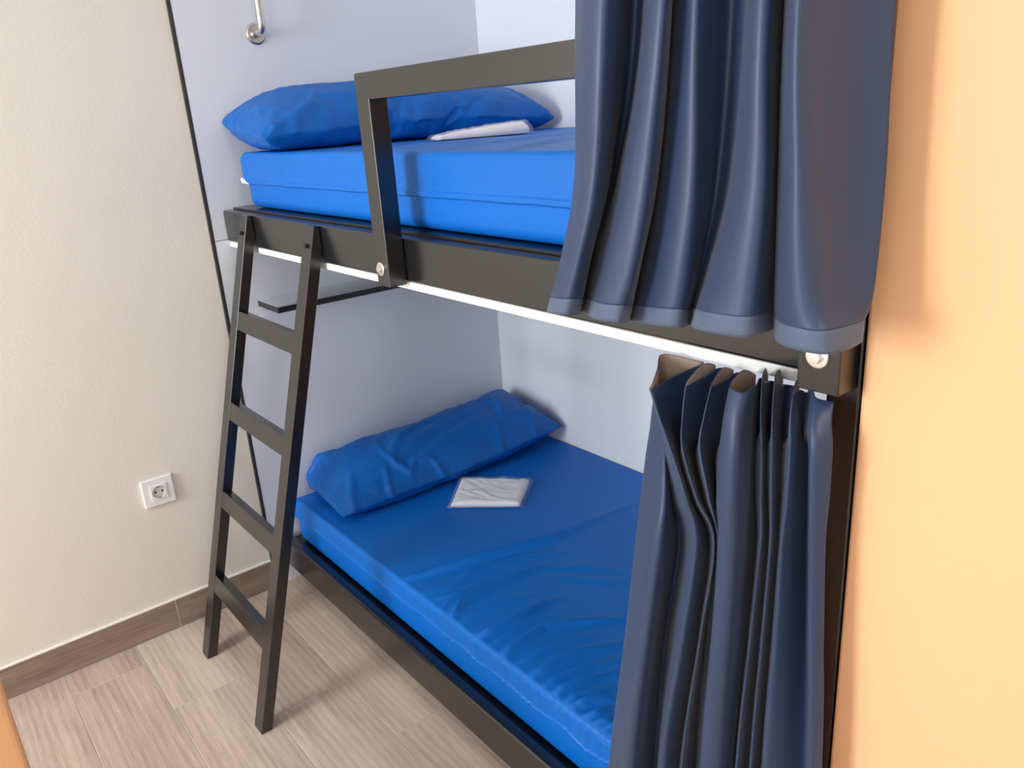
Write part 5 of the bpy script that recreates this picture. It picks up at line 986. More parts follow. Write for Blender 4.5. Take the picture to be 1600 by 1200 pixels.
254, 165, 549, 241, 167, 550, 227, 168, 551, 214, 168, 551, 200, 168, 552, 186, 167, 552, 173, 165, 553, 159, 164, 553, 147, 158, 554, 134, 155, 554,
121, 151, 555, 108, 144, 555, 96, 138, 556, 86, 128, 556, 78, 117, 556, 67, 107, 557, 60, 94, 557, 50, 81, 559, 367, 54, 557, 371, 70, 557, 365, 83,
557, 368, 98, 558, 362, 110, 559, 353, 121, 560, 343, 131, 560, 330, 136, 561, 319, 144, 562, 306, 148, 563, 295, 155, 563, 282, 159, 564, 269, 163,
565, 255, 163, 565, 242, 166, 566, 228, 166, 567, 214, 167, 567, 201, 166, 568, 187, 167, 568, 174, 164, 569, 160, 163, 569, 147, 159, 570, 135, 153,
570, 122, 150, 571, 110, 142, 571, 97, 137, 571, 88, 127, 572, 76, 119, 572, 66, 108, 573, 59, 94, 573, 51, 81, 572, 359, 58, 573, 371, 69, 571, 373,
84, 573, 371, 98, 574, 362, 109, 574, 351, 117, 576, 343, 128, 576, 332, 138, 577, 320, 144, 578, 307, 148, 579, 296, 155, 579, 282, 157, 580, 269,
162, 581, 256, 163, 581, 242, 164, 582, 229, 167, 583, 215, 167, 583, 201, 166, 584, 188, 165, 584, 174, 166, 585, 161, 162, 585, 148, 160, 586, 135,
153, 586, 123, 148, 587, 110, 144, 587, 98, 137, 587, 87, 129, 588, 77, 119, 588, 66, 109, 589, 58, 96, 589, 52, 81, 583, 370, 56, 588, 367, 71, 587,
376, 84, 588, 369, 96, 588, 358, 105, 590, 351, 117, 591, 339, 124, 592, 333, 136, 593, 321, 143, 594, 309, 150, 595, 296, 155, 595, 283, 158, 596,
270, 161, 597, 256, 162, 597, 243, 163, 598, 229, 165, 599, 216, 165, 599, 202, 166, 600, 188, 166, 600, 175, 165, 601, 161, 163, 601, 148, 158, 602,
135, 155, 603, 123, 148, 603, 110, 144, 603, 100, 134, 603, 89, 127, 604, 76, 120, 604, 66, 110, 604, 62, 94, 605, 55, 80, 597, 377, 54, 600, 377, 69,
603, 378, 84, 604, 366, 92, 604, 362, 106, 606, 350, 113, 606, 343, 126, 608, 331, 132, 609, 320, 140, 610, 310, 149, 611, 296, 152, 611, 284, 157,
612, 270, 158, 613, 257, 161, 614, 243, 162, 614, 230, 164, 615, 216, 163, 615, 203, 165, 616, 189, 165, 616, 175, 163, 617, 162, 163, 617, 148, 159,
618, 136, 153, 618, 123, 150, 619, 110, 144, 619, 100, 135, 619, 88, 129, 620, 76, 121, 620, 67, 109, 620, 62, 95, 620, 60, 79, 613, 379, 53, 616,
374, 67, 619, 377, 82, 619, 372, 95, 619, 365, 107, 621, 355, 117, 622, 346, 127, 623, 334, 134, 625, 321, 140, 626, 310, 148, 627, 297, 151, 628,
284, 156, 628, 271, 158, 629, 257, 159, 630, 244, 161, 630, 230, 163, 631, 217, 163, 631, 203, 165, 632, 190, 163, 633, 176, 164, 633, 163, 160, 633,
149, 157, 634, 136, 156, 634, 125, 148, 635, 112, 142, 635, 99, 138, 635, 90, 127, 636, 78, 120, 636, 68, 109, 636, 64, 94, 636, 56, 81, 629, 382, 51,
631, 379, 67, 634, 372, 79, 635, 372, 94, 635, 366, 107, 637, 355, 115, 638, 346, 126, 639, 334, 132, 641, 323, 140, 642, 311, 146, 643, 298, 150,
643, 284, 152, 644, 271, 155, 645, 258, 159, 646, 245, 161, 646, 231, 162, 647, 217, 162, 648, 204, 165, 648, 190, 162, 649, 177, 163, 649, 163, 160,
649, 150, 158, 650, 137, 154, 650, 124, 150, 651, 113, 142, 651, 100, 137, 651, 89, 128, 651, 81, 116, 652, 69, 109, 652, 60, 96, 652, 54, 81, 645,
385, 50, 647, 382, 66, 648, 378, 81, 650, 370, 92, 651, 368, 106, 653, 356, 114, 654, 347, 124, 655, 335, 132, 657, 324, 139, 658, 311, 145, 658, 298,
147, 659, 285, 152, 660, 272, 154, 661, 259, 158, 662, 245, 159, 662, 232, 161, 663, 218, 163, 664, 204, 164, 664, 191, 162, 665, 177, 160, 665, 164,
160, 666, 150, 157, 666, 137, 155, 666, 124, 150, 667, 112, 144, 667, 102, 134, 667, 90, 126, 667, 79, 118, 668, 72, 105, 668, 60, 96, 668, 53, 82,
661, 387, 50, 662, 384, 65, 664, 381, 79, 666, 372, 91, 668, 368, 105, 669, 358, 114, 670, 346, 121, 671, 336, 131, 672, 324, 136, 674, 312, 142, 674,
298, 145, 675, 286, 150, 676, 272, 153, 677, 259, 155, 678, 245, 157, 678, 232, 160, 679, 219, 161, 680, 205, 163, 680, 191, 161, 681, 178, 161, 681,
165, 158, 682, 151, 157, 682, 138, 155, 682, 126, 148, 683, 113, 143, 683, 102, 134, 683, 90, 128, 683, 79, 119, 683, 69, 108, 684, 59, 96, 684, 53,
83, 676, 390, 48, 678, 387, 64, 680, 383, 78, 682, 376, 91, 683, 366, 100, 685, 359, 112, 686, 348, 121, 687, 336, 127, 688, 324, 135, 690, 312, 141,
690, 299, 143, 691, 286, 148, 692, 273, 150, 693, 259, 153, 694, 246, 157, 694, 232, 157, 695, 219, 161, 696, 206, 161, 696, 192, 162, 697, 178, 161,
697, 165, 160, 698, 152, 155, 698, 138, 153, 698, 125, 149, 699, 114, 141, 699, 101, 136, 699, 90, 127, 699, 80, 117, 699, 69, 109, 700, 61, 95, 700,
52, 82, 692, 392, 47, 694, 387, 62, 696, 383, 76, 697, 374, 87, 698, 369, 101, 700, 357, 108, 702, 347, 117, 703, 337, 127, 704, 324, 131, 706, 312,
139, 706, 299, 141, 707, 286, 146, 708, 273, 149, 709, 260, 151, 710, 247, 155, 710, 233, 156, 711, 220, 159, 712, 206, 158, 712, 193, 158, 713, 179,
160, 713, 165, 159, 714, 152, 155, 714, 139, 151, 714, 126, 149, 715, 113, 143, 715, 101, 137, 715, 91, 126, 715, 80, 119, 716, 70, 108, 716, 61, 95,
716, 52, 82, 708, 394, 47, 710, 390, 62, 712, 382, 74, 713, 378, 88, 714, 370, 100, 716, 360, 109, 718, 349, 118, 719, 337, 123, 720, 325, 131, 721,
312, 134, 722, 300, 139, 723, 287, 144, 724, 273, 146, 725, 261, 151, 726, 247, 152, 726, 234, 155, 727, 220, 158, 728, 207, 158, 728, 193, 158, 729,
180, 159, 729, 166, 157, 730, 152, 156, 730, 139, 153, 730, 127, 146, 731, 114, 143, 731, 102, 137, 731, 90, 128, 731, 81, 118, 732, 70, 108, 732, 61,
96, 732, 53, 82, 724, 396, 45, 726, 392, 61, 727, 386, 74, 729, 380, 87, 730, 370, 96, 732, 361, 108, 734, 350, 116, 735, 338, 123, 736, 326, 129,
737, 313, 134, 738, 301, 139, 739, 287, 141, 740, 274, 145, 741, 261, 147, 742, 248, 151, 742, 234, 154, 743, 221, 155, 744, 207, 156, 744, 194, 158,
745, 180, 158, 745, 166, 157, 746, 153, 154, 746, 140, 153, 746, 127, 148, 747, 115, 140, 747, 103, 134, 747, 90, 128, 747, 80, 118, 748, 70, 109,
748, 62, 95, 748, 53, 82, 740, 397, 44, 742, 392, 58, 743, 387, 73, 745, 381, 86, 746, 370, 95, 748, 362, 106, 749, 350, 113, 751, 339, 121, 752, 326,
125, 753, 314, 131, 754, 301, 137, 755, 288, 140, 756, 275, 143, 757, 261, 146, 757, 248, 148, 758, 235, 152, 759, 221, 154, 760, 208, 156, 760, 194,
155, 761, 181, 157, 761, 167, 156, 762, 154, 155, 762, 140, 152, 762, 128, 145, 763, 115, 141, 763, 103, 135, 763, 91, 127, 763, 82, 116, 763, 72,
106, 764, 61, 97, 764, 54, 82, 756, 399, 44, 758, 394, 58, 759, 387, 71, 761, 382, 85, 762, 372, 95, 764, 361, 103, 765, 351, 113, 766, 338, 117, 768,
327, 125, 769, 314, 129, 770, 301, 132, 771, 288, 136, 772, 275, 139, 773, 262, 144, 773, 248, 145, 774, 235, 149, 775, 222, 150, 776, 208, 154, 776,
195, 155, 777, 181, 156, 777, 168, 154, 778, 154, 154, 778, 141, 148, 778, 128, 146, 779, 116, 139, 779, 103, 135, 779, 93, 125, 779, 81, 118, 780,
71, 107, 780, 63, 94, 780, 54, 82, 772, 400, 42, 774, 396, 57, 775, 388, 69, 777, 383, 83, 778, 372, 92, 780, 364, 103, 781, 351, 109, 783, 340, 117,
784, 327, 120, 785, 314, 126, 786, 301, 129, 786, 288, 132, 788, 275, 137, 788, 262, 139, 789, 249, 144, 790, 236, 147, 791, 222, 148, 792, 209, 151,
792, 195, 151, 793, 182, 152, 793, 168, 154, 794, 155, 150, 794, 141, 149, 794, 129, 143, 795, 115, 141, 795, 104, 133, 795, 91, 128, 795, 81, 118,
796, 71, 108, 796, 62, 95, 796, 55, 82, 788, 402, 41, 790, 396, 55, 791, 392, 70, 793, 382, 80, 794, 374, 92, 796, 364, 102, 797, 352, 107, 798, 340,
114, 799, 327, 117, 800, 314, 121, 802, 301, 127, 802, 288, 129, 803, 275, 134, 804, 262, 137, 805, 249, 139, 806, 236, 143, 807, 222, 146, 807, 209,
147, 808, 196, 151, 809, 182, 152, 809, 169, 153, 810, 155, 149, 810, 142, 148, 810, 128, 145, 811, 116, 138, 811, 103, 136, 811, 91, 128, 812, 81,
118, 812, 71, 107, 812, 65, 94, 812, 56, 82, 804, 403, 40, 806, 397, 54, 807, 393, 68, 808, 385, 81, 810, 375, 89, 812, 365, 99, 813, 353, 105, 814,
340, 110, 815, 328, 116, 816, 315, 120, 817, 302, 124, 818, 288, 127, 819, 275, 130, 819, 261, 131, 821, 249, 136, 821, 235, 137, 822, 222, 140, 823,
209, 145, 824, 196, 148, 825, 183, 150, 825, 169, 149, 826, 155, 150, 826, 142, 147, 826, 129, 144, 827, 116, 138, 827, 103, 135, 827, 91, 127, 827,
83, 116, 828, 73, 105, 828, 63, 95, 828, 57, 81, 820, 405, 39, 822, 399, 53, 823, 394, 67, 824, 387, 79, 826, 377, 89, 827, 365, 95, 829, 353, 102,
830, 341, 107, 830, 327, 110, 832, 315, 115, 832, 301, 118, 833, 288, 122, 833, 274, 123, 835, 262, 128, 835, 248, 130, 837, 236, 134, 838, 222, 138,
838, 209, 140, 839, 195, 141, 840, 183, 146, 841, 169, 148, 841, 156, 146, 842, 142, 148, 843, 129, 144, 843, 116, 140, 843, 103, 135, 843, 93, 125,
843, 82, 117, 844, 72, 107, 844, 62, 96, 844, 59, 81, 836, 406, 38, 837, 402, 52, 839, 394, 65, 840, 388, 78, 842, 378, 87, 843, 366, 93, 845, 353,
99, 845, 340, 102, 845, 326, 104, 847, 314, 110, 848, 301, 113, 848, 288, 116, 848, 274, 117, 850, 262, 123, 851, 248, 125, 851, 235, 126, 852, 221,
130, 853, 209, 134, 853, 195, 134, 855, 182, 138, 855, 168, 139, 857, 157, 146, 858, 143, 144, 859, 129, 143, 859, 116, 140, 859, 105, 132, 859, 92,
126, 860, 83, 115, 860, 74, 105, 860, 63, 95, 859, 65, 80, 852, 408, 37, 853, 402, 50, 855, 396, 63, 856, 389, 76, 858, 378, 84, 859, 365, 88, 860,
352, 93, 859, 339, 94, 861, 327, 100, 861, 313, 101, 862, 300, 105, 862, 287, 107, 864, 274, 113, 864, 260, 115, 864, 247, 116, 866, 234, 121, 867,
221, 124, 867, 208, 126, 869, 195, 130, 867, 181, 128, 870, 169, 135, 872, 157, 139, 874, 143, 142, 875, 130, 140, 875, 116, 139, 875, 104, 133, 875,
92, 126, 875, 82, 117, 875, 71, 107, 876, 64, 95, 875, 59, 80, 868, 409, 37, 869, 406, 51, 871, 399, 63, 872, 390, 74, 874, 378, 80, 874, 365, 84,
872, 351, 83, 874, 339, 89, 875, 326, 92, 875, 312, 94, 875, 299, 96, 877, 286, 101, 878, 273, 104, 876, 259, 104, 878, 246, 108, 879, 233, 112, 880,
220, 115, 881, 207, 118, 882, 193, 121, 883, 180, 123, 882, 166, 125, 879, 153, 125, 884, 142, 130, 875, 132, 125, 881, 119, 125, 888, 107, 125, 891,
94, 122, 891, 83, 115, 891, 73, 105, 891, 68, 91, 891, 59, 80, 884, 410, 36, 885, 408, 50, 887, 401, 61, 888, 390, 71, 888, 377, 73, 886, 364, 73,
888, 351, 78, 889, 338, 81, 889, 324, 85, 889, 311, 87, 890, 298, 89, 890, 284, 91, 889, 271, 92, 890, 257, 96, 889, 244, 97, 891, 231, 101, 890, 217,
102, 892, 205, 107, 893, 191, 109, 893, 178, 111, 890, 164, 111, 891, 152, 115, 888, 138, 115, 888, 125, 118, 880, 119, 109, 891, 110, 110, 899, 99,
110, 906, 87, 109, 904, 79, 97, 907, 67, 91, 907, 59, 80, 900, 411, 35, 901, 411, 49, 903, 401, 59, 898, 388, 58, 901, 376, 63, 901, 362, 66, 899,
349, 66, 900, 336, 70, 901, 323, 73, 899, 309, 74, 899, 296, 76, 901, 282, 79, 902, 269, 82, 902, 256, 85, 902, 242, 87, 899, 229, 87, 900, 216, 90,
901, 202, 93, 900, 189, 95, 898, 175, 96, 900, 162, 100, 898, 149, 100, 899, 135, 103, 897, 122, 105, 892, 109, 106, 883, 100, 100, 896, 98, 94, 904,
86, 94, 918, 85, 92, 918, 75, 83, 922, 63, 76, 916, 412, 35, 908, 402, 39, 915, 398, 50, 909, 386, 46, 912, 374, 52, 910, 361, 52, 911, 347, 56, 910,
334, 57, 911, 321, 61, 911, 307, 62, 910, 294, 64, 909, 280, 66, 911, 267, 69, 909, 253, 70, 908, 240, 72, 909, 226, 75, 907, 213, 76, 908, 200, 78,
908, 186, 80, 905, 173, 82, 904, 159, 83, 904, 146, 85, 905, 133, 89, 902, 119, 90, 901, 106, 92, 896, 93, 93, 889, 93, 81, 903, 92, 79, 915, 85, 77,
929, 83, 75, 934, 70, 70, 929, 404, 38, 919, 413, 36, 921, 399, 35, 922, 386, 37, 922, 372, 39, 921, 359, 41, 921, 345, 43, 921, 332, 45, 920, 318,
47, 920, 305, 49, 920, 291, 50, 919, 278, 52, 919, 265, 55, 918, 251, 56, 918, 237, 58, 917, 224, 60, 916, 211, 62, 915, 197, 64, 914, 184, 66, 913,
170, 67, 912, 157, 69, 911, 143, 71, 910, 130, 73, 908, 117, 75, 906, 103, 77, 901, 91, 77, 894, 79, 78, 900, 83, 66, 913, 87, 62, 927, 87, 60, 939,
80, 59, 6, 369, 26, 15, 359, 30, 14, 345, 30, 12, 332, 28, 14, 319, 30, 16, 306, 33, 18, 292, 34, 19, 278, 35, 19, 265, 36, 21, 252, 39, 21, 238, 40,
21, 224, 41, 23, 211, 43, 23, 197, 43, 24, 184, 45, 25, 170, 46, 27, 157, 48, 30, 144, 51, 29, 130, 51, 30, 117, 52, 32, 103, 54, 33, 90, 56, 34, 76,
58, 35, 63, 59, 39, 50, 62, 40, 36, 64, 42, 23, 66, 45, 10, 69, 47, 20, 78, 22, 369, 26, 23, 359, 17, 23, 345, 17, 24, 331, 17, 27, 318, 20, 26, 305,
20, 27, 291, 21, 28, 277, 22, 30, 264, 25, 30, 251, 25, 30, 237, 26, 31, 224, 27, 32, 210, 28, 33, 197, 30, 36, 183, 33, 35, 170, 34, 36, 156, 35, 37,
143, 36, 40, 130, 39, 40, 116, 40, 41, 102, 41, 44, 89, 44, 45, 76, 45, 44, 62, 46, 47, 49, 49, 52, 37, 54, 54, 24, 55, 59, 13, 62, 62, 21, 73, 38,
367, 28, 39, 358, 17, 39, 345, 14, 39, 332, 10, 39, 318, 10, 39, 304, 10, 40, 291, 11, 42, 277, 14, 41, 264, 13, 42, 250, 14, 43, 237, 15, 44, 223,
18, 44, 210, 17, 45, 196, 18, 46, 183, 20, 48, 169, 23, 48, 156, 23, 50, 142, 26, 50, 129, 26, 52, 116, 29, 52, 102, 29, 53, 88, 31, 54, 75, 32, 56,
62, 35, 61, 51, 41, 64, 37, 42, 68, 25, 48, 74, 15, 56, 78, 17, 69, 54, 365, 30, 54, 355, 20, 55, 346, 10, 55, 332, 7, 55, 318, 8, 56, 305, 7, 56,
291, 7, 56, 277, 6, 56, 264, 6, 57, 250, 9, 57, 237, 8, 58, 223, 8, 58, 210, 9, 60, 196, 12, 60, 183, 11, 60, 169, 12, 61, 156, 13, 63, 142, 16, 63,
129, 16, 64, 115, 18, 65, 102, 20, 67, 89, 24, 68, 75, 24, 71, 63, 29, 72, 49, 29, 78, 39, 36, 84, 29, 45, 88, 23, 57, 93, 14, 66, 70, 366, 29, 70,
356, 19, 71, 346, 10, 71, 332, 7, 71, 319, 4, 72, 305, 3, 72, 291, 3, 72, 278, 6, 73, 264, 6, 73, 250, 3, 73, 237, 3, 74, 224, 6, 74, 210, 7, 74, 196,
5, 75, 183, 5, 76, 170, 9, 76, 156, 8, 76, 142, 7, 78, 129, 11, 78, 116, 10, 79, 102, 12, 82, 89, 16, 82, 75, 17, 86, 64, 24, 88, 51, 26, 91, 47, 39,
98, 36, 44, 103, 28, 54, 107, 21, 66, 86, 366, 31, 86, 357, 19, 87, 346, 10, 87, 332, 6, 87, 319, 3, 88, 305, 5, 88, 292, 3, 88, 278, 2, 89, 264, 2,
89, 251, 2, 89, 237, 5, 89, 224, 2, 90, 210, 2, 90, 197, 2, 91, 183, 5, 91, 170, 2, 92, 156, 2, 92, 143, 2, 93, 129, 4, 94, 116, 9, 95, 103, 7, 96,
89, 9, 97, 76, 10, 100, 63, 15, 104, 53, 24, 106, 54, 37, 112, 44, 45, 117, 35, 53, 120, 29, 67, 102, 367, 29, 102, 356, 20, 103, 346, 10, 103, 332,
7, 104, 319, 3, 104, 305, 2, 104, 292, 5, 105, 278, 3, 105, 265, 4, 105, 251, 5, 105, 238, 2, 106, 224, 4, 106, 211, 4, 106, 197, 5, 107, 184, 2, 107,
170, 2, 108, 157, 5, 108, 143, 5, 109, 130, 2, 110, 117, 6, 111, 103, 7, 112, 90, 5, 113, 77, 6, 116, 66, 14, 118, 60, 27, 121, 49, 35, 124, 54, 47,
129, 44, 57, 136, 34, 65, 118, 368, 29, 119, 358, 18, 119, 345, 12, 119, 333, 4, 120, 319, 5, 120, 306, 4, 120, 292, 3, 121, 278, 4, 121, 265, 2, 121,
251, 6, 122, 238, 2, 122, 225, 4, 122, 211, 2, 122, 198, 5, 123, 184, 3, 123, 171, 6, 124, 158, 2, 124, 144, 2, 125, 131, 5, 126, 117, 2, 127, 104, 3,
128, 91, 7, 129, 78, 3, 131, 71, 14, 132, 58, 20, 136, 50, 30, 139, 56, 42, 144, 48, 53, 148, 43, 67, 134, 368, 29, 135, 357, 20, 135, 346, 10, 135,
333, 5, 136, 319, 2, 136, 306, 2, 136, 292, 5, 136, 279, 2, 137, 265, 2, 137, 252, 5, 138, 238, 3, 138, 225, 3, 138, 211, 4, 138, 198, 3, 139, 185, 6,
139, 171, 3, 140, 158, 5, 140, 145, 2, 141, 132, 6, 142, 118, 4, 143, 105, 2, 144, 92, 5, 145, 78, 2, 145, 66, 8, 149, 59, 20, 149, 59, 34, 154, 49,
43, 157, 57, 55, 163, 48, 63, 150, 369, 29, 151, 358, 19, 151, 346, 10, 151, 333, 7, 152, 319, 2, 152, 306, 5, 152, 292, 5, 153, 279, 2, 153, 266, 5,
153, 252, 2, 154, 239, 5, 154, 225, 6, 154, 212, 2, 154, 199, 5, 155, 185, 3, 155, 172, 2, 156, 159, 6, 156, 145, 2, 157, 132, 2, 158, 119, 7, 159,
106, 2, 160, 93, 2, 161, 79, 2, 161, 66, 7, 163, 66, 20, 165, 59, 32, 166, 58, 46, 170, 49, 56, 175, 58, 67, 166, 369, 30, 167, 357, 21, 167, 345, 12,
167, 334, 4, 168, 320, 5, 168, 306, 2, 168, 293, 2, 169, 279, 2, 169, 266, 5, 169, 252, 4, 169, 239, 2, 170, 226, 6, 170, 212, 2, 170, 199, 2, 171,
185, 6, 171, 172, 5, 171, 158, 2, 172, 146, 7, 173, 133, 2, 174, 120, 7, 175, 107, 4, 175, 94, 7, 176, 80, 6, 177, 66, 5, 179, 62, 18, 180, 62, 32,
182, 56, 44, 184, 57, 59, 187, 49, 71, 182, 368, 31, 183, 359, 19, 183, 347, 10, 183, 334, 5, 183, 320, 2, 184, 307, 6, 184, 293, 6, 184, 279, 6, 185,
266, 2, 185, 253, 2, 186, 239, 2, 186, 226, 5, 186, 212, 2, 186, 199, 2, 186, 185, 2, 187, 172, 6, 187, 159, 2, 188, 146, 7, 189, 134, 2, 189, 121, 3,
191, 108, 7, 191, 94, 7, 192, 81, 2, 193, 68, 3, 195, 61, 15, 196, 61, 30, 198, 55, 43, 190, 46, 49, 191, 58, 59, 198, 365, 33, 199, 359, 19, 199,
348, 9, 199, 335, 3, 199, 321, 5, 199, 307, 2, 200, 294, 3, 200, 280, 5, 201, 267, 2, 201, 253, 4, 201, 240, 5, 202, 226, 3, 202, 213, 6, 202, 199, 5,
202, 186, 2, 203, 173, 6, 204, 160, 2, 204, 147, 7, 205, 134, 2, 205, 121, 5, 206, 108, 2, 206, 94, 2, 207, 81, 7, 209, 69, 3, 211, 63, 16, 208, 52,
24, 207, 45, 36, 206, 44, 50, 207, 56, 60, 214, 366, 32, 215, 359, 20, 215, 348, 9, 215, 335, 3, 215, 321, 2, 215, 308, 5, 216, 294, 2, 216, 280, 2,
217, 267, 4, 217, 253, 2, 218, 240, 5, 218, 226, 6, 217, 213, 2, 218, 200, 2, 219, 186, 2, 219, 173, 6, 220, 160, 2, 220, 148, 7, 221, 135, 3, 221,
121, 2, 222, 108, 6, 222, 95, 2, 223, 83, 9, 225, 70, 7, 225, 57, 11, 223, 48, 22, 223, 46, 36, 222, 43, 50, 223, 54, 61, 230, 365, 34, 231, 358, 20,
231, 348, 9, 231, 335, 4, 231, 321, 2, 231, 308, 6, 231, 294, 7, 232, 281, 3, 233, 267, 2, 233, 254, 2, 233, 240, 2, 233, 227, 2, 234, 213, 2, 233,
200, 7, 235, 187, 3, 235, 174, 7, 236, 161, 2, 236, 147, 3, 236, 134, 7, 237, 122, 2, 238, 108, 5, 238, 95, 6, 238, 81, 3, 239, 71, 13, 239, 58, 18,
239, 45, 22, 238, 42, 36, 238, 41, 50, 239, 52, 61, 246, 365, 34, 247, 357, 22, 247, 348, 10, 247, 335, 6, 247, 321, 2, 247, 308, 2, 247, 294, 3, 247,
281, 8, 248, 268, 8, 248, 254, 8, 248, 240, 9, 248, 227, 9, 249, 213, 7, 249, 200, 2, 250, 188, 7, 251, 175, 4, 251, 161, 5, 252, 148, 2, 252, 134, 3,
253, 121, 7, 254, 108, 2, 254, 95, 5, 254, 82, 2, 255, 71, 10, 254, 57, 13, 254, 49, 25, 254, 41, 36, 254, 40, 50, 255, 50, 62, 262, 366, 34, 263,
358, 22, 263, 348, 10, 263, 335, 6, 263, 321, 6, 263, 308, 2, 263, 294, 3, 263, 281, 6, 262, 268, 3, 262, 254, 2, 263, 240, 2, 264, 228, 7, 264, 214,
4, 265, 201, 3, 265, 187, 2, 267, 175, 8, 267, 162, 4, 268, 148, 4, 268, 135, 2, 269, 122, 7, 270, 109, 3, 270, 95, 2, 270, 82, 2, 270, 68, 6, 270,
58, 15, 270, 46, 23, 270, 41, 36, 270, 39, 50, 271, 48, 62, 279, 365, 35, 279, 356, 23, 279, 348, 11, 279, 334, 9, 279, 320, 8, 279, 307, 3, 279, 294,
7, 279, 281, 2, 279, 267, 2, 278, 254, 6, 278, 240, 5, 279, 227, 2, 280, 214, 7, 281, 201, 3, 281, 188, 3, 282, 174, 2, 283, 161, 7, 284, 148, 3, 284,
135, 5, 284, 121, 3, 285, 108, 7, 286, 96, 2, 286, 82, 6, 286, 69, 7, 286, 57, 14, 286, 46, 23, 286, 43, 37, 286, 38, 50, 287, 47, 63, 295, 364, 36,
295, 357, 22, 295, 347, 12, 295, 335, 5, 294, 321, 3, 295, 308, 7, 295, 294, 8, 295, 281, 4, 294, 267, 6, 294, 254, 2, 294, 241, 2, 295, 227, 5, 295,
214, 2, 296, 201, 7, 297, 188, 3, 298, 175, 2, 299, 161, 2, 299, 148, 8, 300, 136, 2, 300, 122, 3, 301, 109, 7, 301, 96, 8, 302, 83, 3, 302, 71, 10,
302, 58, 16, 302, 46, 23, 302, 43, 37, 302, 37, 50, 303, 45, 63, 310, 362, 37, 311, 357, 23, 311, 345, 15, 311, 334, 6, 310, 320, 6, 310, 307, 2, 310,
293, 4, 310, 281, 8, 310, 267, 7, 310, 254, 3, 310, 240, 5, 310, 227, 2, 311, 214, 5, 312, 201, 2, 313, 188, 7, 314, 175, 4, 315, 162, 2, 315, 149, 7,
316, 136, 2, 316, 123, 4, 316, 109, 2, 317, 96, 3, 318, 82, 6, 317, 69, 5, 318, 57, 13, 318, 50, 25, 318, 42, 36, 318, 37, 50, 319, 43, 64, 327, 363,
37, 327, 357, 23, 326, 347, 12, 326, 334, 9, 326, 321, 3, 326, 307, 2, 326, 294, 6, 325, 281, 2, 326, 267, 2, 326, 254, 6, 326, 241, 3, 326, 227, 4,
327, 214, 2, 327, 200, 5, 328, 187, 2, 329, 175, 9, 329, 162, 9, 331, 149, 2, 331, 136, 6, 332, 123, 2, 332, 110, 3, 333, 96, 2, 333, 82, 3, 334, 69,
5, 334, 59, 15, 334, 49, 24, 334, 44, 38, 335, 37, 50, 335, 40, 65, 342, 359, 40, 342, 353, 26, 342, 346, 12, 342, 335, 5, 341, 321, 8, 341, 307, 9,
341, 295, 2, 341, 282, 5, 341, 268, 6, 342, 255, 2, 342, 242, 5, 342, 228, 2, 343, 215, 4, 343, 201, 2, 343, 188, 5, 344, 175, 2, 344, 161, 4, 346,
148, 7, 347, 136, 2, 348, 123, 7, 349, 110, 3, 348, 97, 6, 349, 83, 7, 350, 69, 6, 350, 58, 13, 350, 49, 24, 350, 42, 36, 351, 38, 50, 350, 37, 65,
358, 362, 38, 358, 354, 26, 354, 341, 22, 355, 330, 13, 356, 320, 2, 356, 307, 4, 356, 293, 7, 357, 281, 2, 357, 268, 7, 358, 255, 2, 358, 242, 6,
358, 229, 2, 359, 215, 4, 359, 202, 2, 360, 189, 6, 360, 175, 2, 360, 162, 5, 361, 149, 3, 362, 135, 7, 363, 123, 2, 364, 110, 7, 364, 97, 2, 364, 83,
4, 365, 71, 10, 366, 57, 12, 366, 51, 25, 366, 43, 36, 366, 42, 51, 366, 39, 66, 373, 359, 41, 371, 348, 32, 368, 346, 18, 368, 336, 7, 370, 322, 9,
371, 308, 8, 372, 295, 3, 372, 282, 6, 373, 269, 3, 373, 256, 6, 374, 242, 6, 374, 229, 2, 375, 216, 2, 375, 202, 3, 376, 189, 6, 376, 176, 2, 376,
163, 6, 377, 149, 3, 378, 137, 7, 379, 124, 2, 380, 110, 2, 380, 97, 4, 380, 83, 3, 381, 70, 5, 381, 60, 15, 382, 49, 24, 382, 46, 38, 382, 40, 52,
382, 43, 67, 389, 356, 43, 386, 352, 29, 384, 349, 15, 384, 338, 6, 385, 323, 4, 386, 310, 2, 387, 297, 6, 388, 283, 2, 389, 270, 2, 389, 256, 2, 390,
243, 4, 389, 230, 8, 391, 217, 4, 391, 203, 6, 391, 190, 2, 391, 177, 6, 392, 164, 3, 393, 150, 2, 394, 138, 7, 395, 124, 3, 396, 111, 2, 396, 97, 2,
396, 84, 6, 397, 70, 6, 397, 58, 13, 398, 49, 24, 398, 44, 37, 398, 40, 51, 398, 43, 66, 399, 366, 38, 399, 360, 24, 399, 351, 13, 400, 338, 9, 401,
324, 4, 402, 311, 5, 403, 297, 2, 403, 284, 7, 404, 271, 7, 405, 257, 7, 405, 243, 8, 405, 230, 5, 406, 217, 8, 407, 204, 4, 407, 190, 2, 408, 178, 7,
408, 165, 2, 409, 151, 5, 410, 138, 2, 411, 125, 6, 411, 111, 7, 412, 98, 6, 412, 84, 3, 413, 72, 9, 413, 59, 12, 413, 53, 25, 414, 48, 38, 414, 41,
51, 414, 43, 66, 415, 364, 40, 415, 358, 26, 416, 352, 12, 416, 339, 7, 417, 325, 6, 417, 311, 3, 419, 298, 6, 419, 285, 3, 419, 271, 2, 420, 258, 2,
420, 244, 2, 421, 230, 2, 422, 217, 3, 423, 204, 7, 423, 191, 2, 424, 178, 7, 424, 166, 2, 425, 152, 2, 426, 138, 4, 427, 125, 2, 427, 112, 5, 428,
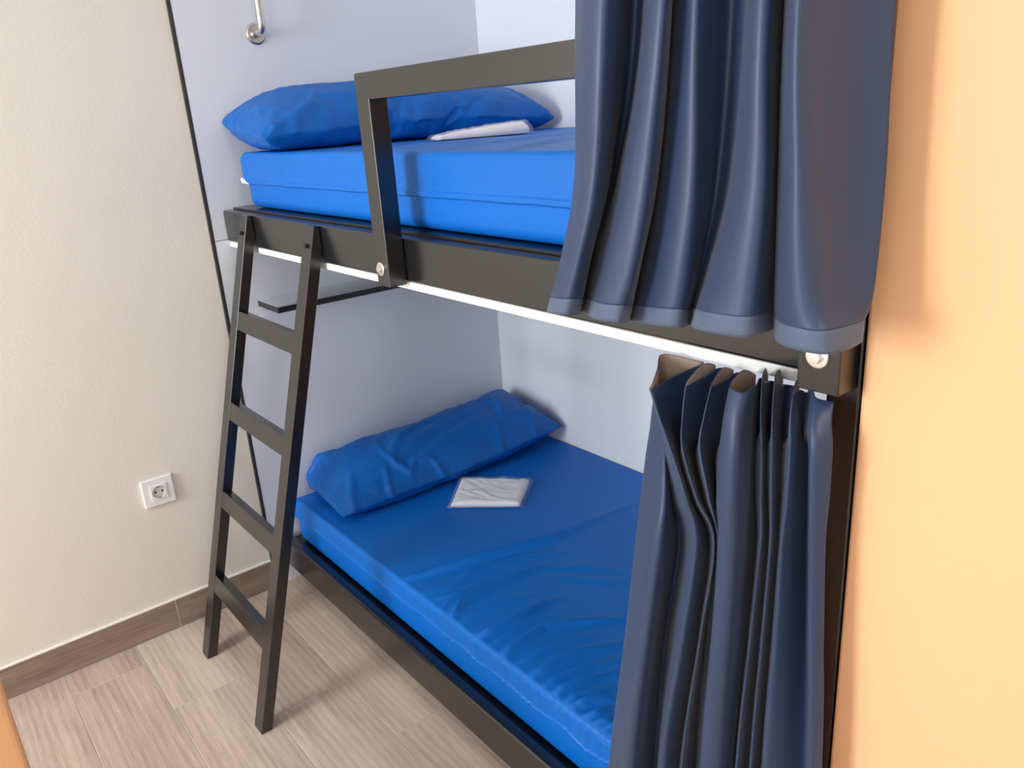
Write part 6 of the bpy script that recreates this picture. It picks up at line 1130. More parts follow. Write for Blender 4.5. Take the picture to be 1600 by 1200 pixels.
98, 2, 428, 85, 2, 428, 71, 6, 429, 61, 15, 429, 51, 23, 429, 45, 37, 430, 42, 51, 430, 42, 66, 431, 367, 38, 431, 360, 25, 432, 353, 12, 432, 339, 9,
433, 326, 3, 434, 312, 2, 435, 299, 5, 435, 285, 2, 435, 272, 3, 436, 258, 4, 436, 244, 2, 437, 231, 6, 437, 218, 6, 438, 205, 2, 439, 191, 3, 440,
179, 8, 440, 166, 2, 441, 153, 5, 442, 139, 3, 443, 126, 3, 443, 112, 3, 443, 99, 7, 444, 85, 4, 444, 72, 5, 445, 60, 13, 445, 52, 24, 446, 45, 36,
446, 46, 51, 446, 46, 66, 447, 368, 38, 447, 360, 25, 448, 352, 13, 448, 340, 6, 449, 326, 8, 449, 313, 8, 451, 300, 3, 451, 286, 3, 451, 272, 3, 452,
259, 2, 452, 245, 2, 452, 231, 3, 453, 218, 7, 454, 206, 2, 455, 193, 7, 456, 179, 8, 456, 167, 3, 457, 153, 3, 458, 140, 7, 458, 126, 7, 459, 113, 7,
459, 99, 4, 460, 86, 7, 460, 72, 5, 461, 61, 13, 461, 55, 26, 461, 49, 38, 461, 42, 51, 462, 44, 66, 463, 367, 39, 463, 358, 27, 464, 351, 14, 463,
338, 9, 463, 326, 2, 464, 312, 3, 466, 300, 8, 466, 286, 8, 466, 273, 8, 467, 259, 8, 467, 245, 7, 468, 233, 2, 469, 220, 7, 470, 206, 6, 470, 193, 2,
470, 179, 2, 471, 167, 8, 473, 154, 3, 473, 141, 2, 473, 127, 2, 474, 114, 2, 475, 100, 2, 476, 87, 7, 477, 73, 5, 477, 63, 15, 477, 53, 24, 477, 47,
37, 477, 42, 50, 477, 47, 65, 479, 369, 38, 479, 362, 25, 479, 350, 17, 479, 340, 6, 480, 327, 3, 480, 313, 5, 481, 300, 2, 481, 286, 2, 482, 273, 3,
482, 259, 4, 483, 246, 8, 484, 234, 2, 485, 220, 2, 485, 206, 2, 486, 193, 6, 487, 180, 2, 487, 167, 6, 488, 154, 8, 489, 141, 2, 489, 128, 5, 490,
114, 4, 491, 101, 3, 492, 87, 4, 492, 74, 8, 493, 61, 12, 493, 54, 25, 493, 49, 38, 493, 43, 51, 493, 46, 65, 495, 367, 39, 495, 360, 26, 495, 353,
12, 495, 341, 5, 495, 327, 6, 496, 314, 7, 497, 300, 3, 497, 287, 2, 498, 273, 2, 498, 260, 2, 499, 247, 7, 500, 234, 4, 501, 220, 4, 501, 207, 2,
502, 194, 6, 503, 181, 2, 503, 168, 3, 504, 155, 8, 505, 142, 2, 505, 129, 4, 506, 115, 3, 507, 101, 6, 507, 88, 6, 508, 74, 6, 509, 62, 13, 509, 55,
25, 509, 48, 37, 509, 43, 51, 509, 46, 66, 511, 369, 38, 511, 363, 24, 511, 354, 12, 511, 341, 8, 511, 328, 2, 512, 315, 5, 512, 301, 7, 512, 287, 7,
513, 274, 8, 514, 261, 3, 515, 247, 2, 516, 234, 6, 517, 221, 3, 517, 208, 2, 518, 195, 7, 519, 182, 2, 519, 168, 3, 520, 155, 7, 521, 143, 2, 522,
129, 5, 522, 116, 2, 523, 102, 2, 523, 89, 2, 523, 77, 10, 524, 65, 17, 525, 53, 24, 525, 46, 36, 525, 45, 51, 525, 49, 66, 526, 366, 39, 527, 363,
24, 527, 354, 12, 527, 342, 5, 527, 328, 6, 528, 315, 2, 528, 301, 2, 528, 287, 2, 528, 274, 4, 529, 261, 8, 531, 248, 3, 532, 235, 2, 533, 221, 6,
533, 208, 3, 534, 196, 7, 535, 183, 3, 535, 169, 2, 536, 156, 7, 537, 143, 4, 538, 130, 2, 538, 116, 6, 538, 103, 5, 539, 89, 2, 540, 78, 9, 540, 64,
14, 540, 56, 25, 541, 47, 36, 541, 49, 51, 541, 47, 66, 543, 365, 38, 537, 353, 31, 538, 346, 19, 543, 342, 5, 543, 328, 7, 543, 315, 8, 543, 301, 8,
543, 287, 7, 544, 274, 2, 545, 262, 9, 546, 249, 9, 547, 235, 7, 548, 223, 2, 549, 209, 3, 550, 196, 8, 551, 183, 6, 551, 169, 6, 552, 156, 2, 553,
143, 6, 553, 130, 7, 553, 117, 2, 555, 103, 6, 555, 90, 2, 556, 77, 9, 556, 65, 13, 557, 57, 26, 557, 48, 36, 557, 49, 51, 557, 48, 66, 554, 356, 45,
552, 359, 29, 554, 346, 23, 555, 336, 14, 558, 328, 2, 558, 314, 2, 558, 300, 2, 558, 287, 3, 559, 274, 8, 560, 262, 2, 561, 249, 3, 563, 236, 9, 564,
224, 3, 565, 211, 6, 565, 197, 2, 566, 184, 2, 567, 170, 2, 567, 157, 5, 568, 143, 2, 569, 130, 6, 570, 117, 2, 570, 104, 2, 571, 90, 6, 572, 77, 5,
572, 66, 15, 573, 56, 24, 573, 48, 36, 573, 49, 50, 573, 51, 65, 568, 364, 43, 568, 362, 28, 569, 350, 20, 568, 341, 8, 571, 328, 11, 572, 314, 10,
573, 301, 7, 574, 288, 3, 575, 275, 8, 576, 263, 2, 577, 249, 5, 577, 236, 2, 580, 224, 8, 581, 211, 2, 581, 198, 5, 582, 184, 6, 583, 171, 3, 584,
157, 6, 584, 144, 2, 585, 131, 6, 586, 118, 3, 586, 104, 2, 587, 91, 6, 588, 78, 7, 588, 65, 13, 589, 56, 23, 589, 49, 36, 589, 51, 51, 589, 49, 66,
583, 367, 40, 583, 358, 28, 583, 355, 14, 584, 343, 6, 586, 330, 7, 586, 316, 3, 588, 303, 2, 590, 290, 6, 590, 276, 3, 591, 263, 6, 592, 251, 2, 593,
237, 2, 594, 223, 2, 596, 211, 7, 597, 198, 2, 597, 185, 2, 599, 172, 6, 600, 158, 6, 600, 145, 2, 601, 131, 2, 601, 118, 6, 602, 105, 5, 602, 91, 3,
603, 79, 9, 604, 66, 12, 604, 60, 25, 605, 51, 36, 605, 49, 50, 604, 53, 65, 599, 368, 41, 599, 361, 27, 599, 357, 13, 600, 344, 8, 601, 331, 2, 602,
318, 5, 604, 305, 2, 605, 291, 2, 606, 277, 2, 607, 264, 7, 608, 251, 3, 609, 238, 6, 610, 225, 2, 611, 212, 3, 612, 199, 8, 613, 185, 6, 614, 172, 2,
616, 159, 5, 616, 146, 4, 617, 132, 2, 617, 119, 6, 618, 106, 2, 619, 92, 2, 619, 80, 8, 620, 66, 12, 620, 58, 23, 620, 56, 37, 620, 53, 52, 620, 50,
66, 613, 374, 37, 613, 368, 24, 615, 359, 12, 616, 347, 6, 617, 333, 5, 618, 319, 3, 619, 306, 7, 621, 292, 7, 622, 279, 7, 623, 266, 2, 624, 253, 6,
625, 240, 3, 626, 227, 6, 627, 213, 6, 627, 200, 5, 629, 186, 8, 629, 173, 7, 631, 160, 2, 632, 146, 2, 633, 133, 5, 633, 120, 3, 634, 106, 3, 634,
93, 5, 635, 79, 4, 635, 70, 15, 636, 61, 25, 636, 53, 37, 636, 50, 51, 636, 51, 66, 629, 376, 37, 629, 370, 23, 631, 359, 15, 632, 348, 4, 633, 334,
2, 634, 320, 3, 635, 307, 5, 636, 294, 2, 637, 280, 3, 638, 267, 5, 640, 253, 2, 640, 240, 7, 642, 228, 2, 642, 214, 2, 643, 200, 2, 645, 187, 6, 645,
174, 5, 647, 161, 8, 648, 147, 7, 648, 134, 2, 649, 121, 2, 649, 107, 6, 650, 94, 3, 651, 80, 5, 651, 69, 13, 652, 60, 24, 652, 54, 36, 652, 51, 51,
652, 54, 66, 645, 379, 35, 645, 373, 21, 646, 361, 13, 647, 348, 8, 649, 335, 2, 650, 322, 4, 651, 308, 2, 652, 295, 6, 653, 282, 5, 654, 268, 2, 655,
255, 5, 656, 242, 4, 657, 228, 7, 658, 215, 6, 659, 202, 1, 660, 188, 2, 661, 175, 2, 662, 161, 4, 664, 148, 6, 664, 135, 3, 665, 122, 6, 665, 109, 2,
666, 95, 2, 667, 82, 8, 667, 70, 13, 668, 63, 25, 668, 55, 37, 668, 51, 51, 668, 51, 66, 661, 380, 36, 661, 374, 21, 662, 361, 15, 663, 350, 6, 665,
336, 6, 666, 323, 2, 667, 309, 3, 668, 296, 7, 669, 283, 2, 670, 270, 4, 671, 256, 2, 672, 243, 5, 673, 230, 3, 674, 216, 3, 675, 202, 3, 676, 189, 5,
677, 176, 2, 678, 163, 5, 679, 149, 2, 680, 136, 6, 680, 123, 3, 681, 109, 5, 682, 96, 3, 683, 82, 6, 683, 71, 13, 684, 62, 24, 684, 58, 38, 684, 55,
52, 684, 51, 66, 676, 384, 34, 677, 374, 23, 678, 364, 11, 679, 351, 6, 680, 338, 3, 681, 324, 6, 683, 311, 7, 683, 297, 4, 685, 284, 6, 686, 271, 2,
687, 257, 5, 688, 244, 2, 689, 231, 6, 690, 217, 5, 691, 204, 6, 692, 190, 6, 693, 177, 2, 694, 164, 2, 695, 150, 5, 695, 137, 2, 697, 123, 2, 697,
110, 6, 698, 97, 4, 699, 83, 6, 699, 72, 13, 700, 65, 26, 700, 57, 37, 700, 56, 52, 700, 52, 66, 692, 384, 34, 692, 378, 19, 693, 365, 15, 694, 351,
12, 696, 338, 8, 697, 325, 2, 698, 312, 2, 699, 298, 2, 701, 285, 7, 702, 272, 6, 703, 258, 6, 704, 245, 2, 705, 232, 6, 705, 219, 2, 707, 205, 2,
708, 192, 5, 709, 178, 3, 710, 165, 6, 711, 152, 2, 711, 138, 4, 712, 125, 5, 713, 111, 3, 714, 98, 5, 715, 84, 6, 715, 74, 15, 716, 64, 25, 716, 58,
37, 716, 53, 52, 716, 54, 67, 708, 388, 31, 708, 380, 19, 709, 367, 12, 711, 353, 11, 712, 340, 6, 713, 327, 3, 714, 313, 6, 715, 300, 2, 716, 287, 4,
717, 273, 2, 719, 260, 4, 720, 246, 3, 721, 233, 6, 722, 220, 2, 722, 206, 4, 724, 193, 2, 725, 179, 5, 726, 166, 2, 727, 153, 4, 727, 139, 3, 728,
125, 2, 729, 112, 4, 730, 98, 2, 731, 86, 8, 731, 73, 14, 731, 68, 27, 732, 61, 39, 732, 54, 52, 732, 51, 66, 724, 388, 31, 724, 381, 18, 725, 368,
13, 726, 355, 6, 728, 341, 7, 729, 327, 6, 729, 314, 2, 731, 301, 5, 732, 288, 2, 733, 274, 4, 734, 261, 2, 736, 247, 5, 737, 234, 6, 738, 221, 2,
739, 207, 3, 740, 194, 6, 741, 181, 2, 742, 167, 3, 743, 153, 3, 743, 140, 6, 744, 126, 5, 745, 113, 2, 746, 100, 5, 747, 86, 7, 747, 75, 14, 747, 66,
25, 748, 60, 38, 748, 57, 52, 748, 52, 66, 740, 390, 30, 740, 382, 18, 741, 369, 10, 742, 356, 5, 743, 343, 3, 744, 329, 2, 745, 315, 3, 747, 302, 2,
748, 289, 5, 749, 275, 6, 751, 262, 3, 751, 248, 2, 752, 235, 2, 753, 222, 6, 754, 208, 6, 755, 195, 3, 756, 182, 6, 757, 168, 6, 758, 155, 6, 759,
141, 2, 760, 128, 2, 761, 114, 4, 762, 101, 3, 763, 88, 7, 763, 78, 18, 763, 66, 25, 764, 62, 39, 764, 56, 52, 764, 55, 67, 756, 391, 30, 756, 383,
17, 757, 370, 11, 758, 358, 4, 759, 344, 5, 760, 330, 3, 761, 316, 3, 762, 303, 4, 764, 290, 2, 765, 276, 3, 766, 263, 6, 767, 250, 3, 768, 236, 2,
769, 223, 5, 770, 209, 2, 771, 196, 5, 772, 183, 2, 773, 169, 5, 774, 156, 2, 775, 142, 4, 776, 129, 5, 777, 115, 3, 778, 102, 3, 778, 90, 11, 779,
79, 19, 779, 67, 25, 780, 62, 39, 780, 56, 52, 780, 55, 67, 772, 394, 28, 772, 383, 18, 773, 372, 8, 774, 358, 6, 775, 345, 2, 776, 331, 5, 777, 318,
6, 778, 304, 6, 779, 291, 6, 781, 278, 2, 782, 264, 2, 783, 251, 4, 784, 237, 5, 785, 224, 2, 786, 210, 2, 787, 197, 6, 788, 184, 2, 789, 170, 2, 790,
157, 4, 791, 143, 2, 792, 130, 4, 793, 116, 2, 794, 103, 6, 794, 90, 10, 795, 78, 16, 796, 67, 25, 796, 61, 38, 796, 59, 52, 796, 54, 66, 788, 395,
28, 788, 385, 16, 789, 373, 8, 789, 360, 4, 790, 346, 5, 792, 333, 2, 793, 319, 2, 794, 305, 2, 795, 292, 3, 796, 279, 6, 797, 265, 6, 799, 252, 2,
800, 238, 3, 801, 225, 3, 802, 211, 5, 803, 198, 2, 804, 184, 5, 805, 171, 2, 806, 158, 5, 807, 144, 2, 808, 131, 2, 809, 117, 6, 810, 104, 5, 810,
92, 12, 811, 80, 18, 812, 68, 26, 812, 60, 37, 812, 57, 51, 812, 56, 66, 804, 395, 28, 804, 386, 15, 805, 374, 8, 806, 361, 3, 806, 347, 4, 808, 334,
5, 809, 320, 2, 810, 307, 5, 811, 293, 4, 812, 280, 2, 813, 266, 2, 815, 253, 6, 816, 239, 6, 817, 226, 5, 818, 212, 3, 819, 199, 2, 820, 185, 3, 821,
172, 5, 822, 159, 3, 823, 145, 4, 824, 131, 3, 825, 118, 6, 826, 105, 6, 826, 92, 11, 827, 79, 16, 827, 72, 28, 827, 64, 39, 828, 56, 51, 828, 56, 66,
820, 398, 26, 820, 388, 15, 821, 375, 10, 822, 362, 3, 823, 349, 4, 824, 335, 3, 825, 321, 5, 826, 308, 6, 827, 294, 2, 828, 281, 3, 829, 267, 4, 831,
254, 2, 832, 240, 3, 833, 227, 4, 834, 213, 2, 835, 200, 4, 836, 186, 2, 837, 173, 4, 838, 159, 3, 839, 146, 2, 840, 133, 6, 841, 119, 6, 842, 106, 8,
842, 92, 11, 843, 80, 17, 843, 69, 26, 843, 62, 38, 843, 62, 52, 843, 62, 67, 836, 399, 25, 836, 388, 17, 837, 377, 8, 838, 363, 5, 839, 350, 2, 840,
336, 3, 841, 322, 2, 842, 309, 6, 843, 296, 5, 844, 282, 5, 845, 269, 3, 847, 255, 5, 848, 242, 2, 849, 228, 2, 850, 215, 4, 851, 201, 2, 852, 188, 4,
854, 174, 3, 854, 160, 3, 855, 147, 4, 856, 134, 8, 856, 121, 10, 857, 107, 13, 858, 94, 14, 859, 81, 18, 859, 72, 29, 859, 62, 38, 858, 58, 52, 859,
60, 66, 852, 401, 25, 852, 389, 17, 853, 378, 7, 854, 365, 4, 855, 351, 4, 856, 338, 2, 857, 324, 5, 858, 311, 5, 859, 297, 3, 860, 283, 4, 862, 270,
5, 863, 256, 3, 864, 243, 6, 865, 229, 6, 866, 216, 3, 867, 202, 2, 869, 189, 3, 870, 175, 4, 871, 162, 5, 871, 148, 9, 872, 135, 9, 873, 121, 11,
873, 108, 13, 874, 95, 18, 875, 81, 20, 875, 71, 28, 875, 66, 41, 874, 57, 52, 875, 60, 66, 868, 402, 24, 868, 392, 14, 868, 379, 10, 870, 366, 4,
871, 352, 4, 872, 339, 6, 873, 325, 3, 874, 312, 4, 875, 298, 6, 877, 285, 4, 878, 271, 5, 879, 258, 5, 880, 244, 5, 881, 231, 6, 882, 217, 7, 881,
204, 11, 883, 190, 11, 882, 177, 14, 883, 163, 15, 886, 150, 14, 887, 136, 14, 888, 123, 15, 889, 109, 18, 890, 96, 20, 891, 83, 22, 890, 73, 33, 890,
61, 39, 890, 55, 52, 890, 56, 66, 884, 401, 25, 884, 393, 13, 884, 381, 7, 886, 367, 7, 886, 354, 11, 888, 340, 8, 889, 327, 8, 890, 313, 9, 891, 300,
10, 890, 286, 13, 892, 273, 13, 892, 259, 15, 894, 246, 14, 893, 232, 18, 895, 219, 18, 895, 205, 19, 895, 192, 22, 897, 178, 20, 898, 165, 22, 899,
151, 23, 900, 138, 24, 900, 124, 26, 896, 112, 31, 896, 99, 34, 896, 85, 37, 906, 75, 36, 903, 67, 47, 906, 55, 52, 906, 54, 66, 899, 405, 23, 900,
394, 14, 897, 382, 18, 900, 369, 14, 901, 355, 15, 902, 342, 17, 900, 328, 20, 902, 315, 20, 902, 301, 22, 904, 288, 21, 904, 274, 23, 905, 261, 25,
903, 247, 27, 905, 234, 28, 906, 220, 29, 906, 207, 31, 907, 193, 32, 904, 180, 35, 904, 167, 37, 904, 153, 38, 905, 140, 39, 901, 127, 42, 907, 114,
43, 908, 101, 45, 906, 88, 49, 902, 75, 51, 916, 73, 54, 921, 60, 56, 914, 68, 66, 916, 407, 22, 907, 397, 28, 911, 384, 25, 911, 371, 27, 912, 357,
28, 911, 344, 30, 913, 330, 30, 913, 316, 32, 913, 303, 34, 911, 290, 37, 912, 276, 38, 911, 263, 40, 912, 249, 41, 910, 236, 43, 911, 222, 45, 910,
209, 47, 910, 195, 49, 911, 182, 49, 908, 169, 53, 908, 155, 54, 907, 142, 55, 906, 128, 57, 903, 115, 60, 908, 102, 61, 898, 92, 61, 905, 81, 66,
902, 69, 61, 915, 71, 65, 927, 71, 58]),
}

def pillow(name, key, z0, folds, px0, px1, label):
    nx, ny, vals = PILLOWS[key]      # millimetres
    pts = [Vector((vals[3*i]/1000, -vals[3*i+1]/1000, vals[3*i+2]/1000)) for i in range(len(vals)//3)]
    idx = {}
    n = 0
    F = []
    def vid(i, j, s):
        e = i in (0, nx) or j in (0, ny)
        k = (i, j, 0 if e else s)
        if k not in idx: idx[k] = len(idx)
        return idx[k]
    for s in (1, -1):
        for i in range(nx):
            for j in range(ny):
                q = [vid(i, j, s), vid(i+1, j, s), vid(i+1, j+1, s), vid(i, j+1, s)]
                F.append(q if s > 0 else q[::-1])
    base = Vector((.5, -.25, z0))
    root = thing(name, base, label, 'pillow')
    bm = bmesh.new()
    vs = [bm.verts.new(p + Vector((0, 0, z0))) for p in pts]
    for f in F:
        bm.faces.new([vs[a] for a in f])
    for _ in range(2):
        bmesh.ops.subdivide_edges(bm, edges=bm.edges, cuts=1, use_grid_fill=True, smooth=0)
        for _k in range(2):
            bmesh.ops.smooth_vert(bm, verts=bm.verts, factor=.5, use_axis_x=True, use_axis_y=True, use_axis_z=True)
    bm.normal_update()
    sd = 3.7 if key == 'low' else 9.2
    off = []
    for v in bm.verts:
        n_ = v.normal
        if n_.z < -.25: off.append(0.0); continue
        x, y = v.co.x, v.co.y
        h = .30*crease_height(x, y, folds)
        ex = min(x-px0, px1-x)
        pk = math.exp(-(max(0, ex)/.055)**2)                      # gathers running in from the seam ends
        h += .0030*pk*noise.noise((y*42+sd, x*7, v.co.z*30))
        h += .0035*noise.noise((x*9+sd, y*13+x*5, v.co.z*11)) + .0016*abs(noise.noise((x*26, y*30+sd, v.co.z*22)))
        off.append(h)
    for v, h in zip(list(bm.verts), off):
        v.co += v.normal*h
    child('pillowcase', bm, root, M['pillow'], smooth=True)
    return root
FOLDS_LOW = [
    ([(.303, -.171), (.296, -.229), (.305, -.280), (.329, -.315), (.366, -.291), (.416, -.301), (.441, -.363), (.513, -.374), (.567, -.372)], .009, .012),
    ([(.305, -.280), (.325, -.226), (.383, -.178), (.470, -.153), (.587, -.160), (.751, -.156)], .008, .016),
    ([(.808, -.150), (.753, -.262), (.690, -.315), (.654, -.370)], .010, .015),
    ([(.700, -.120), (.740, -.200), (.720, -.280), (.690, -.330)], -.008, .014),
    ([(.890, -.180), (.850, -.260), (.820, -.330), (.813, -.385)], .008, .012),
    ([(.272, -.267), (.245, -.330), (.246, -.386)], .007, .011),
    ([(.174, -.220), (.130, -.303), (.095, -.370)], .009, .014),
    ([(.245, -.330), (.351, -.340), (.472, -.365)], .006, .011),
    ([(.343, -.290), (.463, -.243), (.615, -.225), (.760, -.225)], -.009, .020),
    ([(.200, -.120), (.300, -.090), (.450, -.075)], .005, .018)]
FOLDS_UP = [
    ([(.326, -.398), (.379, -.396), (.440, -.380), (.509, -.360), (.592, -.335)], .008, .012),
    ([(.461, -.400), (.544, -.400), (.625, -.395), (.718, -.380), (.800, -.330)], .007, .011),
    ([(.822, -.260), (.840, -.330), (.870, -.390)], .009, .012),
    ([(.078, -.200), (.050, -.260), (.033, -.323)], .005, .010),
    ([(.065, -.114), (.073, -.248), (.090, -.336)], .006, .010),
    ([(.081, -.377), (.098, -.355), (.154, -.330), (.220, -.250)], .009, .014),
    ([(.114, -.220), (.174, -.290), (.250, -.340)], -.006, .014),
    ([(.300, -.200), (.450, -.230), (.650, -.210)], -.006, .022)]
pillow('pillow', 'low', .3055, FOLDS_LOW, .035, .945, 'long blue pillow lying at the head of the lower bunk')
pillow('pillow', 'up', 1.3845, FOLDS_UP, .0, .94, 'long blue pillow lying at the head of the upper bunk')

# ------------------------------------------------------------------ folded paper sheets in clear film
def packet(corners, z0, th, label, seed, tilt=None):
    """corners: four (x, y) in order; soft folded stack inside a clear bag"""
    c = [Vector((x, y, 0)) for x, y in corners]
    ctr = sum(c, Vector())/4
    root = thing('bedding_packet', (ctr.x, ctr.y, z0), label, 'packet', None)
    def surf(scale, thick, n, amp, top=True, lift=0.0, pinch=.35):
        P = []
        for i in range(n+1):
            row = []
            for j in range(n+1):
                a, b = i/n, j/n
                p = (c[0]*(1-a)+c[1]*a)*(1-b) + (c[3]*(1-a)+c[2]*a)*b
                p = ctr + (p-ctr)*scale
                e = min(min(a, 1-a), min(b, 1-b))
                prof = min(1, e/.07)**pinch if e > 0 else 0
                w = noise.noise((a*3.1+seed, b*2.6, 0))*.5 + abs(noise.noise((a*5+b*6+seed, b*3-a*2, 4)))*.9 + .45*abs(noise.noise((a*15-b*7+seed, b*11+a*5, 2)))
                t = thick(a, b) if callable(thick) else thick
                z = z0 + lift + (t*prof + amp*w*prof if top else 0.0)
                row.append(Vector((p.x, p.y, z)))
            P.append(row)
        return P
    bm = bmesh.new()
    th_ = th
    A = surf(.94, th_, 44, .006, True, .0012)
    B = surf(.94, 0, 44, 0, False, .0010)
    for Pq, flip in ((A, False), (B, True)):
        grid(bm, Pq)
    bmesh.ops.remove_doubles(bm, verts=bm.verts, dist=.0003)
    bmesh.ops.recalc_face_normals(bm, faces=bm.faces)
    child('folded_sheet', bm, root, M['paper'], smooth=True)
    bm = bmesh.new()
    tt = (lambda a, b: th_(a, b)+.0035) if callable(th_) else th_+.0035
    A = surf(1.02, tt, 44, .0085, True, .0008, .5)
    grid(bm, A)
    child('film_wrapper', bm, root, M['film'], smooth=True)
    return root
zt = .322
pc = [tuple(at(u, v, 2, zt)[:2]) for u, v in ((699, 788), (815, 787), (832, 747), (717, 745))]
packet(pc, LZ+.004, .014, 'flat white film-wrapped sheet packet on the lower bunk beside its pillow', 1.3)
q0 = at(668, 216, 1, -.55); q1 = at(800, 205, 1, -.52)
pu = [(q0.x-.01, -.60), (q1.x-.03, -.65), (q1.x+.03, -.50), (q0.x+.05, -.468)]
packet(pu, 1.3865, lambda a, b: .006+.020*a, 'puffy white film-wrapped sheet packet against the upper bunk pillow', 5.1)

# ------------------------------------------------------------------ curtains
def cloth_rows(nodes, n_between, n_rows):
    """nodes[r][k] = Vector; smooth in both directions"""
    cols = list(zip(*nodes))
    dense_cols = [spline(list(cn), n_rows) for cn in cols]
    out = []
    for r in range(len(dense_cols[0])):
        out.append(spline([dc[r] for dc in dense_cols], n_between))
    return out

def cloth_child(name, P, parent, mats, two_sided=True, th=.0012):
    bm = bmesh.new()
    grid(bm, P)
    o = child(name, bm, parent, mats, smooth=True)
    sol = o.modifiers.new('thickness', 'SOLIDIFY')
    sol.thickness = th
    sol.offset = 0
    if two_sided:
        sol.material_offset = 1
        sol.material_offset_rim = 0
    return o

# upper curtain, hanging outside the guard rail
UN = [  # u at v=0, 240, 400, hem, hem v, depth above, depth at hem
    (900, 897, 878, 855, 488, -.095, -.100), (915, 908, 890, 864, 490, -.118, -.122), (945, 930, 905, 886, 492, -.122, -.124),
    (968, 948, 922, 903, 491, -.095, -.098), (985, 955, 925, 905, 488, -.060, -.060), (1005, 967, 930, 912, 488, -.055, -.055),
    (1010, 972, 945, 921, 494, -.095, -.098), (1022, 985, 955, 935, 500, -.120, -.124), (1042, 1012, 988, 965, 504, -.120, -.124),
    (1050, 1026, 1000, 981, 503, -.095, -.096), (1052, 1030, 1004, 984, 500, -.066, -.066), (1062, 1042, 1020, 1000, 505, -.088, -.088),
    (1085, 1075, 1055, 1040, 510, -.098, -.100), (1103, 1096, 1080, 1066, 511, -.086, -.088), (1140, 1120, 1095, 1074, 508, -.050, -.052),
    (1165, 1142, 1106, 1080, 508, -.056, -.060), (1170, 1147, 1111, 1084, 512, -.100, -.100), (1184, 1168, 1135, 1106, 519, -.128, -.128),
    (1205, 1200, 1180, 1165, 524, -.122, -.128), (1220, 1212, 1205, 1198, 518, -.085, -.092), (1226, 1217, 1212, 1208, 514, -.062, -.066),
    (1229, 1221, 1217, 1215, 533, -.106, -.108), (1243, 1240, 1238, 1238, 537, -.136, -.132), (1268, 1270, 1276, 1285, 535, -.126, -.132),
    (1335, 1325, 1320, 1322, 529, -.080, -.108), (1398, 1387, 1370, 1347, 522, -.052, -.074)]
rows = [[] for _ in range(6)]
ZH = 1.190
for a, b, c_, d, vh, xa, xb in UN:
    x2 = xa*.45 + xb*.55
    p0 = at(a, 20, 0, xa); p1 = at(b, 240, 0, xa); p2 = at(c_, 400, 0, x2); p3 = at(d, vh, 0, xb)
    zh = max(1.168, min(1.214, p3.z))
    rows[0].append(Vector((-.06 + (xa+.09)*.6, p0.y, 1.98)))
    rows[1].append(Vector((xa, p0.y, 1.56)))
    rows[2].append(Vector((xa, p1.y, 1.37)))
    rows[3].append(Vector((x2, p2.y, 1.265)))
    rows[4].append(Vector((xb, p2.y + (p3.y-p2.y)*.72, zh+.022)))
    rows[5].append(Vector((xb, p3.y, zh)))
cu = thing('curtain', (-.09, -1.72, ZH), 'navy curtain with pale hem band hanging over the upper bunk guard rail', 'curtain')
P = cloth_rows(rows[:5], 7, 10)
cloth_child('drape', P, cu, [M['navy'], M['lining']])
P2 = cloth_rows(rows[4:], 7, 4)
tag(cloth_child('hem', P2, cu, [M['hem'], M['hem']], th=.0022), 'paler stitched hem band')
bm = bmesh.new()
tube(bm, [(-.06, YF+.004, 2.000), (-.06, -.9, 2.000), (-.06, -.001, 2.000)], .011, 16)
rod = child('curtain_rod', bm, None, M['white_metal'])
tag(rod, 'white rod spanning the alcove above the upper curtain', 'curtain rod')

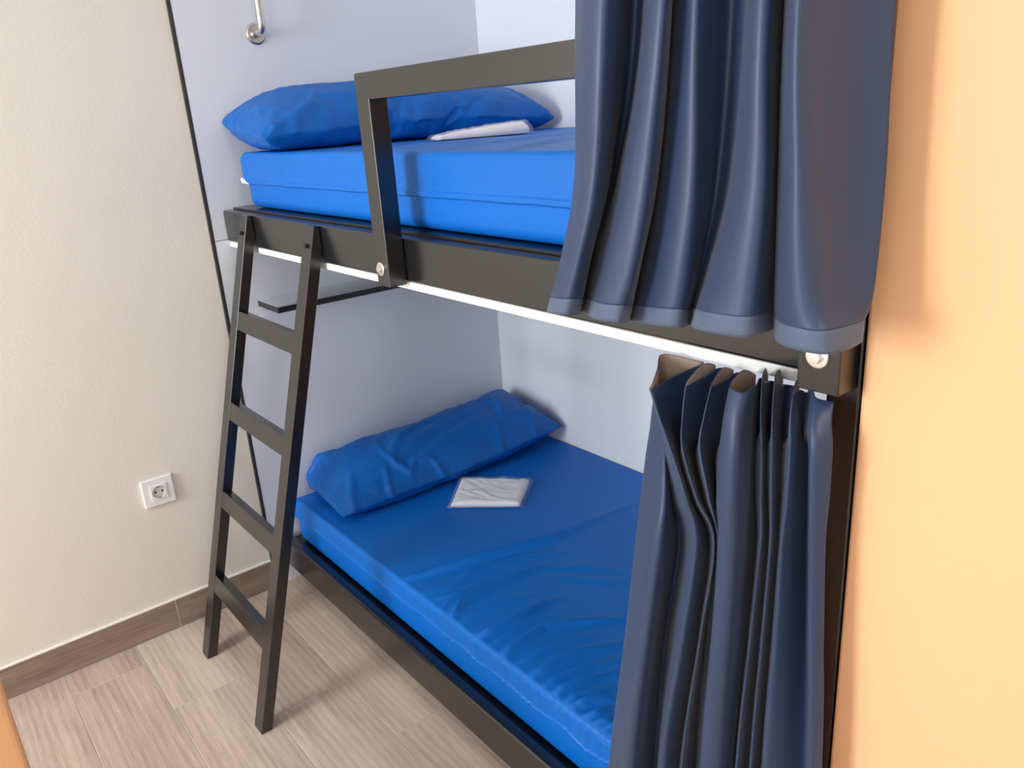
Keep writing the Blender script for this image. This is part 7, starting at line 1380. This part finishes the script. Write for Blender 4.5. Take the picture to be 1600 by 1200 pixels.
# lower curtain, bunched at the foot under the upper rail
LN = [  # top (u, v, x, L loop under the track / T fold tip / M between), then (u, x) at v = 700, 780, 850, 1000, 1200
    ((1100, 553, .012, 'L'), (1027, -.006), (1018, -.006), (1008, -.006), (996, -.006), (972, -.006)),
    ((1037, 553, -.022, 'M'), (1011, -.025), (1001, -.025), (993, -.025), (976, -.025), (951, -.025)),
    ((1028, 575, -.045, 'M'), (1035, -.048), (1038, -.062), (1029, -.076), (1009, -.085), (983, -.085)),
    ((1020, 598, -.066, 'M'), (1040, -.055), (1050, -.020), (1062, -.008), (1040, -.008), (1024, -.008)),
    ((1017, 608, -.075, 'T'), (1047, -.086), (1070, -.088), (1083, -.080), (1060, -.076), (1029, -.072)),
    ((1052, 588, -.038, 'M'), (1055, -.046), (1077, -.062), (1096, -.068), (1076, -.066), (1046, -.060)),
    ((1100, 561, .006, 'L'), (1061, -.010), (1080, -.020), (1108, -.030), (1090, -.025), (1060, -.020)),
    ((1118, 565, .009, 'L'), (1063, -.008), (1081, -.018), (1109, -.028), (1091, -.023), (1061, -.018)),
    ((1071, 602, -.058, 'T'), (1066, -.078), (1089, -.084), (1116, -.082), (1094, -.080), (1065, -.076)),
    ((1123, 568, .004, 'L'), (1087, -.010), (1098, -.020), (1119, -.045), (1102, -.030), (1080, -.025)),
    ((1146, 569, .009, 'L'), (1088, -.008), (1099, -.018), (1120, -.043), (1103, -.028), (1081, -.023)),
    ((1111, 603, -.055, 'T'), (1093, -.076), (1108, -.082), (1121, -.078), (1106, -.050), (1088, -.030)),
    ((1152, 572, .004, 'L'), (1121, -.010), (1120, -.030), (1122, -.060), (1110, -.060), (1092, -.050)),
    ((1181, 575, .009, 'L'), (1122, -.008), (1121, -.028), (1123, -.058), (1111, -.058), (1093, -.048)),
    ((1141, 602, -.060, 'T'), (1126, -.080), (1122, -.085), (1124, -.088), (1114, -.084), (1098, -.076)),
    ((1160, 613, -.066, 'M'), (1148, -.088), (1146, -.088), (1148, -.084), (1138, -.078), (1122, -.068)),
    ((1178, 604, -.050, 'T'), (1168, -.064), (1168, -.058), (1168, -.050), (1158, -.045), (1143, -.040)),
    ((1188, 578, .004, 'L'), (1180, -.010), (1180, -.010), (1182, -.010), (1168, -.010), (1147, -.012)),
    ((1200, 579, .009, 'L'), (1181, -.008), (1181, -.008), (1183, -.008), (1169, -.008), (1148, -.010)),
    ((1191, 592, -.046, 'T'), (1190, -.060), (1189, -.062), (1188, -.064), (1172, -.064), (1151, -.064)),
    ((1205, 581, .004, 'L'), (1198, -.010), (1199, -.018), (1200, -.025), (1187, -.022), (1169, -.020)),
    ((1223, 583, .009, 'L'), (1199, -.008), (1200, -.016), (1201, -.023), (1188, -.020), (1170, -.018)),
    ((1211, 591, -.046, 'T'), (1206, -.060), (1205, -.062), (1204, -.064), (1191, -.064), (1173, -.064)),
    ((1229, 585, .004, 'L'), (1222, -.010), (1219, -.020), (1216, -.025), (1204, -.022), (1188, -.020)),
    ((1249, 588, .009, 'L'), (1223, -.008), (1220, -.018), (1217, -.023), (1205, -.020), (1189, -.018)),
    ((1240, 594, -.046, 'T'), (1233, -.060), (1228, -.062), (1220, -.064), (1209, -.064), (1193, -.064)),
    ((1250, 594, -.020, 'M'), (1246, -.042), (1241, -.048), (1233, -.052), (1226, -.052), (1217, -.050)),
    ((1262, 600, -.004, 'L'), (1262, -.010), (1262, -.012), (1261, -.014), (1260, -.016), (1258, -.018)),
    ((1275, 620, -.030, 'T'), (1268, -.062), (1267, -.061), (1266, -.060), (1265, -.060), (1264, -.060)),
    ((1303, 628, -.026, 'M'), (1301, -.045), (1296, -.046), (1290, -.048), (1287, -.048), (1284, -.048))]
cols = []
for t, *rest in LN:
    top = at(t[0], t[1], 0, t[2])
    if t[3] == 'L': top.z = min(top.z, 1.1195)
    if top.y < -1.84: top.z = min(top.z, 1.127)
    low = [at(u, v, 0, x) for (u, x), v in zip(rest, (700, 780, 850, 1000, 1200))]
    mid = top.lerp(low[0], .45); mid.x = top.x + (low[0].x-top.x)*.62
    if t[3] == 'L':
        mid = Vector((top.x-.004, top.y*.85 + mid.y*.15, min(mid.z, top.z-.055)))
    d = low[4]-low[3]; k = (.06-low[4].z)/d.z
    e = low[4] + d*k*.5; e.z = .06; e.x = max(-.11, min(-.008, e.x))
    cols.append((t[3], [top, mid] + low + [e]))
# extra columns so the top edge sags in front of each pocket and stays high behind it
full = []
for (ka, a), (kb, b) in zip(cols, cols[1:]):
    full.append(a)
    if ka+kb in ('LT', 'TL'):
        m = [p.lerp(q, .5) for p, q in zip(a, b)]
        if ka == 'T':
            m[0].z -= .002
        else:
            m[0].z += .013
        full.append(m)
full.append(cols[-1][1])
rows = [[c[r] for c in full] for r in range(len(full[0]))]
cl = thing('curtain', (-.04, -1.75, .06), 'navy curtain bunched in narrow folds at the foot of the lower bunk', 'curtain')
P = cloth_rows(rows, 6, 8)
cloth_child('drape', P, cl, [M['navy'], M['lining']])

# ------------------------------------------------------------------ wall shelf, grab bar, socket
sh = thing('wall_shelf', (.057, -.0, .937), 'thin white shelf with black edges on the white panel under the upper bunk', 'shelf')
bm = bmesh.new(); bx(bm, .0592, .60, -.1478, -.0008, .9375, .9545)
child('board', bm, sh, M['laminate'])
bm = bmesh.new()
prism(bm, [(.057, -.0008), (.057, -.150), (.602, -.150), (.602, -.0008), (.6, -.0008), (.6, -.148), (.059, -.148), (.059, -.0008)], 2, .937, .954)
tag(child('edge_band', bm, sh, M['blackbolt']), 'black edge band')

gb = thing('grab_bar', (.18, 0, 1.693), 'stainless steel grab bar on the white panel above the upper pillow', 'grab bar')
hx, hz = .180, 1.693
bm = bmesh.new()
pts = [(hx, -.006, hz)]
for i in range(0, 9):
    a = i/8*math.pi/2
    pts.append((hx, -.030-.022*math.sin(a), hz+.022*(1-math.cos(a))))
for i in range(8, -1, -1):
    a = i/8*math.pi/2
    pts.append((hx, -.030-.022*math.sin(a), hz+.40-.022*(1-math.cos(a))))
pts.append((hx, -.006, hz+.40))
tube(bm, pts, .0105, 24)
child('bar', bm, gb, M['steel'], smooth=True)
for z in (hz, hz+.40):
    bm = bmesh.new()
    lathe(bm, [(0, .008), (.024, .008), (.028, .005), (.029, .0), (.0, .0)], (hx, .0003, z), (0, -1, 0), 40)
    child('wall_mount', bm, gb, M['steel'])

sx, sz = -.332, .457
so = thing('wall_socket', (sx, 0.0095, sz), 'white square power socket low on the cream wall left of the ladder', 'socket')
bm = bmesh.new(); bx(bm, sx-.044, sx+.044, -.001, .0096, sz-.043, sz+.043, bevel=.003, seg=3)
child('faceplate', bm, so, M['plastic'])
bm = bmesh.new()
# raised square insert with a round well
n = 40; y0, y1 = -.0012, -.0045
hw = .0225
sq = []
for k in range(n):
    a = 2*math.pi*k/n
    cx, cz = math.cos(a), math.sin(a)
    s_ = hw/max(abs(cx), abs(cz))
    sq.append((cx*s_, cz*s_))
rr = .0190
R0 = [bm.verts.new((sx+x, y0, sz+z)) for x, z in sq]
R1 = [bm.verts.new((sx+x, y1, sz+z)) for x, z in sq]
R2 = [bm.verts.new((sx+rr*math.cos(2*math.pi*k/n), y1, sz+rr*math.sin(2*math.pi*k/n))) for k in range(n)]
for A, B in ((R0, R1), (R1, R2)):
    for k in range(n):
        bm.faces.new((A[k], A[(k+1) % n], B[(k+1) % n], B[k]))
bmesh.ops.recalc_face_normals(bm, faces=bm.faces)
ins = child('socket_insert', bm, so, M['plastic'])
bm = bmesh.new()
lathe(bm, [(rr, .0046), (rr-.0015, .0006), (0, .0006)], (sx, -.0010, sz), (0, -1, 0), 40)
M['well'] = mat('grey_white_plastic', (.62, .63, .62), .4)
well = child('socket_well', bm, ins, M['well'])
for dx in (-.0095, .0095):
    bm = bmesh.new()
    lathe(bm, [(0, .0012), (.0030, .0012), (.0030, 0)], (sx+dx, -.0012, sz+.001), (0, -1, 0), 16)
    child('pin_hole', bm, ins, M['dark_hole'])
for dz in (-.0165, .0165):
    bm = bmesh.new(); bx(bm, sx-.0025, sx+.0025, -.0042, -.0012, sz+dz-.0018, sz+dz+.0018)
    child('earth_clip', bm, ins, M['steel'])

# ------------------------------------------------------------------ light
w = bpy.data.worlds.new('sky')
S.world = w
w.use_nodes = True
bg = w.node_tree.nodes['Background']
bg.inputs['Color'].default_value = (.75, .87, 1.0, 1)
bg.inputs['Strength'].default_value = 3.0

def area(name, loc, target, sx, sy, power, color):
    l = bpy.data.lights.new(name, 'AREA')
    l.shape = 'RECTANGLE'; l.size = sx; l.size_y = sy
    l.energy = power; l.color = color
    o = bpy.data.objects.new(name, l)
    COL.objects.link(o)
    o.location = loc
    o.rotation_euler = (Vector(target)-Vector(loc)).to_track_quat('-Z', 'Y').to_euler()
    return o
area('window_daylight', (XL-.12, (WY0+WY1)/2, (WZ0+WZ1)/2), (0, -.9, 1.2), .9, 1.2, 68, (.96, .98, 1.0))
area('window_daylight', (XL-.12, -3.0, (WZ0+WZ1)/2), (0, -2.4, 1.2), 1.1, 1.2, 8, (.97, .985, 1.0))  # added fill through the made-up second window, for the peach wall
area('ceiling_lamp', (-.50, -3.0, H-.06), (-.10, -2.3, 1.0), .30, .30, 11, (1, .92, .84))  # unseen warm fill added to brighten the peach wall, no real lamp

S.view_settings.view_transform = 'Standard'
S.view_settings.look = 'None'
S.view_settings.gamma = 1.0
S.view_settings.use_curve_mapping = False
S.view_settings.exposure = 0.05
S.cycles.use_denoising = True
S.cycles.max_bounces = 10
S.cycles.diffuse_bounces = 6
